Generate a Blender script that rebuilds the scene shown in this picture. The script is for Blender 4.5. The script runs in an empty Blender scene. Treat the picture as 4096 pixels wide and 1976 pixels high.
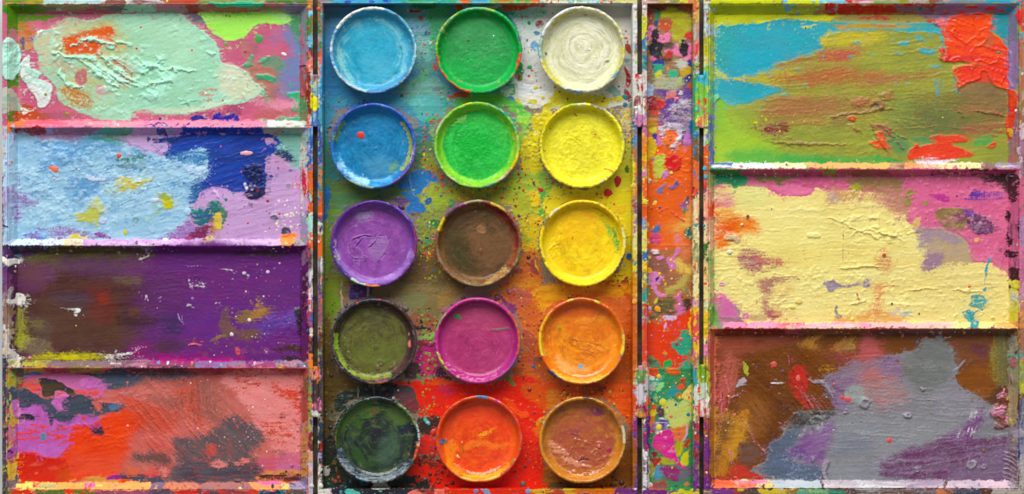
import bpy, math, random
import numpy as np

# ------------------------------------------------------------------ camera, light, exposure
K = 0.356 / 4096          # metres per plan unit; the plan is 4096 x 1976 units, y down
CX, CY = 2048.0, 988.0    # the plan point right under the camera
ZT = 0.0105               # height of the rims above the table
DIST = 0.80               # camera height above the rims
scene = bpy.context.scene
cam_d = bpy.data.cameras.new('camera')
cam = bpy.data.objects.new('camera', cam_d)
scene.collection.objects.link(cam)
cam.location = (0, 0, ZT + DIST)
cam_d.sensor_width = 36.0
cam_d.sensor_fit = 'HORIZONTAL'
cam_d.lens = 36.0 * DIST / (4096 * K)
cam_d.clip_start = 0.05
cam_d.clip_end = 50
scene.camera = cam

world = bpy.data.worlds.new('World')
scene.world = world
world.use_nodes = True
wbg = world.node_tree.nodes['Background']
wbg.inputs['Color'].default_value = (0.97, 0.985, 1.0, 1)
wbg.inputs['Strength'].default_value = 0.24


def lamp(name, loc, target, sx, sy, energy, col):
    d = bpy.data.lights.new(name, 'AREA')
    d.shape = 'RECTANGLE'
    d.size, d.size_y, d.energy, d.color = sx, sy, energy, col
    o = bpy.data.objects.new(name, d)
    scene.collection.objects.link(o)
    o.location = loc
    v = [t - l for t, l in zip(target, loc)]
    from mathutils import Vector
    o.rotation_euler = Vector(v).to_track_quat('-Z', 'Y').to_euler()
    return o


lamp('window_light', (-0.12, 1.02, 0.95), (0, 0, 0), 1.3, 0.8, 28.5, (1.0, 0.985, 0.96))
scene.view_settings.view_transform = 'Standard'
scene.view_settings.look = 'None'
scene.view_settings.exposure = 0.0
scene.view_settings.gamma = 1.0
scene.render.engine = 'CYCLES'

# ------------------------------------------------------------------ plan -> place
def place(px, py, z):
    f = K * (1.0 + (ZT - z) / DIST)
    return (px - CX) * f, (CY - py) * f


# ------------------------------------------------------------------ noise
_rng = np.random.default_rng(11)
TAB = _rng.random((256, 256)).astype(np.float32)
random.seed(5)


def vnoise(x, y, seed=0):
    xi = np.floor(x).astype(np.int32); yi = np.floor(y).astype(np.int32)
    fx = (x - xi).astype(np.float32); fy = (y - yi).astype(np.float32)
    fx = fx * fx * (3 - 2 * fx); fy = fy * fy * (3 - 2 * fy)
    ox, oy = seed * 37 % 251, seed * 91 % 241
    x0 = (xi + ox) & 255; x1 = (xi + ox + 1) & 255
    y0 = (yi + oy) & 255; y1 = (yi + oy + 1) & 255
    a = TAB[x0, y0] * (1 - fx) + TAB[x1, y0] * fx
    b = TAB[x0, y1] * (1 - fx) + TAB[x1, y1] * fx
    return a * (1 - fy) + b * fy


def fbm(x, y, scale, octs=3, seed=0):
    t = 0.0; amp = 1.0; s = 0.0
    c, n = math.cos(0.6), math.sin(0.6)
    x = x / scale; y = y / scale
    for k in range(octs):
        t = t + amp * vnoise(x, y, seed + k * 13)
        s += amp; amp *= 0.55
        x, y = (c * x - n * y) * 2.03 + 5.1, (n * x + c * y) * 2.03 + 1.7
    return t / s


def streaks(x, y, ang, width, length, seed=0, octs=2):
    a = math.radians(ang)
    u = x * math.cos(a) - y * math.sin(a)     # along the stroke (angle counter-clockwise from +x, plan y down)
    v = x * math.sin(a) + y * math.cos(a)
    v = v + 0.35 * length * 0.12 * (vnoise(x / (length * .9), y / (length * .9), seed + 3) - .5)
    t = vnoise(u / length, v / width, seed)
    if octs > 1:
        t = .62 * t + .38 * vnoise(u / (length * .5) + 9.1, v / (width * .45) + 4.2, seed + 7)
    return t


def sstep(a, b, t):
    t = np.clip((t - a) / (b - a), 0, 1)
    return t * t * (3 - 2 * t)


def lin(hexcol):
    h = hexcol.lstrip('#')
    c = np.array([int(h[i:i + 2], 16) / 255 for i in (0, 2, 4)])
    return np.where(c <= .04045, c / 12.92, ((c + .055) / 1.055) ** 2.4).astype(np.float32)


# ------------------------------------------------------------------ paint film: a sheet of colour and thickness laid over the box
STEP = 2.0
NW, NH = int(4120 / STEP) + 1, int(2000 / STEP) + 1
OFF = 12.0                                     # the sheet starts at plan (-12, -12)


class Film:
    def __init__(self, base):
        self.c = np.empty((NH, NW, 3), np.float32); self.c[:] = lin(base)
        self.h = np.zeros((NH, NW), np.float32)


def sample(arr, px, py):
    gx = np.clip((px + OFF) / STEP, 0, NW - 1.001); gy = np.clip((py + OFF) / STEP, 0, NH - 1.001)
    xi = gx.astype(np.int32); yi = gy.astype(np.int32)
    fx = (gx - xi).astype(np.float32); fy = (gy - yi).astype(np.float32)
    if arr.ndim == 3:
        fx = fx[..., None]; fy = fy[..., None]
    return (arr[yi, xi] * (1 - fx) + arr[yi, xi + 1] * fx) * (1 - fy) + (arr[yi + 1, xi] * (1 - fx) + arr[yi + 1, xi + 1] * fx) * fy


BOX = Film('#8a7a6a')      # paint on the box itself
PAN = Film('#888888')      # paint in and on the pans
cur = BOX
fr = [0.0, 0.0, 1.0]       # frame: offset and scale of the coordinates given below
_seed = [100]
SOFT = [1.0]     # how soft the washes are


def F(ox, oy, s):
    fr[:] = [ox, oy, s]


def film(f):
    global cur
    cur = f


def _pts(seq):
    a = np.array(seq, np.float32).reshape(-1, 2)
    return a * fr[2] + np.array(fr[:2], np.float32)


def _win(x0, y0, x1, y1):
    i0 = max(0, int((x0 + OFF) / STEP)); i1 = min(NW, int((x1 + OFF) / STEP) + 2)
    j0 = max(0, int((y0 + OFF) / STEP)); j1 = min(NH, int((y1 + OFF) / STEP) + 2)
    if i1 - i0 < 2 or j1 - j0 < 2:
        return None
    X, Y = np.meshgrid(np.arange(i0, i1, dtype=np.float32) * STEP - OFF, np.arange(j0, j1, dtype=np.float32) * STEP - OFF)
    return slice(j0, j1), slice(i0, i1), X, Y


def _round(p):
    n = len(p); out = []
    for i in range(n):
        a, b, c, d = p[i - 1], p[i], p[(i + 1) % n], p[(i + 2) % n]
        out.append(b)
        out.append((-a + 9 * b + 9 * c - d) / 16)
    return np.array(out, np.float32)


def _sdf(poly, X, Y):
    """signed distance to a polygon, negative inside: worked out on a coarse grid, then interpolated"""
    size = max(np.ptp(poly[:, 0]), np.ptp(poly[:, 1]))
    cs = float(min(8.0, max(2.0, size / 24)))
    x0, y0 = X.min() - cs, Y.min() - cs
    gx = np.arange(x0, X.max() + 2 * cs, cs, dtype=np.float32); gy = np.arange(y0, Y.max() + 2 * cs, cs, dtype=np.float32)
    GX, GY = np.meshgrid(gx, gy)
    best = np.full(GX.shape, 1e12, np.float32); inside = np.zeros(GX.shape, bool)
    n = len(poly)
    for i in range(n):
        ax, ay = poly[i]; bx, by = poly[(i + 1) % n]
        ex, ey = bx - ax, by - ay
        L = ex * ex + ey * ey + 1e-9
        t = np.clip(((GX - ax) * ex + (GY - ay) * ey) / L, 0, 1)
        best = np.minimum(best, (GX - ax - t * ex) ** 2 + (GY - ay - t * ey) ** 2)
        if ay != by:
            cr = ((ay > GY) != (by > GY)) & (GX < (bx - ax) * (GY - ay) / (by - ay) + ax)
            inside ^= cr
    d = np.sqrt(best); d[inside] *= -1
    ux = np.clip((X - x0) / cs, 0, len(gx) - 1.001); uy = np.clip((Y - y0) / cs, 0, len(gy) - 1.001)
    xi = ux.astype(np.int32); yi = uy.astype(np.int32); fx = ux - xi; fy = uy - yi
    return (d[yi, xi] * (1 - fx) + d[yi, xi + 1] * fx) * (1 - fy) + (d[yi + 1, xi] * (1 - fx) + d[yi + 1, xi + 1] * fx) * fy


def _lay(sl, X, Y, sd, col, f, o, dry, ang, h, c2, mx, edge, sw, sl_len, gap):
    s = _seed[0]
    if dry:
        n = .4 * streaks(X, Y, ang, sw * .75, sl_len, s + 5) + .3 * fbm(X, Y, 5.5, 2, s + 6) + .3 * fbm(X, Y, 26, 3, s + 8)
        sd = sd + dry * 3.0 * (n - .5)
        f = max(f, dry * .16)
    m = sstep(f, -f, sd)
    if gap:
        n = .6 * streaks(X, Y, ang, sw, sl_len, s + 15) + .4 * fbm(X, Y, 7, 2, s + 16)
        m = m * sstep(gap - .07, gap + .07, n)
    base = lin(col)
    cc = np.broadcast_to(base, X.shape + (3,))
    if c2 is not None:
        n = .6 * streaks(X, Y, ang, sw * 1.7, sl_len * 1.6, s + 25) + .4 * fbm(X, Y, 46, 3, s + 26)
        t = sstep(mx - .16, mx + .16, 1 - n)[..., None]
        cc = cc * (1 - t) + lin(c2) * t
    a = (m * o * (1 - .12 * vnoise(X / 21, Y / 21, s + 33)))[..., None] if o < 1 else m[..., None]
    C = cur.c[sl]; C += (cc - C) * a
    if h:
        tex = .75 + .5 * fbm(X, Y, 16, 2, s + 41)
        cur.h[sl] += h * m * tex
        if not edge and dry <= 6 and f <= 4 and h >= .5:
            edge = 1.1
        if edge:
            cur.h[sl] += edge * np.exp(-((sd + 3) / 5.0) ** 2)


def P(col, seq, w=7, f=2, o=1, dry=0, ang=0, h=.5, c2=None, mx=.5, edge=0, ws=34, sw=5, sl=60, gap=0, rnd=True):
    """a patch of paint with a wandering outline"""
    _seed[0] += 53
    s = _seed[0]
    f = max(min(f, 2), f * SOFT[0])
    p = _pts(seq)
    if rnd and len(p) > 3:
        p = _round(p)
    pad = w + f + dry * 1.4 + 6
    W = _win(p[:, 0].min() - pad, p[:, 1].min() - pad, p[:, 0].max() + pad, p[:, 1].max() + pad)
    if W is None:
        return
    j, i, X, Y = W
    if w:
        XX = X + 2.2 * w * (fbm(X, Y, ws, 3, s) - .5); YY = Y + 2.2 * w * (fbm(X, Y, ws, 3, s + 1) - .5)
    else:
        XX, YY = X, Y
    sd = _sdf(p, XX, YY)
    _lay((j, i), X, Y, sd, col, f, o, dry, ang, h, c2, mx, edge, sw, sl, gap)


def S(col, seq, wd, w=3, f=1.5, o=1, dry=0, h=.6, c2=None, taper=True, gap=0, ang=0):
    """a stroke along a line, wd wide"""
    p = _pts(seq); wd = wd * fr[2]
    _seed[0] += 53
    s = _seed[0]
    pad = wd + w + f + dry * 1.4 + 6
    W = _win(p[:, 0].min() - pad, p[:, 1].min() - pad, p[:, 0].max() + pad, p[:, 1].max() + pad)
    if W is None:
        return
    j, i, X, Y = W
    XX = X + 2.2 * w * (fbm(X, Y, 18, 2, s) - .5); YY = Y + 2.2 * w * (fbm(X, Y, 18, 2, s + 1) - .5)
    best = np.full(X.shape, 1e9, np.float32)
    n = len(p) - 1
    for q in range(n):
        ax, ay = p[q]; bx, by = p[q + 1]
        ex, ey = bx - ax, by - ay
        t = np.clip(((XX - ax) * ex + (YY - ay) * ey) / (ex * ex + ey * ey + 1e-9), 0, 1)
        g = (q + t) / n
        r = wd * .5 * (np.sqrt(np.clip(1 - (2 * g - 1) ** 2 * .85, 0, 1)) if taper else 1)
        best = np.minimum(best, np.sqrt((XX - ax - t * ex) ** 2 + (YY - ay - t * ey) ** 2) - r)
    _lay((j, i), X, Y, best, col, f, o, dry, ang, h, c2, .5, 0, 5, 50, gap)


def E(col, x, y, rx, ry=None, **kw):
    ry = ry or rx
    q = []
    for k in range(12):
        a = k * math.pi / 6
        q += [x + rx * math.cos(a), y + ry * math.sin(a)]
    P(col, q, **kw)


def R(col, x0, y0, x1, y1, **kw):
    kw.setdefault('rnd', False)
    P(col, [x0, y0, x1, y0, x1, y1, x0, y1], **kw)


def smears(a0, a1, lst, vert):
    """dabs and drips of the neighbouring colours along a rail"""
    s = 1 / fr[2]
    for k, b in enumerate(lst):
        for _ in range(3 if vert else 1):
            o = lst[max(0, min(len(lst) - 1, k + random.choice([-2, -1, 1, 2])))]
            c = random.choice(o[2:])
            u = random.uniform(b[0], b[1]); v = random.uniform(a0, a1)
            if random.random() < .5:
                L = random.uniform(8, 34) * s; d = random.uniform(-6, 6) * s
                q = [v, u, v + d, u + L] if vert else [u, v, u + L, v + d * .5]
                S(c, q, random.uniform(4, 11) * s, w=4, dry=4, h=1.6)
            else:
                E(c, *((v, u) if vert else (u, v)), random.uniform(2, 6.5) * s, random.uniform(2, 7) * s, w=4, dry=3, h=1.4)


def bands_v(x0, x1, lst, w=7, **kw):
    """paint runs down a rail: (y0, y1, colour[, colour2])"""
    for b in lst:
        g = [random.uniform(-1, 1) * min(22 / fr[2], (b[1] - b[0]) * .3) for _ in range(4)]
        P(b[2], [x0, b[0] + g[0], x1, b[0] + g[1], x1, b[1] + g[2], x0, b[1] + g[3]], w=w * 1.3, ws=22, c2=b[3] if len(b) > 3 else None, dry=kw.get('dry', 8), ang=kw.get('ang', 90), h=.8, rnd=False)
    smears(x0, x1, lst, True)


def bands_h(y0, y1, lst, w=7, **kw):
    for b in lst:
        g = [random.uniform(-1, 1) * min(26 / fr[2], (b[1] - b[0]) * .3) for _ in range(4)]
        P(b[2], [b[0] + g[0], y0, b[1] + g[1], y0, b[1] + g[2], y1, b[0] + g[3], y1], w=w * 1.3, ws=22, c2=b[3] if len(b) > 3 else None, dry=kw.get('dry', 8), ang=kw.get('ang', 0), h=.8, rnd=False)
    smears(y0, y1, lst, False)


def spots(n, x0, y0, x1, y1, cols, r0=1.5, r1=5, h=.8):
    """fine spatter"""
    x0, y0 = x0 * fr[2] + fr[0], y0 * fr[2] + fr[1]; x1, y1 = x1 * fr[2] + fr[0], y1 * fr[2] + fr[1]
    for _ in range(n):
        r = r0 + (r1 - r0) * random.random() ** 2.5
        x = random.uniform(x0, x1); y = random.uniform(y0, y1)
        W = _win(x - r * 2 - 3, y - r * 2 - 3, x + r * 2 + 3, y + r * 2 + 3)
        if W is None:
            continue
        j, i, X, Y = W
        e = random.uniform(.75, 1.3)
        d = np.sqrt(((X - x) * e) ** 2 + ((Y - y) / e) ** 2) + r * .7 * (vnoise(X / (r + 1.5), Y / (r + 1.5), int(x)) - .5)
        m = sstep(r + 1.2, r - 1.2, d)
        cc = lin(random.choice(cols))
        C = cur.c[j, i]; C += (cc - C) * m[..., None]
        cur.h[j, i] += h * m


def relief(kind, seq, amp, scale=12, ang=0, length=80, thr=.5, f=25, w=10, col=None, o=.6):
    """thickness only: brush ridges, clumps of dried paint, cracks"""
    _seed[0] += 53
    s = _seed[0]
    p = _pts(seq)
    if len(p) > 3:
        p = _round(p)
    pad = f + w
    W = _win(p[:, 0].min() - pad, p[:, 1].min() - pad, p[:, 0].max() + pad, p[:, 1].max() + pad)
    if W is None:
        return
    j, i, X, Y = W
    XX = X + 2 * w * (fbm(X, Y, 40, 2, s) - .5); YY = Y + 2 * w * (fbm(X, Y, 40, 2, s + 1) - .5)
    m = sstep(f, -f, _sdf(p, XX, YY))
    if kind == 'brush':
        t = (streaks(XX, YY, ang, scale, length, s + 2) - .5) * sstep(.35, .65, fbm(X, Y, 110, 2, s + 7))
    elif kind == 'ridge':        # separate raised ridges along one direction
        t = .68 * sstep(thr, thr + .16, streaks(XX, YY, ang, scale * .75, length, s + 2) * .6 + .22 * fbm(X, Y, scale * 6, 2, s + 9) + .18 * vnoise(X / 5, Y / 5, s + 4))
    elif kind == 'clump':
        n = .72 * fbm(XX, YY, scale, 3, s + 2) + .28 * fbm(X, Y, scale * 4, 2, s + 5)
        t = .8 * sstep(thr, thr + .13, n) * (.6 + .8 * fbm(X, Y, scale * .4, 2, s + 8))
    elif kind == 'wrinkle':
        n = fbm(XX, YY, scale, 3, s + 2)
        t = np.exp(-((n - .5) / .035) ** 2)
    else:                        # 'grain'
        t = (.2 + .8 * fbm(X, Y, 120, 2, s + 7)) * (fbm(X, Y, scale, 2, s + 2) - .5)
    cur.h[j, i] += amp * m * t
    if col is not None:
        C = cur.c[j, i]; C += (lin(col) - C) * (o * m * np.clip(t * (1.4 if kind == 'ridge' else 1), 0, 1))[..., None]


DROPS = []      # (plan x, plan y, radius, colour, height factor): single drops, built as objects of their own


def D(x, y, r, col, hf=.32, el=1.0):
    DROPS.append((x * fr[2] + fr[0], y * fr[2] + fr[1], r * fr[2], col, hf, el))

# ------------------------------------------------------------------ paint on the left mixing lid
F(0, 0, 1)
# --- well 1: mint
F(0, 0, 1300 / 2576)
R('#c4617f', 0, 0, 2480, 1030, w=0, c2='#b85a78')
bands_h(-20, 36, [(0, 380, '#c09a3c', '#6a8a2a'), (340, 850, '#c2e2e0', '#a8ccd0'), (830, 1000, '#c9b9c8', '#8a5a48'), (1000, 1300, '#d8d0c8', '#7a5a60'), (1290, 1600, '#a8674c', '#b84a30'), (1590, 2090, '#9fb070', '#7a8a48'), (2080, 2480, '#7d7a58', '#4a7a30')])
bands_h(36, 108, [(0, 420, '#4c8a1e', '#3a7420'), (400, 700, '#50697a', '#8a8448'), (700, 1010, '#64606c', '#c08a60'), (990, 1260, '#98c8b0', '#7aa898'), (1240, 1500, '#b0627e', '#7a8a80'), (1480, 1610, '#983a28'), (1600, 2060, '#a06a4c', '#a8506a'), (2040, 2300, '#c06484', '#4c8a2a'), (2270, 2370, '#9080a8'), (2350, 2440, '#587c34', '#8a78a0')])
S('#b8567a', [280, 105, 450, 95, 700, 98, 900, 92], 22, dry=4, ang=0)
S('#a83a48', [640, 80, 760, 84, 840, 90], 14, dry=3)
P('#12a87c', [1620, 15, 1750, 20, 1900, 12, 2075, 15, 2080, 45, 2030, 72, 1960, 55, 1900, 62, 1830, 50, 1780, 66, 1720, 48], w=8, h=5, c2='#38b890')
# left wall and corner
R('#5a8f22', 60, 40, 150, 1010, w=3, c2='#4c8420')
P('#5c8a26', [140, 118, 430, 118, 400, 165, 240, 180, 140, 185], f=8, dry=10)
P('#b26030', [140, 175, 240, 180, 290, 260, 250, 400, 170, 400, 140, 330], dry=12, c2='#c07848')
P('#c07a88', [70, 240, 140, 240, 140, 330, 110, 350, 75, 310], dry=6)
P('#56607c', [165, 310, 190, 300, 195, 390, 172, 395], dry=6)
P('#5468a0', [240, 280, 300, 290, 290, 330, 240, 315], dry=8)
P('#c48a58', [200, 310, 260, 310, 255, 385, 205, 395], dry=6, c2='#a8607a')
P('#bb4a1e', [140, 840, 250, 830, 300, 880, 400, 910, 420, 960, 380, 1000, 120, 1000], dry=16, ang=10, c2='#a85030')
P('#9a5a6c', [300, 900, 480, 890, 700, 960, 400, 960], dry=14, o=.7)
P('#c66a80', [90, 690, 160, 700, 170, 800, 110, 780], dry=5)
# top-left pinks
P('#c45f7e', [230, 180, 520, 150, 520, 210, 420, 240, 290, 260], dry=18, ang=15, c2='#d0708a')
# right part: washed blue and green over the pink
P('#4a86b6', [2280, 220, 2390, 160, 2390, 720, 2310, 780, 2240, 700, 2180, 590, 2260, 480, 2310, 400, 2260, 300], f=14, dry=22, o=.9, c2='#6a7cb0', gap=.2)
P('#40804c', [2200, 110, 2390, 110, 2390, 330, 2330, 300, 2290, 200], f=16, dry=20, c2='#4a8a60')
P('#6878ac', [2100, 300, 2270, 200, 2260, 330, 2150, 330], f=20, o=.4, dry=20)
P('#7a8a72', [2050, 480, 2150, 440, 2240, 480, 2230, 560, 2170, 640, 2040, 620, 1960, 560], dry=16, ang=40, c2='#4a9070')
P('#a2685e', [1950, 540, 2060, 500, 2200, 580, 2190, 760, 2120, 780, 2010, 660], dry=20, c2='#b87468')
P('#7f78a0', [2160, 620, 2250, 600, 2290, 760, 2200, 780], f=10, dry=20, o=.7)
P('#b27a6c', [1910, 300, 1990, 330, 2040, 340, 2040, 420, 1960, 480, 1910, 400], f=5, dry=8, c2='#a86070')
P('#a85c50', [2000, 900, 2200, 840, 2380, 860, 2380, 960, 2080, 970], dry=24, o=.75, c2='#b86a70')
# lime
P('#6c5f78', [1470, 110, 1560, 115, 1620, 150, 1620, 190, 1560, 185, 1500, 150], dry=5)
P('#92df47', [1560, 100, 1800, 100, 2140, 100, 2250, 105, 2310, 140, 2300, 175, 2240, 192, 2150, 190, 2045, 190, 1985, 235, 1945, 290, 1860, 322, 1790, 324, 1710, 285, 1655, 235, 1625, 180, 1600, 140], w=4, c2='#a4e860', ang=5, mx=.4, sw=14)
P('#b4dfa8', [2080, 95, 2260, 98, 2300, 130, 2240, 180, 2190, 130], f=16, o=.6, dry=8)
P('#c0ec94', [1600, 110, 1700, 115, 1800, 160, 1700, 180], f=26, o=.35)
P('#8a5a48', [1800, 110, 1835, 125, 1815, 135], w=2, h=2)
# green flakes
for q in ([1920, 515, 1960, 485, 1985, 440, 2008, 450, 1995, 520, 1950, 540], [2030, 590, 2080, 595, 2130, 585, 2170, 610, 2150, 650, 2080, 630, 2040, 640],
          [2060, 735, 2090, 708, 2118, 770, 2120, 825, 2095, 810, 2090, 750], [2265, 760, 2300, 735, 2370, 730, 2385, 800, 2360, 880, 2300, 870, 2320, 800],
          [2040, 500, 2110, 450, 2140, 450, 2090, 490], [2040, 950, 2150, 945, 2330, 920, 2400, 940, 2400, 985, 2090, 985], [1930, 560, 1965, 570, 1955, 590]):
    P('#189e6c', q, w=8, dry=7, h=4, c2='#3fae86', gap=.2)
S('#2fae6c', [2290, 640, 2300, 700], 10)
# big mint pool
MINT = [820, 120, 1000, 110, 1250, 104, 1440, 104, 1480, 160, 1540, 200, 1600, 240, 1680, 300, 1720, 350, 1740, 420, 1742, 480, 1800, 510, 1900, 540, 1960, 580, 2000, 640, 2062, 690, 2062, 740, 1990, 790, 1900, 820, 1800, 832, 1700, 850, 1600, 880, 1480, 905, 1350, 910, 1240, 905, 1190, 880, 1120, 870, 1050, 892, 1040, 952, 940, 955, 800, 948, 700, 920, 560, 860, 480, 810, 450, 740, 440, 680, 380, 620, 320, 560, 300, 440, 260, 350, 300, 250, 420, 230, 500, 210, 520, 150, 600, 140, 700, 170, 780, 150]
P('#a2d6bc', MINT, w=5, ws=24, f=2, h=1.5, c2='#93c8a6', ang=20, edge=1)
P('#bcae6c', [420, 240, 700, 170, 980, 200, 1080, 560, 900, 760, 700, 860, 500, 780, 420, 560], f=40, dry=44, ang=-30, gap=.5, o=.8)
P('#c08078', [300, 260, 520, 240, 480, 420, 640, 560, 600, 700, 420, 600, 320, 480], f=30, dry=40, ang=-40, gap=.56, o=.7)
P('#8cc4a0', [900, 200, 1500, 160, 1720, 420, 1500, 800, 1100, 820], f=60, dry=50, gap=.52, o=.6, ang=20)
P('#c9d9bb', [1060, 880, 1300, 860, 1600, 840, 1900, 770, 2000, 780, 1700, 850, 1480, 900, 1240, 900], f=10, dry=8, o=.8)
P('#b2c2a4', [300, 260, 420, 235, 520, 150, 700, 170, 800, 160, 560, 330, 420, 460, 330, 560, 300, 440, 265, 350], f=14, dry=26, ang=30, c2='#c0b890')
P('#bfa55e', [520, 250, 640, 200, 800, 160, 900, 150, 980, 330, 940, 430, 840, 470, 900, 520, 1060, 570, 1060, 640, 960, 600, 800, 500, 600, 440, 440, 430, 420, 380], f=18, dry=26, ang=-30, o=.85, c2='#a8c090')
P('#d3531a', [540, 285, 640, 250, 760, 215, 880, 205, 890, 270, 900, 330, 940, 385, 930, 412, 860, 340, 790, 390, 830, 470, 700, 420, 580, 435, 520, 400, 500, 330], f=6, dry=14, ang=-15, c2='#cc6228', gap=.1)
P('#b2785a', [800, 430, 900, 440, 1000, 500, 1065, 560, 1030, 660, 940, 600, 860, 520], dry=20, ang=-38, gap=.42, sw=5, sl=110)
P('#b2785a', [880, 590, 960, 600, 1000, 680, 960, 690], dry=20, ang=-38, gap=.45, sw=4, sl=90)
P('#b4934e', [480, 690, 600, 690, 720, 780, 730, 850, 640, 850, 540, 800, 470, 740], dry=26, ang=-25, gap=.35, c2='#b87a3c')
P('#b86c70', [590, 600, 640, 550, 680, 560, 690, 640, 650, 682, 610, 660], w=5, h=-2)
P('#d095a4', [770, 680, 830, 700, 800, 760, 770, 740], w=4, h=-2, dry=5, gap=.25)
P('#d2d6bf', [1740, 520, 1900, 545, 1990, 640, 2050, 700, 1980, 760, 1860, 770, 1780, 740, 1720, 620], f=16, dry=14, c2='#c2cca8')
P('#b8dcb8', [1000, 200, 1400, 160, 1600, 400, 1500, 600, 1300, 520, 1100, 320], f=50, o=.35)
P('#b89080', [1600, 720, 1720, 700, 1700, 780, 1620, 780], dry=26, gap=.5)
relief('clump', [430, 250, 700, 300, 900, 340, 1100, 380, 1300, 420, 1350, 700, 1250, 800, 900, 760, 600, 560, 430, 480], 9, 26, thr=.52, col='#aee8d0', o=.9)
relief('clump', [1000, 480, 1250, 540, 1400, 600, 1350, 700, 1250, 790, 1150, 740, 1050, 600], 8, 34, thr=.47, col='#aeead2', o=.9)
for q in ([430, 415, 480, 420, 560, 450, 640, 440, 740, 470, 800, 540, 900, 600, 1000, 650, 1100, 690], [560, 370, 620, 330, 700, 300, 780, 320, 850, 350, 900, 360], [930, 325, 990, 345, 1040, 360],
          [480, 540, 470, 600, 520, 650, 600, 690, 650, 690], [800, 440, 850, 500, 940, 560, 1010, 610, 1080, 650], [620, 460, 760, 560, 860, 650, 930, 690], [1100, 470, 1150, 520, 1250, 530, 1300, 560], [1180, 660, 1260, 650, 1330, 640, 1360, 660], [1240, 440, 1280, 470, 1270, 500], [1330, 540, 1450, 555, 1540, 560], [1640, 410, 1700, 430], [1200, 500, 1160, 570]):
    S('#aee9d2', q, 26, w=9, dry=5, h=8, f=3)
for q in ([840, 470, 930, 540, 1030, 600], [860, 440, 960, 500, 1050, 580], [700, 500, 850, 600, 980, 690], [830, 540, 930, 630, 1040, 700]):
    S('#b6ead6', q, 9, w=3, h=5)
E('#a8e6ce', 875, 362, 34, 30, h=8, w=6)
E('#a8e6ce', 425, 417, 18, 12, h=6)
relief('brush', MINT, 1.6, 6, 25, 70)
relief('grain', MINT, 3.5, 9)
relief('clump', [1400, 560, 1900, 560, 2040, 720, 1700, 840, 1300, 840, 1100, 760], 5, 17, thr=.6, col='#b4e8d0', o=.7)
relief('clump', [480, 700, 1000, 700, 1020, 940, 700, 900, 520, 820], 4, 16, thr=.57, col='#b0dcc4')
relief('clump', [1380, 110, 1560, 240, 1740, 420, 1640, 440, 1350, 300], 4, 16, thr=.56)
S('#4aa888', [1420, 830, 1480, 815, 1500, 845], 9, h=3)
S('#3aa07c', [1500, 800, 1600, 800], 8, h=2, dry=3)
S('#3ea286', [1430, 760, 1500, 830], 5, h=2)
# thick mint and white on the left
P('#abe2d0', [15, 340, 70, 300, 120, 340, 162, 380, 165, 520, 130, 620, 70, 645, 15, 600], w=9, h=8, c2='#bceadb')
relief('clump', [15, 330, 160, 350, 160, 620, 40, 630], 8, 22, thr=.48)
P('#dcdedb', [165, 490, 235, 432, 235, 540, 330, 580, 300, 625, 370, 640, 420, 720, 395, 800, 352, 862, 300, 850, 285, 770, 225, 715, 190, 640, 165, 580], w=8, h=5, c2='#c4dfd6', ang=-50)
P('#a8d8c8', [190, 520, 260, 540, 330, 580, 300, 620, 220, 590], f=4, dry=7, h=4)
relief('clump', [170, 440, 320, 560, 420, 720, 340, 850, 200, 640], 5, 20, thr=.5)
S('#9a8a3a', [350, 745, 370, 738], 14)
P('#b9b8a8', [20, 700, 100, 720, 165, 820, 155, 890, 120, 880, 70, 900, 20, 900], dry=8, h=1.5, c2='#8fae9a')
P('#dcdad0', [160, 850, 225, 885, 195, 915, 175, 910], w=5, h=3)
P('#eef0ea', [295, 245, 350, 240, 330, 270, 300, 290], w=6, h=3, dry=4)
# blue splashes at the foot
P('#e46a82', [400, 945, 900, 955, 1100, 960, 700, 975, 420, 985], f=5, dry=10)
P('#7c3a5c', [1500, 900, 1650, 880, 1760, 860, 1880, 850, 1880, 920, 1600, 950], dry=26, o=.6, gap=.35)
P('#2b2a86', [1520, 928, 1585, 915, 1650, 945, 1640, 964, 1518, 964], w=7, h=1.5)
P('#2a2c96', [1680, 935, 1735, 880, 1755, 925, 1850, 895, 1886, 950, 1870, 966, 1675, 966], w=8, h=1.5)
P('#eba0b4', [2000, 800, 2200, 790, 2360, 800, 2320, 850, 2100, 860], f=14, o=.6, dry=14)
P('#d9d2d4', [2110, 985, 2420, 970, 2430, 1020, 2200, 1035, 2120, 1020], f=3, dry=9, c2='#a8d0b8', h=3)
# right wall
bands_v(2376, 2440, [(90, 570, '#9a80a6', '#7a8a90'), (560, 810, '#9c4238', '#a85a50'), (800, 1010, '#3c9464', '#8a7a50')])
for q in ([2395, 190, 2400, 260, 2390, 330], [2385, 300, 2405, 380], [2390, 440, 2395, 520, 2400, 560], [2385, 700, 2400, 760]):
    S('#c2667f', q, 26, dry=8, h=2)
S('#2a2f50', [2375, 525, 2435, 520], 16, dry=3)

# --- well 2: pale blue
F(0, 480, 1300 / 2576)
R('#b79aca', 0, 52, 2480, 1000, w=0, c2='#a98fc0')
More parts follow.
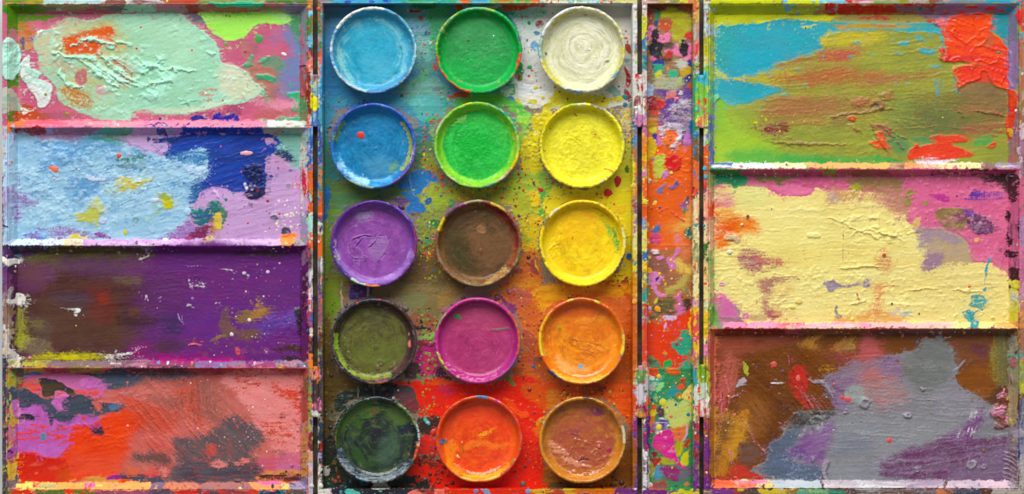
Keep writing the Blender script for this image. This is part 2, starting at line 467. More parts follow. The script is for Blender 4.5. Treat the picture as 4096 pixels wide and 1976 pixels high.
# divider face above, its lit brightness painted in, and its shaded side
bands_h(-40 + 44, 56, [(60, 330, '#ec6e3c', '#e07a58'), (240, 700, '#f08aa0', '#e8647c'), (650, 1150, '#f294a6', '#e884a0'), (1130, 1480, '#e88aa6', '#e8909c'), (1460, 2120, '#ee93a8', '#d884a8'), (2110, 2440, '#c8d4bc', '#dcdcdc')], w=4, dry=4)
for q in ([1150, 45, 1200, 30, 1230, 50], [1210, 48, 1260, 20, 1300, 45], [1290, 20, 1330, 48], [1380, 45, 1420, 30], [1480, 40, 1500, 28], [1660, 52, 1700, 38], [1900, 40, 1930, 35]):
    S('#4a4492', q, 12, dry=3)
P('#f0f0ee', [925, 32, 945, 30, 940, 48], w=3, h=2)
bands_h(56, 116, [(80, 400, '#a01c26', '#8a1a24'), (390, 800, '#9a6888', '#b8708c'), (760, 1030, '#58a8a0', '#6a9868'), (1010, 1230, '#c094ca'), (1220, 1350, '#3a4a9a'), (1330, 1440, '#ba8cc8'), (1430, 2130, '#2440a8', '#28367c'), (2110, 2420, '#8aa48c', '#b4b0a0')], w=8)
P('#a01a22', [110, 100, 250, 100, 330, 110, 290, 130, 130, 120, 125, 150, 112, 150], w=4)
P('#bd86b4', [270, 120, 460, 118, 620, 112, 700, 125, 600, 160, 520, 180, 440, 150, 360, 180, 300, 170], dry=5, h=1, c2='#b07a9c')
S('#28408c', [1290, 60, 1295, 100, 1330, 130], 26, dry=3)
P('#d4a098', [2180, 88, 2235, 82, 2235, 100, 2190, 108], w=4, c2='#c0562c')
# turquoise right end
P('#72aa9c', [2170, 115, 2390, 112, 2390, 410, 2330, 400, 2250, 300, 2180, 290], f=6, dry=12, c2='#80b0a8')
P('#2c3a5e', [2190, 230, 2260, 220, 2310, 290, 2320, 345, 2230, 300, 2190, 280], f=8, dry=18, gap=.25)
P('#a0d8c8', [2170, 170, 2230, 190, 2240, 225, 2190, 230], dry=10)
# lilac lower right
LIL = [2110, 290, 2180, 280, 2260, 340, 2330, 390, 2390, 420, 2390, 945, 1500, 945, 1500, 700, 1560, 600, 1640, 540, 1800, 530, 1980, 560, 2090, 500]
P('#bf9ac9', LIL, w=6, h=1.2, c2='#b48cbc', ang=12, sw=7, sl=160)
P('#c58ab4', [2110, 290, 2180, 280, 2260, 340, 2300, 390, 2200, 400, 2120, 380], dry=8, c2='#b89aca')
P('#c49cd0', [1560, 600, 1640, 540, 1800, 540, 1920, 590, 1900, 640, 1640, 640], f=8, h=1)
relief('brush', LIL, 3.4, 5, 10, 190)
relief('ridge', [1560, 590, 2100, 560, 2200, 700, 1700, 760, 1540, 700], 3.5, 7, -8, 220, thr=.57, col='#cfb0da', o=.5)
relief('ridge', [1800, 640, 2300, 560, 2380, 700, 1900, 800], 3.5, 8, 22, 240, thr=.58, col='#caa8d6', o=.5)
# deep blue
DB = [1210, 140, 1400, 130, 1430, 112, 2180, 112, 2175, 250, 2110, 290, 2110, 370, 2095, 520, 2000, 560, 1880, 570, 1800, 550, 1760, 530, 1640, 535, 1560, 610, 1500, 660, 1480, 640, 1500, 500, 1330, 420, 1280, 260, 1200, 190]
P('#2447a8', DB, w=7, dry=6, h=1.6, c2='#23398f', ang=18, sw=9, sl=130)
P('#223466', [1280, 250, 1700, 240, 2100, 250, 2100, 330, 1700, 330, 1400, 330], f=18, dry=20, o=.5, ang=12)
relief('ridge', [1450, 130, 2160, 130, 2100, 500, 1650, 520, 1500, 300], 4, 8, 16, 200, thr=.54)
relief('brush', DB, 3, 5, 18, 120)
P('#c9a6d4', [1010, 112, 1200, 112, 1290, 150, 1200, 195, 1320, 185, 1325, 250, 1270, 265, 1180, 240, 1100, 215, 1050, 200, 1010, 160], w=5, h=1.2, c2='#b898c8', ang=5)
R('#2a4a96', 1210, 140, 1420, 185, w=8, dry=8, c2='#222f6a')
S('#3a4c90', [1180, 135, 1175, 180], 22, dry=7)
P('#1c2350', [1920, 380, 2000, 360, 2090, 370, 2085, 440, 2075, 520, 2000, 500, 1940, 440], f=5, dry=14, h=4, gap=.2)
P('#22264a', [1940, 580, 1960, 540, 2020, 530, 2095, 545, 2100, 595, 2040, 630, 1990, 635], w=9, h=6, c2='#30345c')
relief('clump', [1920, 370, 2090, 370, 2100, 600, 1950, 620], 7, 16, thr=.5)
P('#d8d0e0', [1930, 510, 1950, 498, 1965, 550, 1945, 565, 1935, 540], w=4, h=5)
S('#d4b4dc', [1690, 560, 1720, 590, 1740, 620], 20, h=5, w=4)
# pale blue mass
PB = [100, 110, 270, 120, 330, 170, 420, 150, 560, 170, 640, 140, 760, 120, 900, 160, 1000, 200, 1080, 215, 1180, 250, 1280, 290, 1420, 280, 1560, 230, 1640, 240, 1645, 380, 1640, 450, 1560, 480, 1540, 580, 1500, 640, 1480, 760, 1500, 790, 1400, 850, 1350, 920, 1240, 945, 60, 945, 60, 110]
P('#a4cbe0', PB, w=8, dry=10, h=2, c2='#90bcd6', ang=12, sw=8, sl=80)
P('#5b9ecb', [560, 160, 760, 125, 920, 170, 960, 240, 700, 260, 520, 260, 420, 220], f=14, dry=30, o=.8, c2='#4a8fc0')
P('#4f8cc0', [300, 310, 460, 290, 700, 290, 600, 350, 420, 400, 310, 390], f=16, dry=34, o=.7, gap=.35)
P('#4d86bb', [560, 480, 760, 460, 800, 560, 700, 640, 580, 620], f=26, dry=34, o=.65, gap=.25)
P('#4f90b8', [960, 290, 1180, 280, 1180, 330, 1100, 400, 1000, 380, 920, 350], f=8, dry=20, c2='#4a8078', gap=.25)
P('#438078', [1070, 250, 1160, 270, 1140, 370, 1100, 410, 1120, 330], f=6, dry=12)
P('#35a0a0', [700, 118, 860, 130, 980, 160, 1040, 190, 900, 170, 760, 150], f=4, dry=10, c2='#6a9468', gap=.2)
P('#7a9aa8', [930, 340, 1040, 340, 1030, 380, 950, 370], w=6, dry=8, h=3)
P('#3a74a8', [1330, 290, 1560, 240, 1640, 250, 1640, 340, 1480, 340, 1400, 350], f=10, dry=26, gap=.35)
P('#b2cce8', [1450, 360, 1640, 370, 1640, 420, 1560, 430, 1480, 410], f=3, dry=8, h=4, ang=8)
P('#a8cae8', [1560, 430, 1640, 440, 1630, 480, 1570, 470], dry=7, h=3)
P('#3c6ea4', [1540, 470, 1600, 480, 1560, 620, 1500, 660], dry=14, c2='#28508a')
P('#88b4e0', [150, 150, 600, 200, 560, 300, 160, 280], f=30, o=.5, dry=20)
relief('ridge', [250, 130, 1560, 250, 1560, 560, 1400, 700, 300, 640, 200, 300], 1.5, 8, 16, 90, thr=.55, col='#3a78b4', o=.75)
relief('clump', [250, 130, 1560, 250, 1560, 560, 1400, 900, 300, 800, 200, 300], 1, 30, thr=.56, col='#4a88c0', o=.6)
P('#6aa8d8', [380, 180, 520, 180, 560, 260, 420, 280], dry=26, gap=.45)
# purple bleed on the left
P('#8a50a0', [70, 570, 160, 560, 240, 600, 300, 640, 280, 690, 180, 680, 80, 640], f=16, dry=30, gap=.42, o=.85)
P('#9a60b0', [70, 640, 140, 700, 150, 780, 80, 760], f=14, dry=30, gap=.45)
S('#8a56a8', [150, 520, 155, 430, 220, 405], 16, dry=10, o=.7)
P('#7a68b8', [210, 920, 280, 900, 300, 860, 340, 880, 330, 950, 200, 950], dry=22, gap=.36)
P('#8a5aa4', [380, 880, 560, 870, 700, 900, 740, 950, 340, 950], dry=30, gap=.4, o=.9)
P('#8a4a98', [760, 880, 840, 910, 880, 940, 760, 945], dry=14)
P('#8a4a90', [1340, 900, 1420, 840, 1500, 800, 1560, 840, 1620, 850, 1500, 940, 1300, 945], dry=24, c2='#9a7ab8', gap=.25)
P('#6a2a5a', [1560, 860, 1650, 830, 1650, 900, 1600, 945, 1480, 945], dry=18, gap=.25, c2='#8a3050')
P('#5ea0cc', [320, 880, 370, 880, 380, 945, 320, 945], f=10, dry=12, o=.8)
# teal and dark blue lobe
P('#2b5c88', [1500, 690, 1640, 700, 1660, 640, 1740, 650, 1760, 700, 1800, 720, 1780, 770, 1700, 790, 1600, 840, 1520, 790], dry=9, h=1.5, c2='#2a7070')
P('#2e7a60', [1650, 660, 1740, 650, 1750, 700, 1690, 720], dry=7, h=2, c2='#2a6a70')
P('#d8c04c', [1700, 760, 1740, 730, 1760, 800, 1750, 870, 1690, 880], f=5, dry=12, c2='#b88a40')
P('#b06a48', [1670, 790, 1700, 780, 1700, 900, 1660, 900], f=7, dry=12, o=.8)
P('#4a7a60', [1740, 700, 1790, 720, 1780, 800, 1740, 880, 1760, 780], dry=6)
P('#e0cf78', [1630, 930, 1690, 910, 1690, 990, 1630, 990], dry=7)
# yellow marks
P('#cfc422', [910, 500, 950, 450, 1030, 460, 1040, 490, 1090, 480, 1140, 500, 1060, 545, 990, 545, 980, 565, 930, 550], w=10, dry=12, h=3, c2='#c2b43a')
S('#cdc41e', [1080, 500, 1140, 480, 1190, 470, 1205, 435], 20, w=6, dry=5, h=3)
P('#c0c034', [600, 740, 680, 720, 720, 660, 760, 620, 820, 660, 810, 730, 770, 770, 780, 850, 740, 840, 690, 800, 620, 800], w=12, dry=14, h=2.5, c2='#b4b85a', gap=.15)
P('#98a832', [1260, 590, 1340, 590, 1360, 640, 1380, 680, 1330, 700, 1290, 690, 1260, 640], w=9, dry=12, h=3, c2='#c8c020')
P('#8fb890', [1200, 660, 1290, 690, 1270, 740, 1210, 760, 1240, 700], f=8, dry=12, o=.8)
P('#b8c048', [850, 540, 960, 500, 940, 590, 880, 600], f=22, o=.4, dry=16)
P('#d2c628', [520, 945, 600, 900, 650, 930, 690, 925, 690, 950, 640, 990, 560, 985], dry=6, h=2)
E('#c8c4d8', 1225, 635, 36, 16, dry=5, h=4)
E('#b2c8ea', 820, 795, 34, 20, h=5, w=9)
E('#aecaea', 1485, 730, 34, 26, h=6, w=9)
P('#c4cee2', [680, 440, 830, 460, 820, 480, 720, 490], w=8, h=4, dry=8, gap=.2)
E('#7a9aa0', 1075, 785, 28, 24, dry=4)
P('#a4d0c4', [1140, 770, 1185, 770, 1180, 810, 1145, 815], dry=5)
relief('clump', [80, 130, 900, 200, 1500, 320, 1480, 560, 800, 640, 120, 640], 5.5, 20, thr=.52, col='#b4d6ee', o=.5)
relief('clump', [60, 650, 900, 650, 1480, 660, 1300, 930, 70, 930], 4.5, 18, thr=.54, col='#b0d0ea', o=.5)
relief('brush', PB, 3, 6, 14, 90)
relief('grain', PB, 4, 9)
# left wall and rim
bands_v(-10, 30, [(40, 430, '#a4b4b8', '#c0c4b0'), (420, 850, '#6e1f58', '#8a3470'), (840, 1000, '#8a8aa0', '#6a3a70')])
bands_v(28, 118, [(55, 130, '#e08a50', '#a8c0d8'), (110, 580, '#a8cae4', '#b8d4ea'), (560, 820, '#a684bc', '#a0b8d8'), (800, 960, '#b0d2e6', '#9ac0dc')], w=12)
S('#4a2a60', [20, 830, 65, 850], 20)
P('#f0904a', [55, 30, 85, 40, 80, 100, 60, 90], w=5, h=2)
P('#aee0dc', [2380, 800, 2460, 760, 2470, 880, 2420, 900, 2390, 940], dry=6)
# dark grey chips and creamy dots on the lilac
P('#5a5468', [2140, 765, 2180, 752, 2205, 775, 2190, 790, 2150, 782], w=3, h=3)
P('#4a4458', [2235, 890, 2240, 860, 2275, 850, 2315, 880, 2300, 910, 2265, 920], w=9, h=4, dry=4)
P('#8a8094', [2265, 510, 2300, 500, 2300, 525, 2270, 528], w=4, h=2)
P('#ee8a40', [2220, 920, 2330, 890, 2340, 950, 2300, 1000, 2230, 990], w=8, h=1, c2='#f0a060')
spots(26, 2160, 640, 2400, 900, ['#e6dcbc', '#dcd0c8'], 2, 7)
spots(22, 1750, 560, 2380, 930, ['#b82a4a', '#c03048', '#3a3a90'], 1.5, 4.5)
P('#c8706a', [2310, 480, 2370, 490, 2380, 560, 2340, 540], dry=16, gap=.5)
P('#e8a8b8', [1740, 150 - 45, 1790, 110, 1780, 118, 1750, 118], w=3)
P('#c898b8', [2105, 150, 2165, 140, 2170, 180, 2120, 200], w=5, h=2, c2='#b08acc')
for q in ([2090, 430, 30], [2150, 440, 26], [2300, 400, 22], [2210, 390, 20], [2130, 470, 12]):
    E('#3a4aa0', q[0], q[1], q[2] * .55, q[2] * .5, w=6)
# right wall and rim
bands_v(2382, 2440, [(110, 230, '#9ab49a', '#a8b8a8'), (210, 420, '#d8d8d0', '#c8ccc0'), (400, 640, '#d25468', '#ead8d8'), (620, 760, '#b89acc', '#d0b8d8'), (740, 960, '#a48cc0', '#9a9ab0')])
P('#d22a48', [2395, 330, 2420, 420, 2435, 520, 2425, 640, 2400, 560, 2385, 460], w=3, dry=6, ang=80, gap=.2, h=2)
# ledge face at the foot, lit tone painted into its paler colours
bands_h(944, 998, [(50, 560, '#d4dcf0', '#c8e4ee'), (540, 700, '#e0cc58', '#d8d0c0'), (690, 1100, '#d8b0de', '#c890cc'), (1080, 1620, '#dcb8e0', '#cc98d0'), (1600, 1700, '#ece08c'), (1680, 2230, '#d2b0dc', '#dcc0e0'), (2220, 2340, '#f09a4c'), (2330, 2440, '#8a9a88', '#a89ab0')], w=5, dry=4)
for q in ((1490, 935, 70), (1620, 950, 30), (1090, 970, 14)):
    E('#a03a70', q[0], q[1], q[2] * .5, 14, dry=5)
P('#eef0f0', [1285, 945, 1310, 935, 1340, 945, 1320, 958], w=3, h=4)
S('#f4f4ee', [1915, 965, 1928, 985, 1910, 1005], 13, w=1, h=2)

# --- well 3: purple and brown
F(0, 960, 1300 / 2576)
R('#602866', 0, 44, 2490, 1020, w=0, c2='#58265c')
bands_h(44, 104, [(60, 420, '#4a3a60', '#3a3050'), (400, 720, '#6a6230', '#50402c'), (700, 1250, '#4a3440', '#6a6a4a'), (1230, 2440, '#6a2468', '#5a1c58')], w=8)
P('#8a8a80', [1120, 70, 1240, 65, 1250, 88, 1180, 95], dry=8)
P('#6c2a70', [1000, 100, 2390, 100, 2390, 960, 1000, 960], w=10, f=20, c2='#622a74', ang=4, sw=16, sl=240, mx=.42)
P('#5e2e84', [1080, 470, 1700, 440, 2300, 560, 2380, 700, 2300, 820, 1500, 820, 1060, 700], f=60, dry=40, o=.55, c2='#6a2a76')
P('#6e7024', [160, 150, 420, 100, 800, 100, 1200, 104, 1150, 140, 700, 150, 400, 170, 200, 220], f=14, dry=26, ang=6, c2='#5a4a30')
P('#54362e', [130, 230, 400, 180, 800, 170, 1080, 280, 1120, 480, 1080, 640, 1030, 900, 900, 940, 180, 930, 120, 600], f=80, dry=60, ang=5, c2='#482826', sw=9, sl=200, w=20)
P('#5a4030', [300, 400, 900, 560, 1250, 620, 1180, 720, 900, 900, 300, 820], f=60, dry=60, ang=5, o=.5, gap=.3)
P('#5e5430', [300, 120, 1100, 120, 1080, 200, 500, 260, 200, 300], f=40, dry=50, ang=6, o=.5, gap=.35)
P('#502c40', [1000, 250, 1500, 300, 1450, 600, 1050, 640], f=60, dry=60, o=.5, gap=.4, ang=4)
P('#6a3a50', [160, 180, 420, 190, 420, 340, 240, 420, 160, 340], f=26, dry=30, o=.7, c2='#6a3a68')
P('#5e3a62', [460, 130, 1000, 160, 960, 300, 560, 260], f=34, dry=34, o=.6, ang=5)
P('#6a2c28', [700, 380, 860, 370, 900, 640, 760, 660, 700, 520], f=34, dry=30, o=.7)
P('#8a2f22', [790, 440, 850, 430, 860, 480, 800, 490], f=10, dry=14, o=.8)
P('#4a3a52', [420, 420, 700, 430, 680, 520, 460, 500], f=26, dry=24, o=.6)
P('#6a5a34', [900, 300, 1100, 300, 1090, 360, 940, 340], f=14, dry=22, o=.7)
P('#5a4a44', [200, 600, 380, 640, 420, 760, 260, 740], f=18, dry=26, o=.7)
P('#74653a', [230, 640, 340, 640, 330, 700, 240, 680], f=10, dry=20, o=.8)
P('#8a8a30', [130, 560, 180, 540, 190, 700, 160, 780, 130, 760], f=7, dry=18, ang=85)
P('#a0a030', [140, 740, 230, 760, 240, 800, 160, 860, 135, 830], f=8, dry=18, ang=60)
P('#7f6f58', [180, 800, 360, 780, 420, 860, 300, 890, 200, 880], f=20, dry=26, o=.8)
P('#b8b020', [180, 930, 380, 900, 600, 890, 820, 900, 860, 930, 800, 952, 400, 955, 170, 950], f=6, dry=18, ang=3, c2='#8a8020', gap=.22, h=1.5)
P('#c8c01c', [440, 925, 620, 915, 640, 945, 450, 950], dry=9, h=1.5)
P('#3a2428', [940, 600, 1240, 610, 1200, 680, 980, 670], f=20, dry=30, gap=.3, o=.8)
P('#5c3a2c', [1030, 560, 1090, 540, 1090, 590, 1040, 620], f=8, dry=14)
P('#4a3048', [1140, 800, 1460, 800, 1400, 870, 1280, 910, 1180, 880], f=22, dry=30, o=.85, c2='#4c3430')
P('#422c58', [1300, 620, 1460, 630, 1420, 720, 1300, 760], f=18, dry=34, gap=.35)
P('#802060', [1040, 830, 1220, 820, 1160, 900, 1200, 955, 1030, 955], f=16, dry=22, c2='#7a2a70')
P('#a01a72', [1180, 915, 1500, 905, 1900, 925, 1900, 955, 1120, 955], f=12, dry=18, c2='#7c2074')
P('#3a2a24', [1860, 100, 2280, 98, 2240, 122, 2100, 128, 1960, 118], f=5, dry=9, c2='#4a3a28')
P('#46281f', [2150, 850, 2290, 835, 2390, 850, 2400, 910, 2300, 880, 2200, 875], f=5, dry=16, gap=.2)
P('#3c2420', [2250, 920, 2400, 920, 2400, 950, 2260, 945], dry=10)
P('#6c48a0', [2080, 640, 2300, 560, 2380, 600, 2360, 690, 2200, 680, 2100, 740, 1960, 720], f=18, dry=26, ang=14, c2='#5a3a90')
P('#38222e', [2340, 560, 2390, 545, 2400, 640, 2380, 760, 2350, 700, 2350, 600], f=4, dry=10, h=3)
P('#30303c', [2330, 550, 2385, 545, 2390, 590, 2340, 600], dry=6, h=4)
# ochre leaf prints
P('#74563a', [1800, 520, 1830, 590, 1830, 680, 1870, 700, 1840, 760, 1760, 760, 1735, 690, 1750, 600], f=4, dry=12, o=.9, c2='#6a4a48')
P('#7a5c3c', [1870, 600, 1960, 540, 2040, 540, 2060, 460, 2090, 540, 2160, 520, 2080, 620, 1980, 650, 1880, 640], f=6, dry=22, gap=.3, c2='#8a6a3c')
P('#a8783c', [1990, 590, 2030, 550, 2045, 440, 2060, 540, 2110, 550, 2050, 600, 2000, 625], f=3, dry=12, gap=.35)
P('#6e5038', [1880, 740, 1960, 690, 2060, 720, 1980, 780, 1860, 790], f=8, dry=22, gap=.25)
S('#8a6a38', [1670, 800, 1730, 765, 1790, 755], 26, dry=7)
S('#7a5a34', [1530, 790, 1550, 778], 12)
# pale flecks and streaks
P('#ecebe6', [480, 540, 560, 545, 620, 540, 640, 560, 610, 580, 580, 572, 610, 560, 560, 552], w=3, h=3)
S('#d8d4d0', [590, 590, 610, 600], 14, dry=5)
S('#f0eee8', [1478, 522, 1490, 514, 1518, 516], 12, w=1.5, h=4)
S('#c8b8cc', [1490, 310, 1510, 350, 1525, 390], 16, dry=9, gap=.46, h=2)
S('#d8c8dc', [1560, 280, 1590, 330, 1620, 380], 20, dry=8, gap=.46, h=2)
S('#2a2420', [1550, 285, 1600, 330], 14, dry=6)
S('#c8c0cc', [1540, 365, 1620, 370], 10, dry=4, gap=.2)
S('#c8a8cc', [1150, 470, 1160, 440, 1175, 485], 12, dry=5, gap=.25)
S('#a884b8', [1235, 470, 1270, 450, 1265, 485], 9, dry=5, gap=.35)
S('#b49cd0', [1410, 590, 1425, 640, 1445, 655, 1440, 600], 7, dry=3, gap=.2)
S('#d8d0d8', [1460, 205, 1700, 225, 1900, 250, 1950, 262], 4, dry=3, gap=.5, h=1.5)
E('#f2f0ea', 1940, 258, 16, 12, h=4)
P('#d8d0cc', [1100, 140, 1180, 105, 1170, 135, 1110, 152], dry=14, gap=.4)
P('#e0d8d4', [800, 930, 900, 905, 1060, 885, 1030, 905, 880, 935], dry=10, ang=10, h=2)
P('#ee6a50', [1490, 828, 1530, 818, 1580, 828, 1608, 838, 1560, 834, 1500, 838], w=3, h=2)
P('#dc5a4c', [1870, 850, 1900, 850, 1908, 900, 1880, 915], w=4, h=1.5)
E('#7a3a68', 1625, 905, 24, 20, f=5); E('#7c3c6c', 2015, 885, 22, 20, f=5); E('#86487a', 2112, 885, 24, 24, f=4)
spots(60, 1700, 130, 2400, 900, ['#c8b0c0', '#b86a90', '#b8a0a0', '#8a5a60'], 1.2, 4)
spots(16, 1050, 840, 1150, 940, ['#e0b8d0'], 1.2, 3)
relief('brush', [100, 110, 2390, 110, 2390, 950, 100, 950], 2.6, 4, 3, 220)
relief('brush', [1000, 120, 2390, 120, 2390, 500, 1000, 500], 2.4, 8, -8, 160)
relief('clump', [2050, 560, 2390, 520, 2390, 760, 2100, 760], 3.5, 14, thr=.52)
relief('grain', [100, 110, 2390, 110, 2390, 950, 100, 950], 2.2, 8)
# left wall
bands_v(-10, 28, [(60, 270, '#5a3a80', '#7a4a90'), (260, 420, '#a83a34', '#6a3a70'), (400, 520, '#7a6a90'), (500, 860, '#a8a4b0', '#807888'), (850, 1030, '#4a4a60', '#3a3a50')])
bands_v(26, 100, [(60, 250, '#5e3a7c', '#4a3050'), (230, 420, '#6a3a70', '#7a4a68'), (400, 520, '#b8b0b4', '#8a6a80'), (500, 720, '#8a6a50', '#a89a90'), (700, 900, '#b0905c', '#c8b8a8'), (880, 1020, '#d4ccca', '#a8a0a0')], w=12)
P('#e8e4dc', [10, 130, 60, 150, 120, 150, 155, 165, 150, 190, 110, 185, 70, 205, 20, 175], w=6, h=5)
P('#dcd8d0', [120, 440, 170, 428, 205, 470, 170, 525, 140, 510, 60, 500, 50, 470, 110, 470], w=8, h=3, dry=5)
P('#e0dcd8', [60, 870, 130, 880, 160, 960, 110, 1000, 55, 980], w=8, dry=12, h=2, gap=.15)
P('#6a98b8', [105, 120, 165, 120, 160, 140, 115, 140], dry=7)
P('#cfc8c4', [55, 660, 70, 800, 55, 980, 45, 980], dry=8, ang=85)
E('#e07aa8', 234, 932, 15, 10, h=5, w=2)
bands_v(2392, 2445, [(60, 200, '#7a4a80', '#8a6a80'), (180, 560, '#6a2c70', '#50243c'), (540, 760, '#4a2428', '#6a2a68'), (740, 1000, '#6a2c62', '#7a3440')], w=10)
# ledge face, brighter than the floor: light put into the colour
bands_h(956, 1008, [(50, 180, '#cdc4b8', '#b8b430'), (170, 430, '#b0a83c', '#8a7a6c'), (400, 900, '#7c6468', '#8a7480'), (880, 1020, '#d8d0d0', '#907078'), (1000, 1220, '#b47c90', '#7a5a68'), (1200, 1620, '#a06a80', '#7c4a64'), (1600, 1800, '#9a5a90', '#4a90c0'), (1780, 1960, '#5c7ca8', '#a87088'), (1940, 2200, '#a8488a', '#904a74'), (2190, 2440, '#b08890', '#6a6a90')], w=5, dry=9)
P('#b0207c', [1120, 945, 1500, 935, 1900, 945, 1700, 968, 1200, 965], dry=12, f=4, o=.8)
spots(26, 1100, 965, 2420, 1006, ['#e08a70', '#e8b0b8', '#5aa0d0', '#e0e0e0', '#d85a48'], 2, 6)

# --- well 4: coral and red
F(0, 1456, 1300 / 2576)
R('#c86a62', 0, 26, 2490, 1040, w=0, c2='#c25a54')
bands_h(26, 76, [(60, 190, '#5a5a48', '#6a7a30'), (180, 360, '#b89a34'), (340, 520, '#a03434', '#b05a60'), (500, 860, '#a8863c', '#7a6a30'), (840, 1120, '#6a3440', '#4a3a4c'), (1100, 1560, '#5e3440', '#4a3040'), (1540, 1900, '#a84048', '#8a3a48'), (1880, 2420, '#b0485a', '#9a3a44')], w=8)
P('#c9a030', [2200, 25, 2270, 28, 2260, 45, 2210, 45], dry=5)
P('#46505e', [620, 72, 900, 62, 1300, 72, 1600, 70, 1560, 100, 1480, 130, 1200, 150, 1000, 190, 830, 210, 800, 160, 740, 100], f=3, dry=6, c2='#505c72', ang=8, sw=6, sl=100)
P('#3a424c', [610, 75, 700, 72, 720, 100, 640, 102], dry=5)
# pink and coral top left
P('#cc6ca2', [190, 90, 420, 78, 610, 80, 760, 110, 820, 170, 800, 260, 640, 250, 560, 200, 380, 230, 200, 200], f=3, dry=8, c2='#c468a8', ang=5)
P('#df4a3a', [180, 130, 320, 125, 330, 190, 300, 215, 230, 205, 170, 210], f=3, dry=10, c2='#e0605a', gap=.15)
P('#d8504a', [580, 200, 780, 210, 770, 250, 640, 255, 590, 230], f=5, dry=9)
P('#bf5fb0', [640, 130, 760, 100, 820, 160, 780, 200, 640, 190], f=4, dry=7, h=3, c2='#d074bc', ang=60)
relief('ridge', [620, 110, 810, 110, 800, 200, 630, 200], 3, 9, 70, 70, thr=.52)
P('#3f8ac0', [130, 72, 320, 70, 260, 90, 140, 92], dry=8, c2='#6a6a88')
P('#8a4a30', [130, 90, 190, 95, 170, 200, 130, 190], dry=9)
# magenta-violet field left
VIO = [130, 350, 220, 280, 330, 290, 480, 330, 500, 400, 640, 400, 780, 420, 760, 480, 560, 520, 550, 640, 480, 720, 400, 755, 250, 720, 130, 690]
P('#b25aae', VIO, w=6, c2='#bc66b8', ang=85, sw=8)
# slate swooshes
SL = '#3d4452'
P(SL, [140, 210, 230, 200, 330, 260, 440, 270, 560, 250, 720, 255, 800, 300, 960, 310, 1000, 330, 940, 370, 850, 390, 760, 410, 640, 400, 560, 440, 480, 455, 420, 430, 360, 380, 300, 310, 200, 360, 150, 330], f=2.5, dry=6, c2='#484f5e', ang=10, h=1.5)
P('#3b3a40', [298, 125, 340, 105, 430, 115, 520, 165, 580, 210, 590, 262, 480, 260, 400, 255, 350, 260, 325, 240, 340, 190], f=2.5, dry=4, h=1.5, c2='#50402c')
P('#d86c88', [425, 240, 470, 205, 540, 250, 520, 265, 440, 268], f=2, dry=4)
P('#c668b4', [400, 290, 470, 250, 540, 255, 490, 300, 500, 365, 440, 350], f=3, dry=7)
P('#2b2f38', [130, 430, 150, 390, 230, 385, 270, 400, 280, 435, 200, 440], f=3, dry=6, h=3)
P(SL, [390, 400, 430, 420, 410, 490, 395, 470], dry=5)
P('#d0685a', [730, 300, 790, 300, 800, 360, 770, 380, 750, 340], f=3, dry=10, gap=.2)
P('#52789c', [860, 330, 930, 310, 960, 350, 880, 370], f=5, dry=9, o=.8)
S('#6a98c0', [960, 235, 1040, 222, 1060, 228], 14, dry=3)
# red body
RED = [560, 500, 700, 480, 800, 440, 830, 400, 960, 370, 1060, 380, 1180, 430, 1100, 560, 1060, 700, 1000, 820, 880, 900, 560, 920, 520, 940, 130, 940, 130, 760, 190, 710, 300, 715, 400, 755, 480, 720, 550, 640]
P('#e03c18', RED, w=8, f=4, dry=12, c2='#e64c22', ang=10)
P('#d2301a', [140, 720, 260, 710, 400, 750, 520, 760, 550, 840, 500, 930, 130, 930], f=5, c2='#c82a14', ang=30, sw=16)
P('#d8483a', [540, 740, 800, 720, 960, 760, 900, 870, 700, 900, 540, 880], f=26, dry=18, o=.6, c2='#de5c40')
P('#c4661e', [480, 830, 560, 830, 560, 940, 440, 930], f=18, o=.35, dry=12)
P('#e06a5a', [250, 790, 300, 780, 290, 810, 230, 815], f=5, o=.6); E('#da5a4c', 420, 830, 36, 22, f=8, o=.6); E('#e8705c', 290, 858, 14, 10, f=3, o=.7)
P('#a83018', [200, 880, 230, 875, 240, 925, 210, 925], f=4, o=.6)
S('#b82c14', [430, 870, 540, 800], 10, dry=5, o=.7)
for q in ([300, 400, 330, 440], [150, 560, 300, 540], [190, 510, 330, 545], [230, 600, 370, 560], [130, 640, 200, 665], [380, 560, 520, 570], [330, 500, 360, 540], [420, 600, 540, 560], [130, 600, 260, 580], [300, 620, 420, 600], [240, 480, 380, 500], [400, 540, 560, 500], [440, 470, 520, 510], [460, 640, 540, 600], [100, 560, 200, 600], [70, 535, 180, 545]):
    S('#df4426', q, 16, w=5, dry=7, gap=.12)
E('#de4820', 660, 430, 22, 16, dry=4)
P('#2f8a98', [318, 565, 345, 550, 365, 570, 350, 615, 325, 600], w=6, dry=5)
P('#a0407c', [700, 500, 760, 480, 800, 490, 800, 560, 740, 550], f=3, dry=9, c2='#4a3450', gap=.2)
P('#3a2e40', [720, 520, 800, 490, 820, 550, 760, 555], dry=9)
# brown-grey drag marks over the middle
MID = [960, 260, 1050, 180, 1200, 110, 1400, 110, 1560, 90, 1700, 120, 1780, 180, 1900, 300, 2100, 480, 2140, 620, 2060, 700, 2060, 900, 1960, 930, 1300, 930, 1200, 880, 1000, 900, 940, 830, 1060, 650, 1180, 430, 1100, 330]
P('#b4635a', MID, w=14, f=30, dry=40, ang=-42, c2='#cc7068', sw=5, sl=150, o=.95)
P('#c04a34', [960, 260, 1180, 300, 1400, 400, 1300, 600, 1100, 560, 1080, 420], f=26, dry=30, ang=-40, o=.8, c2='#d2482c')
P('#c84c36', [1380, 180, 1560, 160, 1580, 480, 1480, 460, 1440, 320], f=26, dry=26, ang=-82, gap=.42, sw=3.5, sl=200, o=.8)
P('#8c5a50', [1540, 130, 1720, 150, 1760, 460, 1600, 480], f=36, dry=30, ang=-80, gap=.38, sw=3.5, sl=200, o=.8)
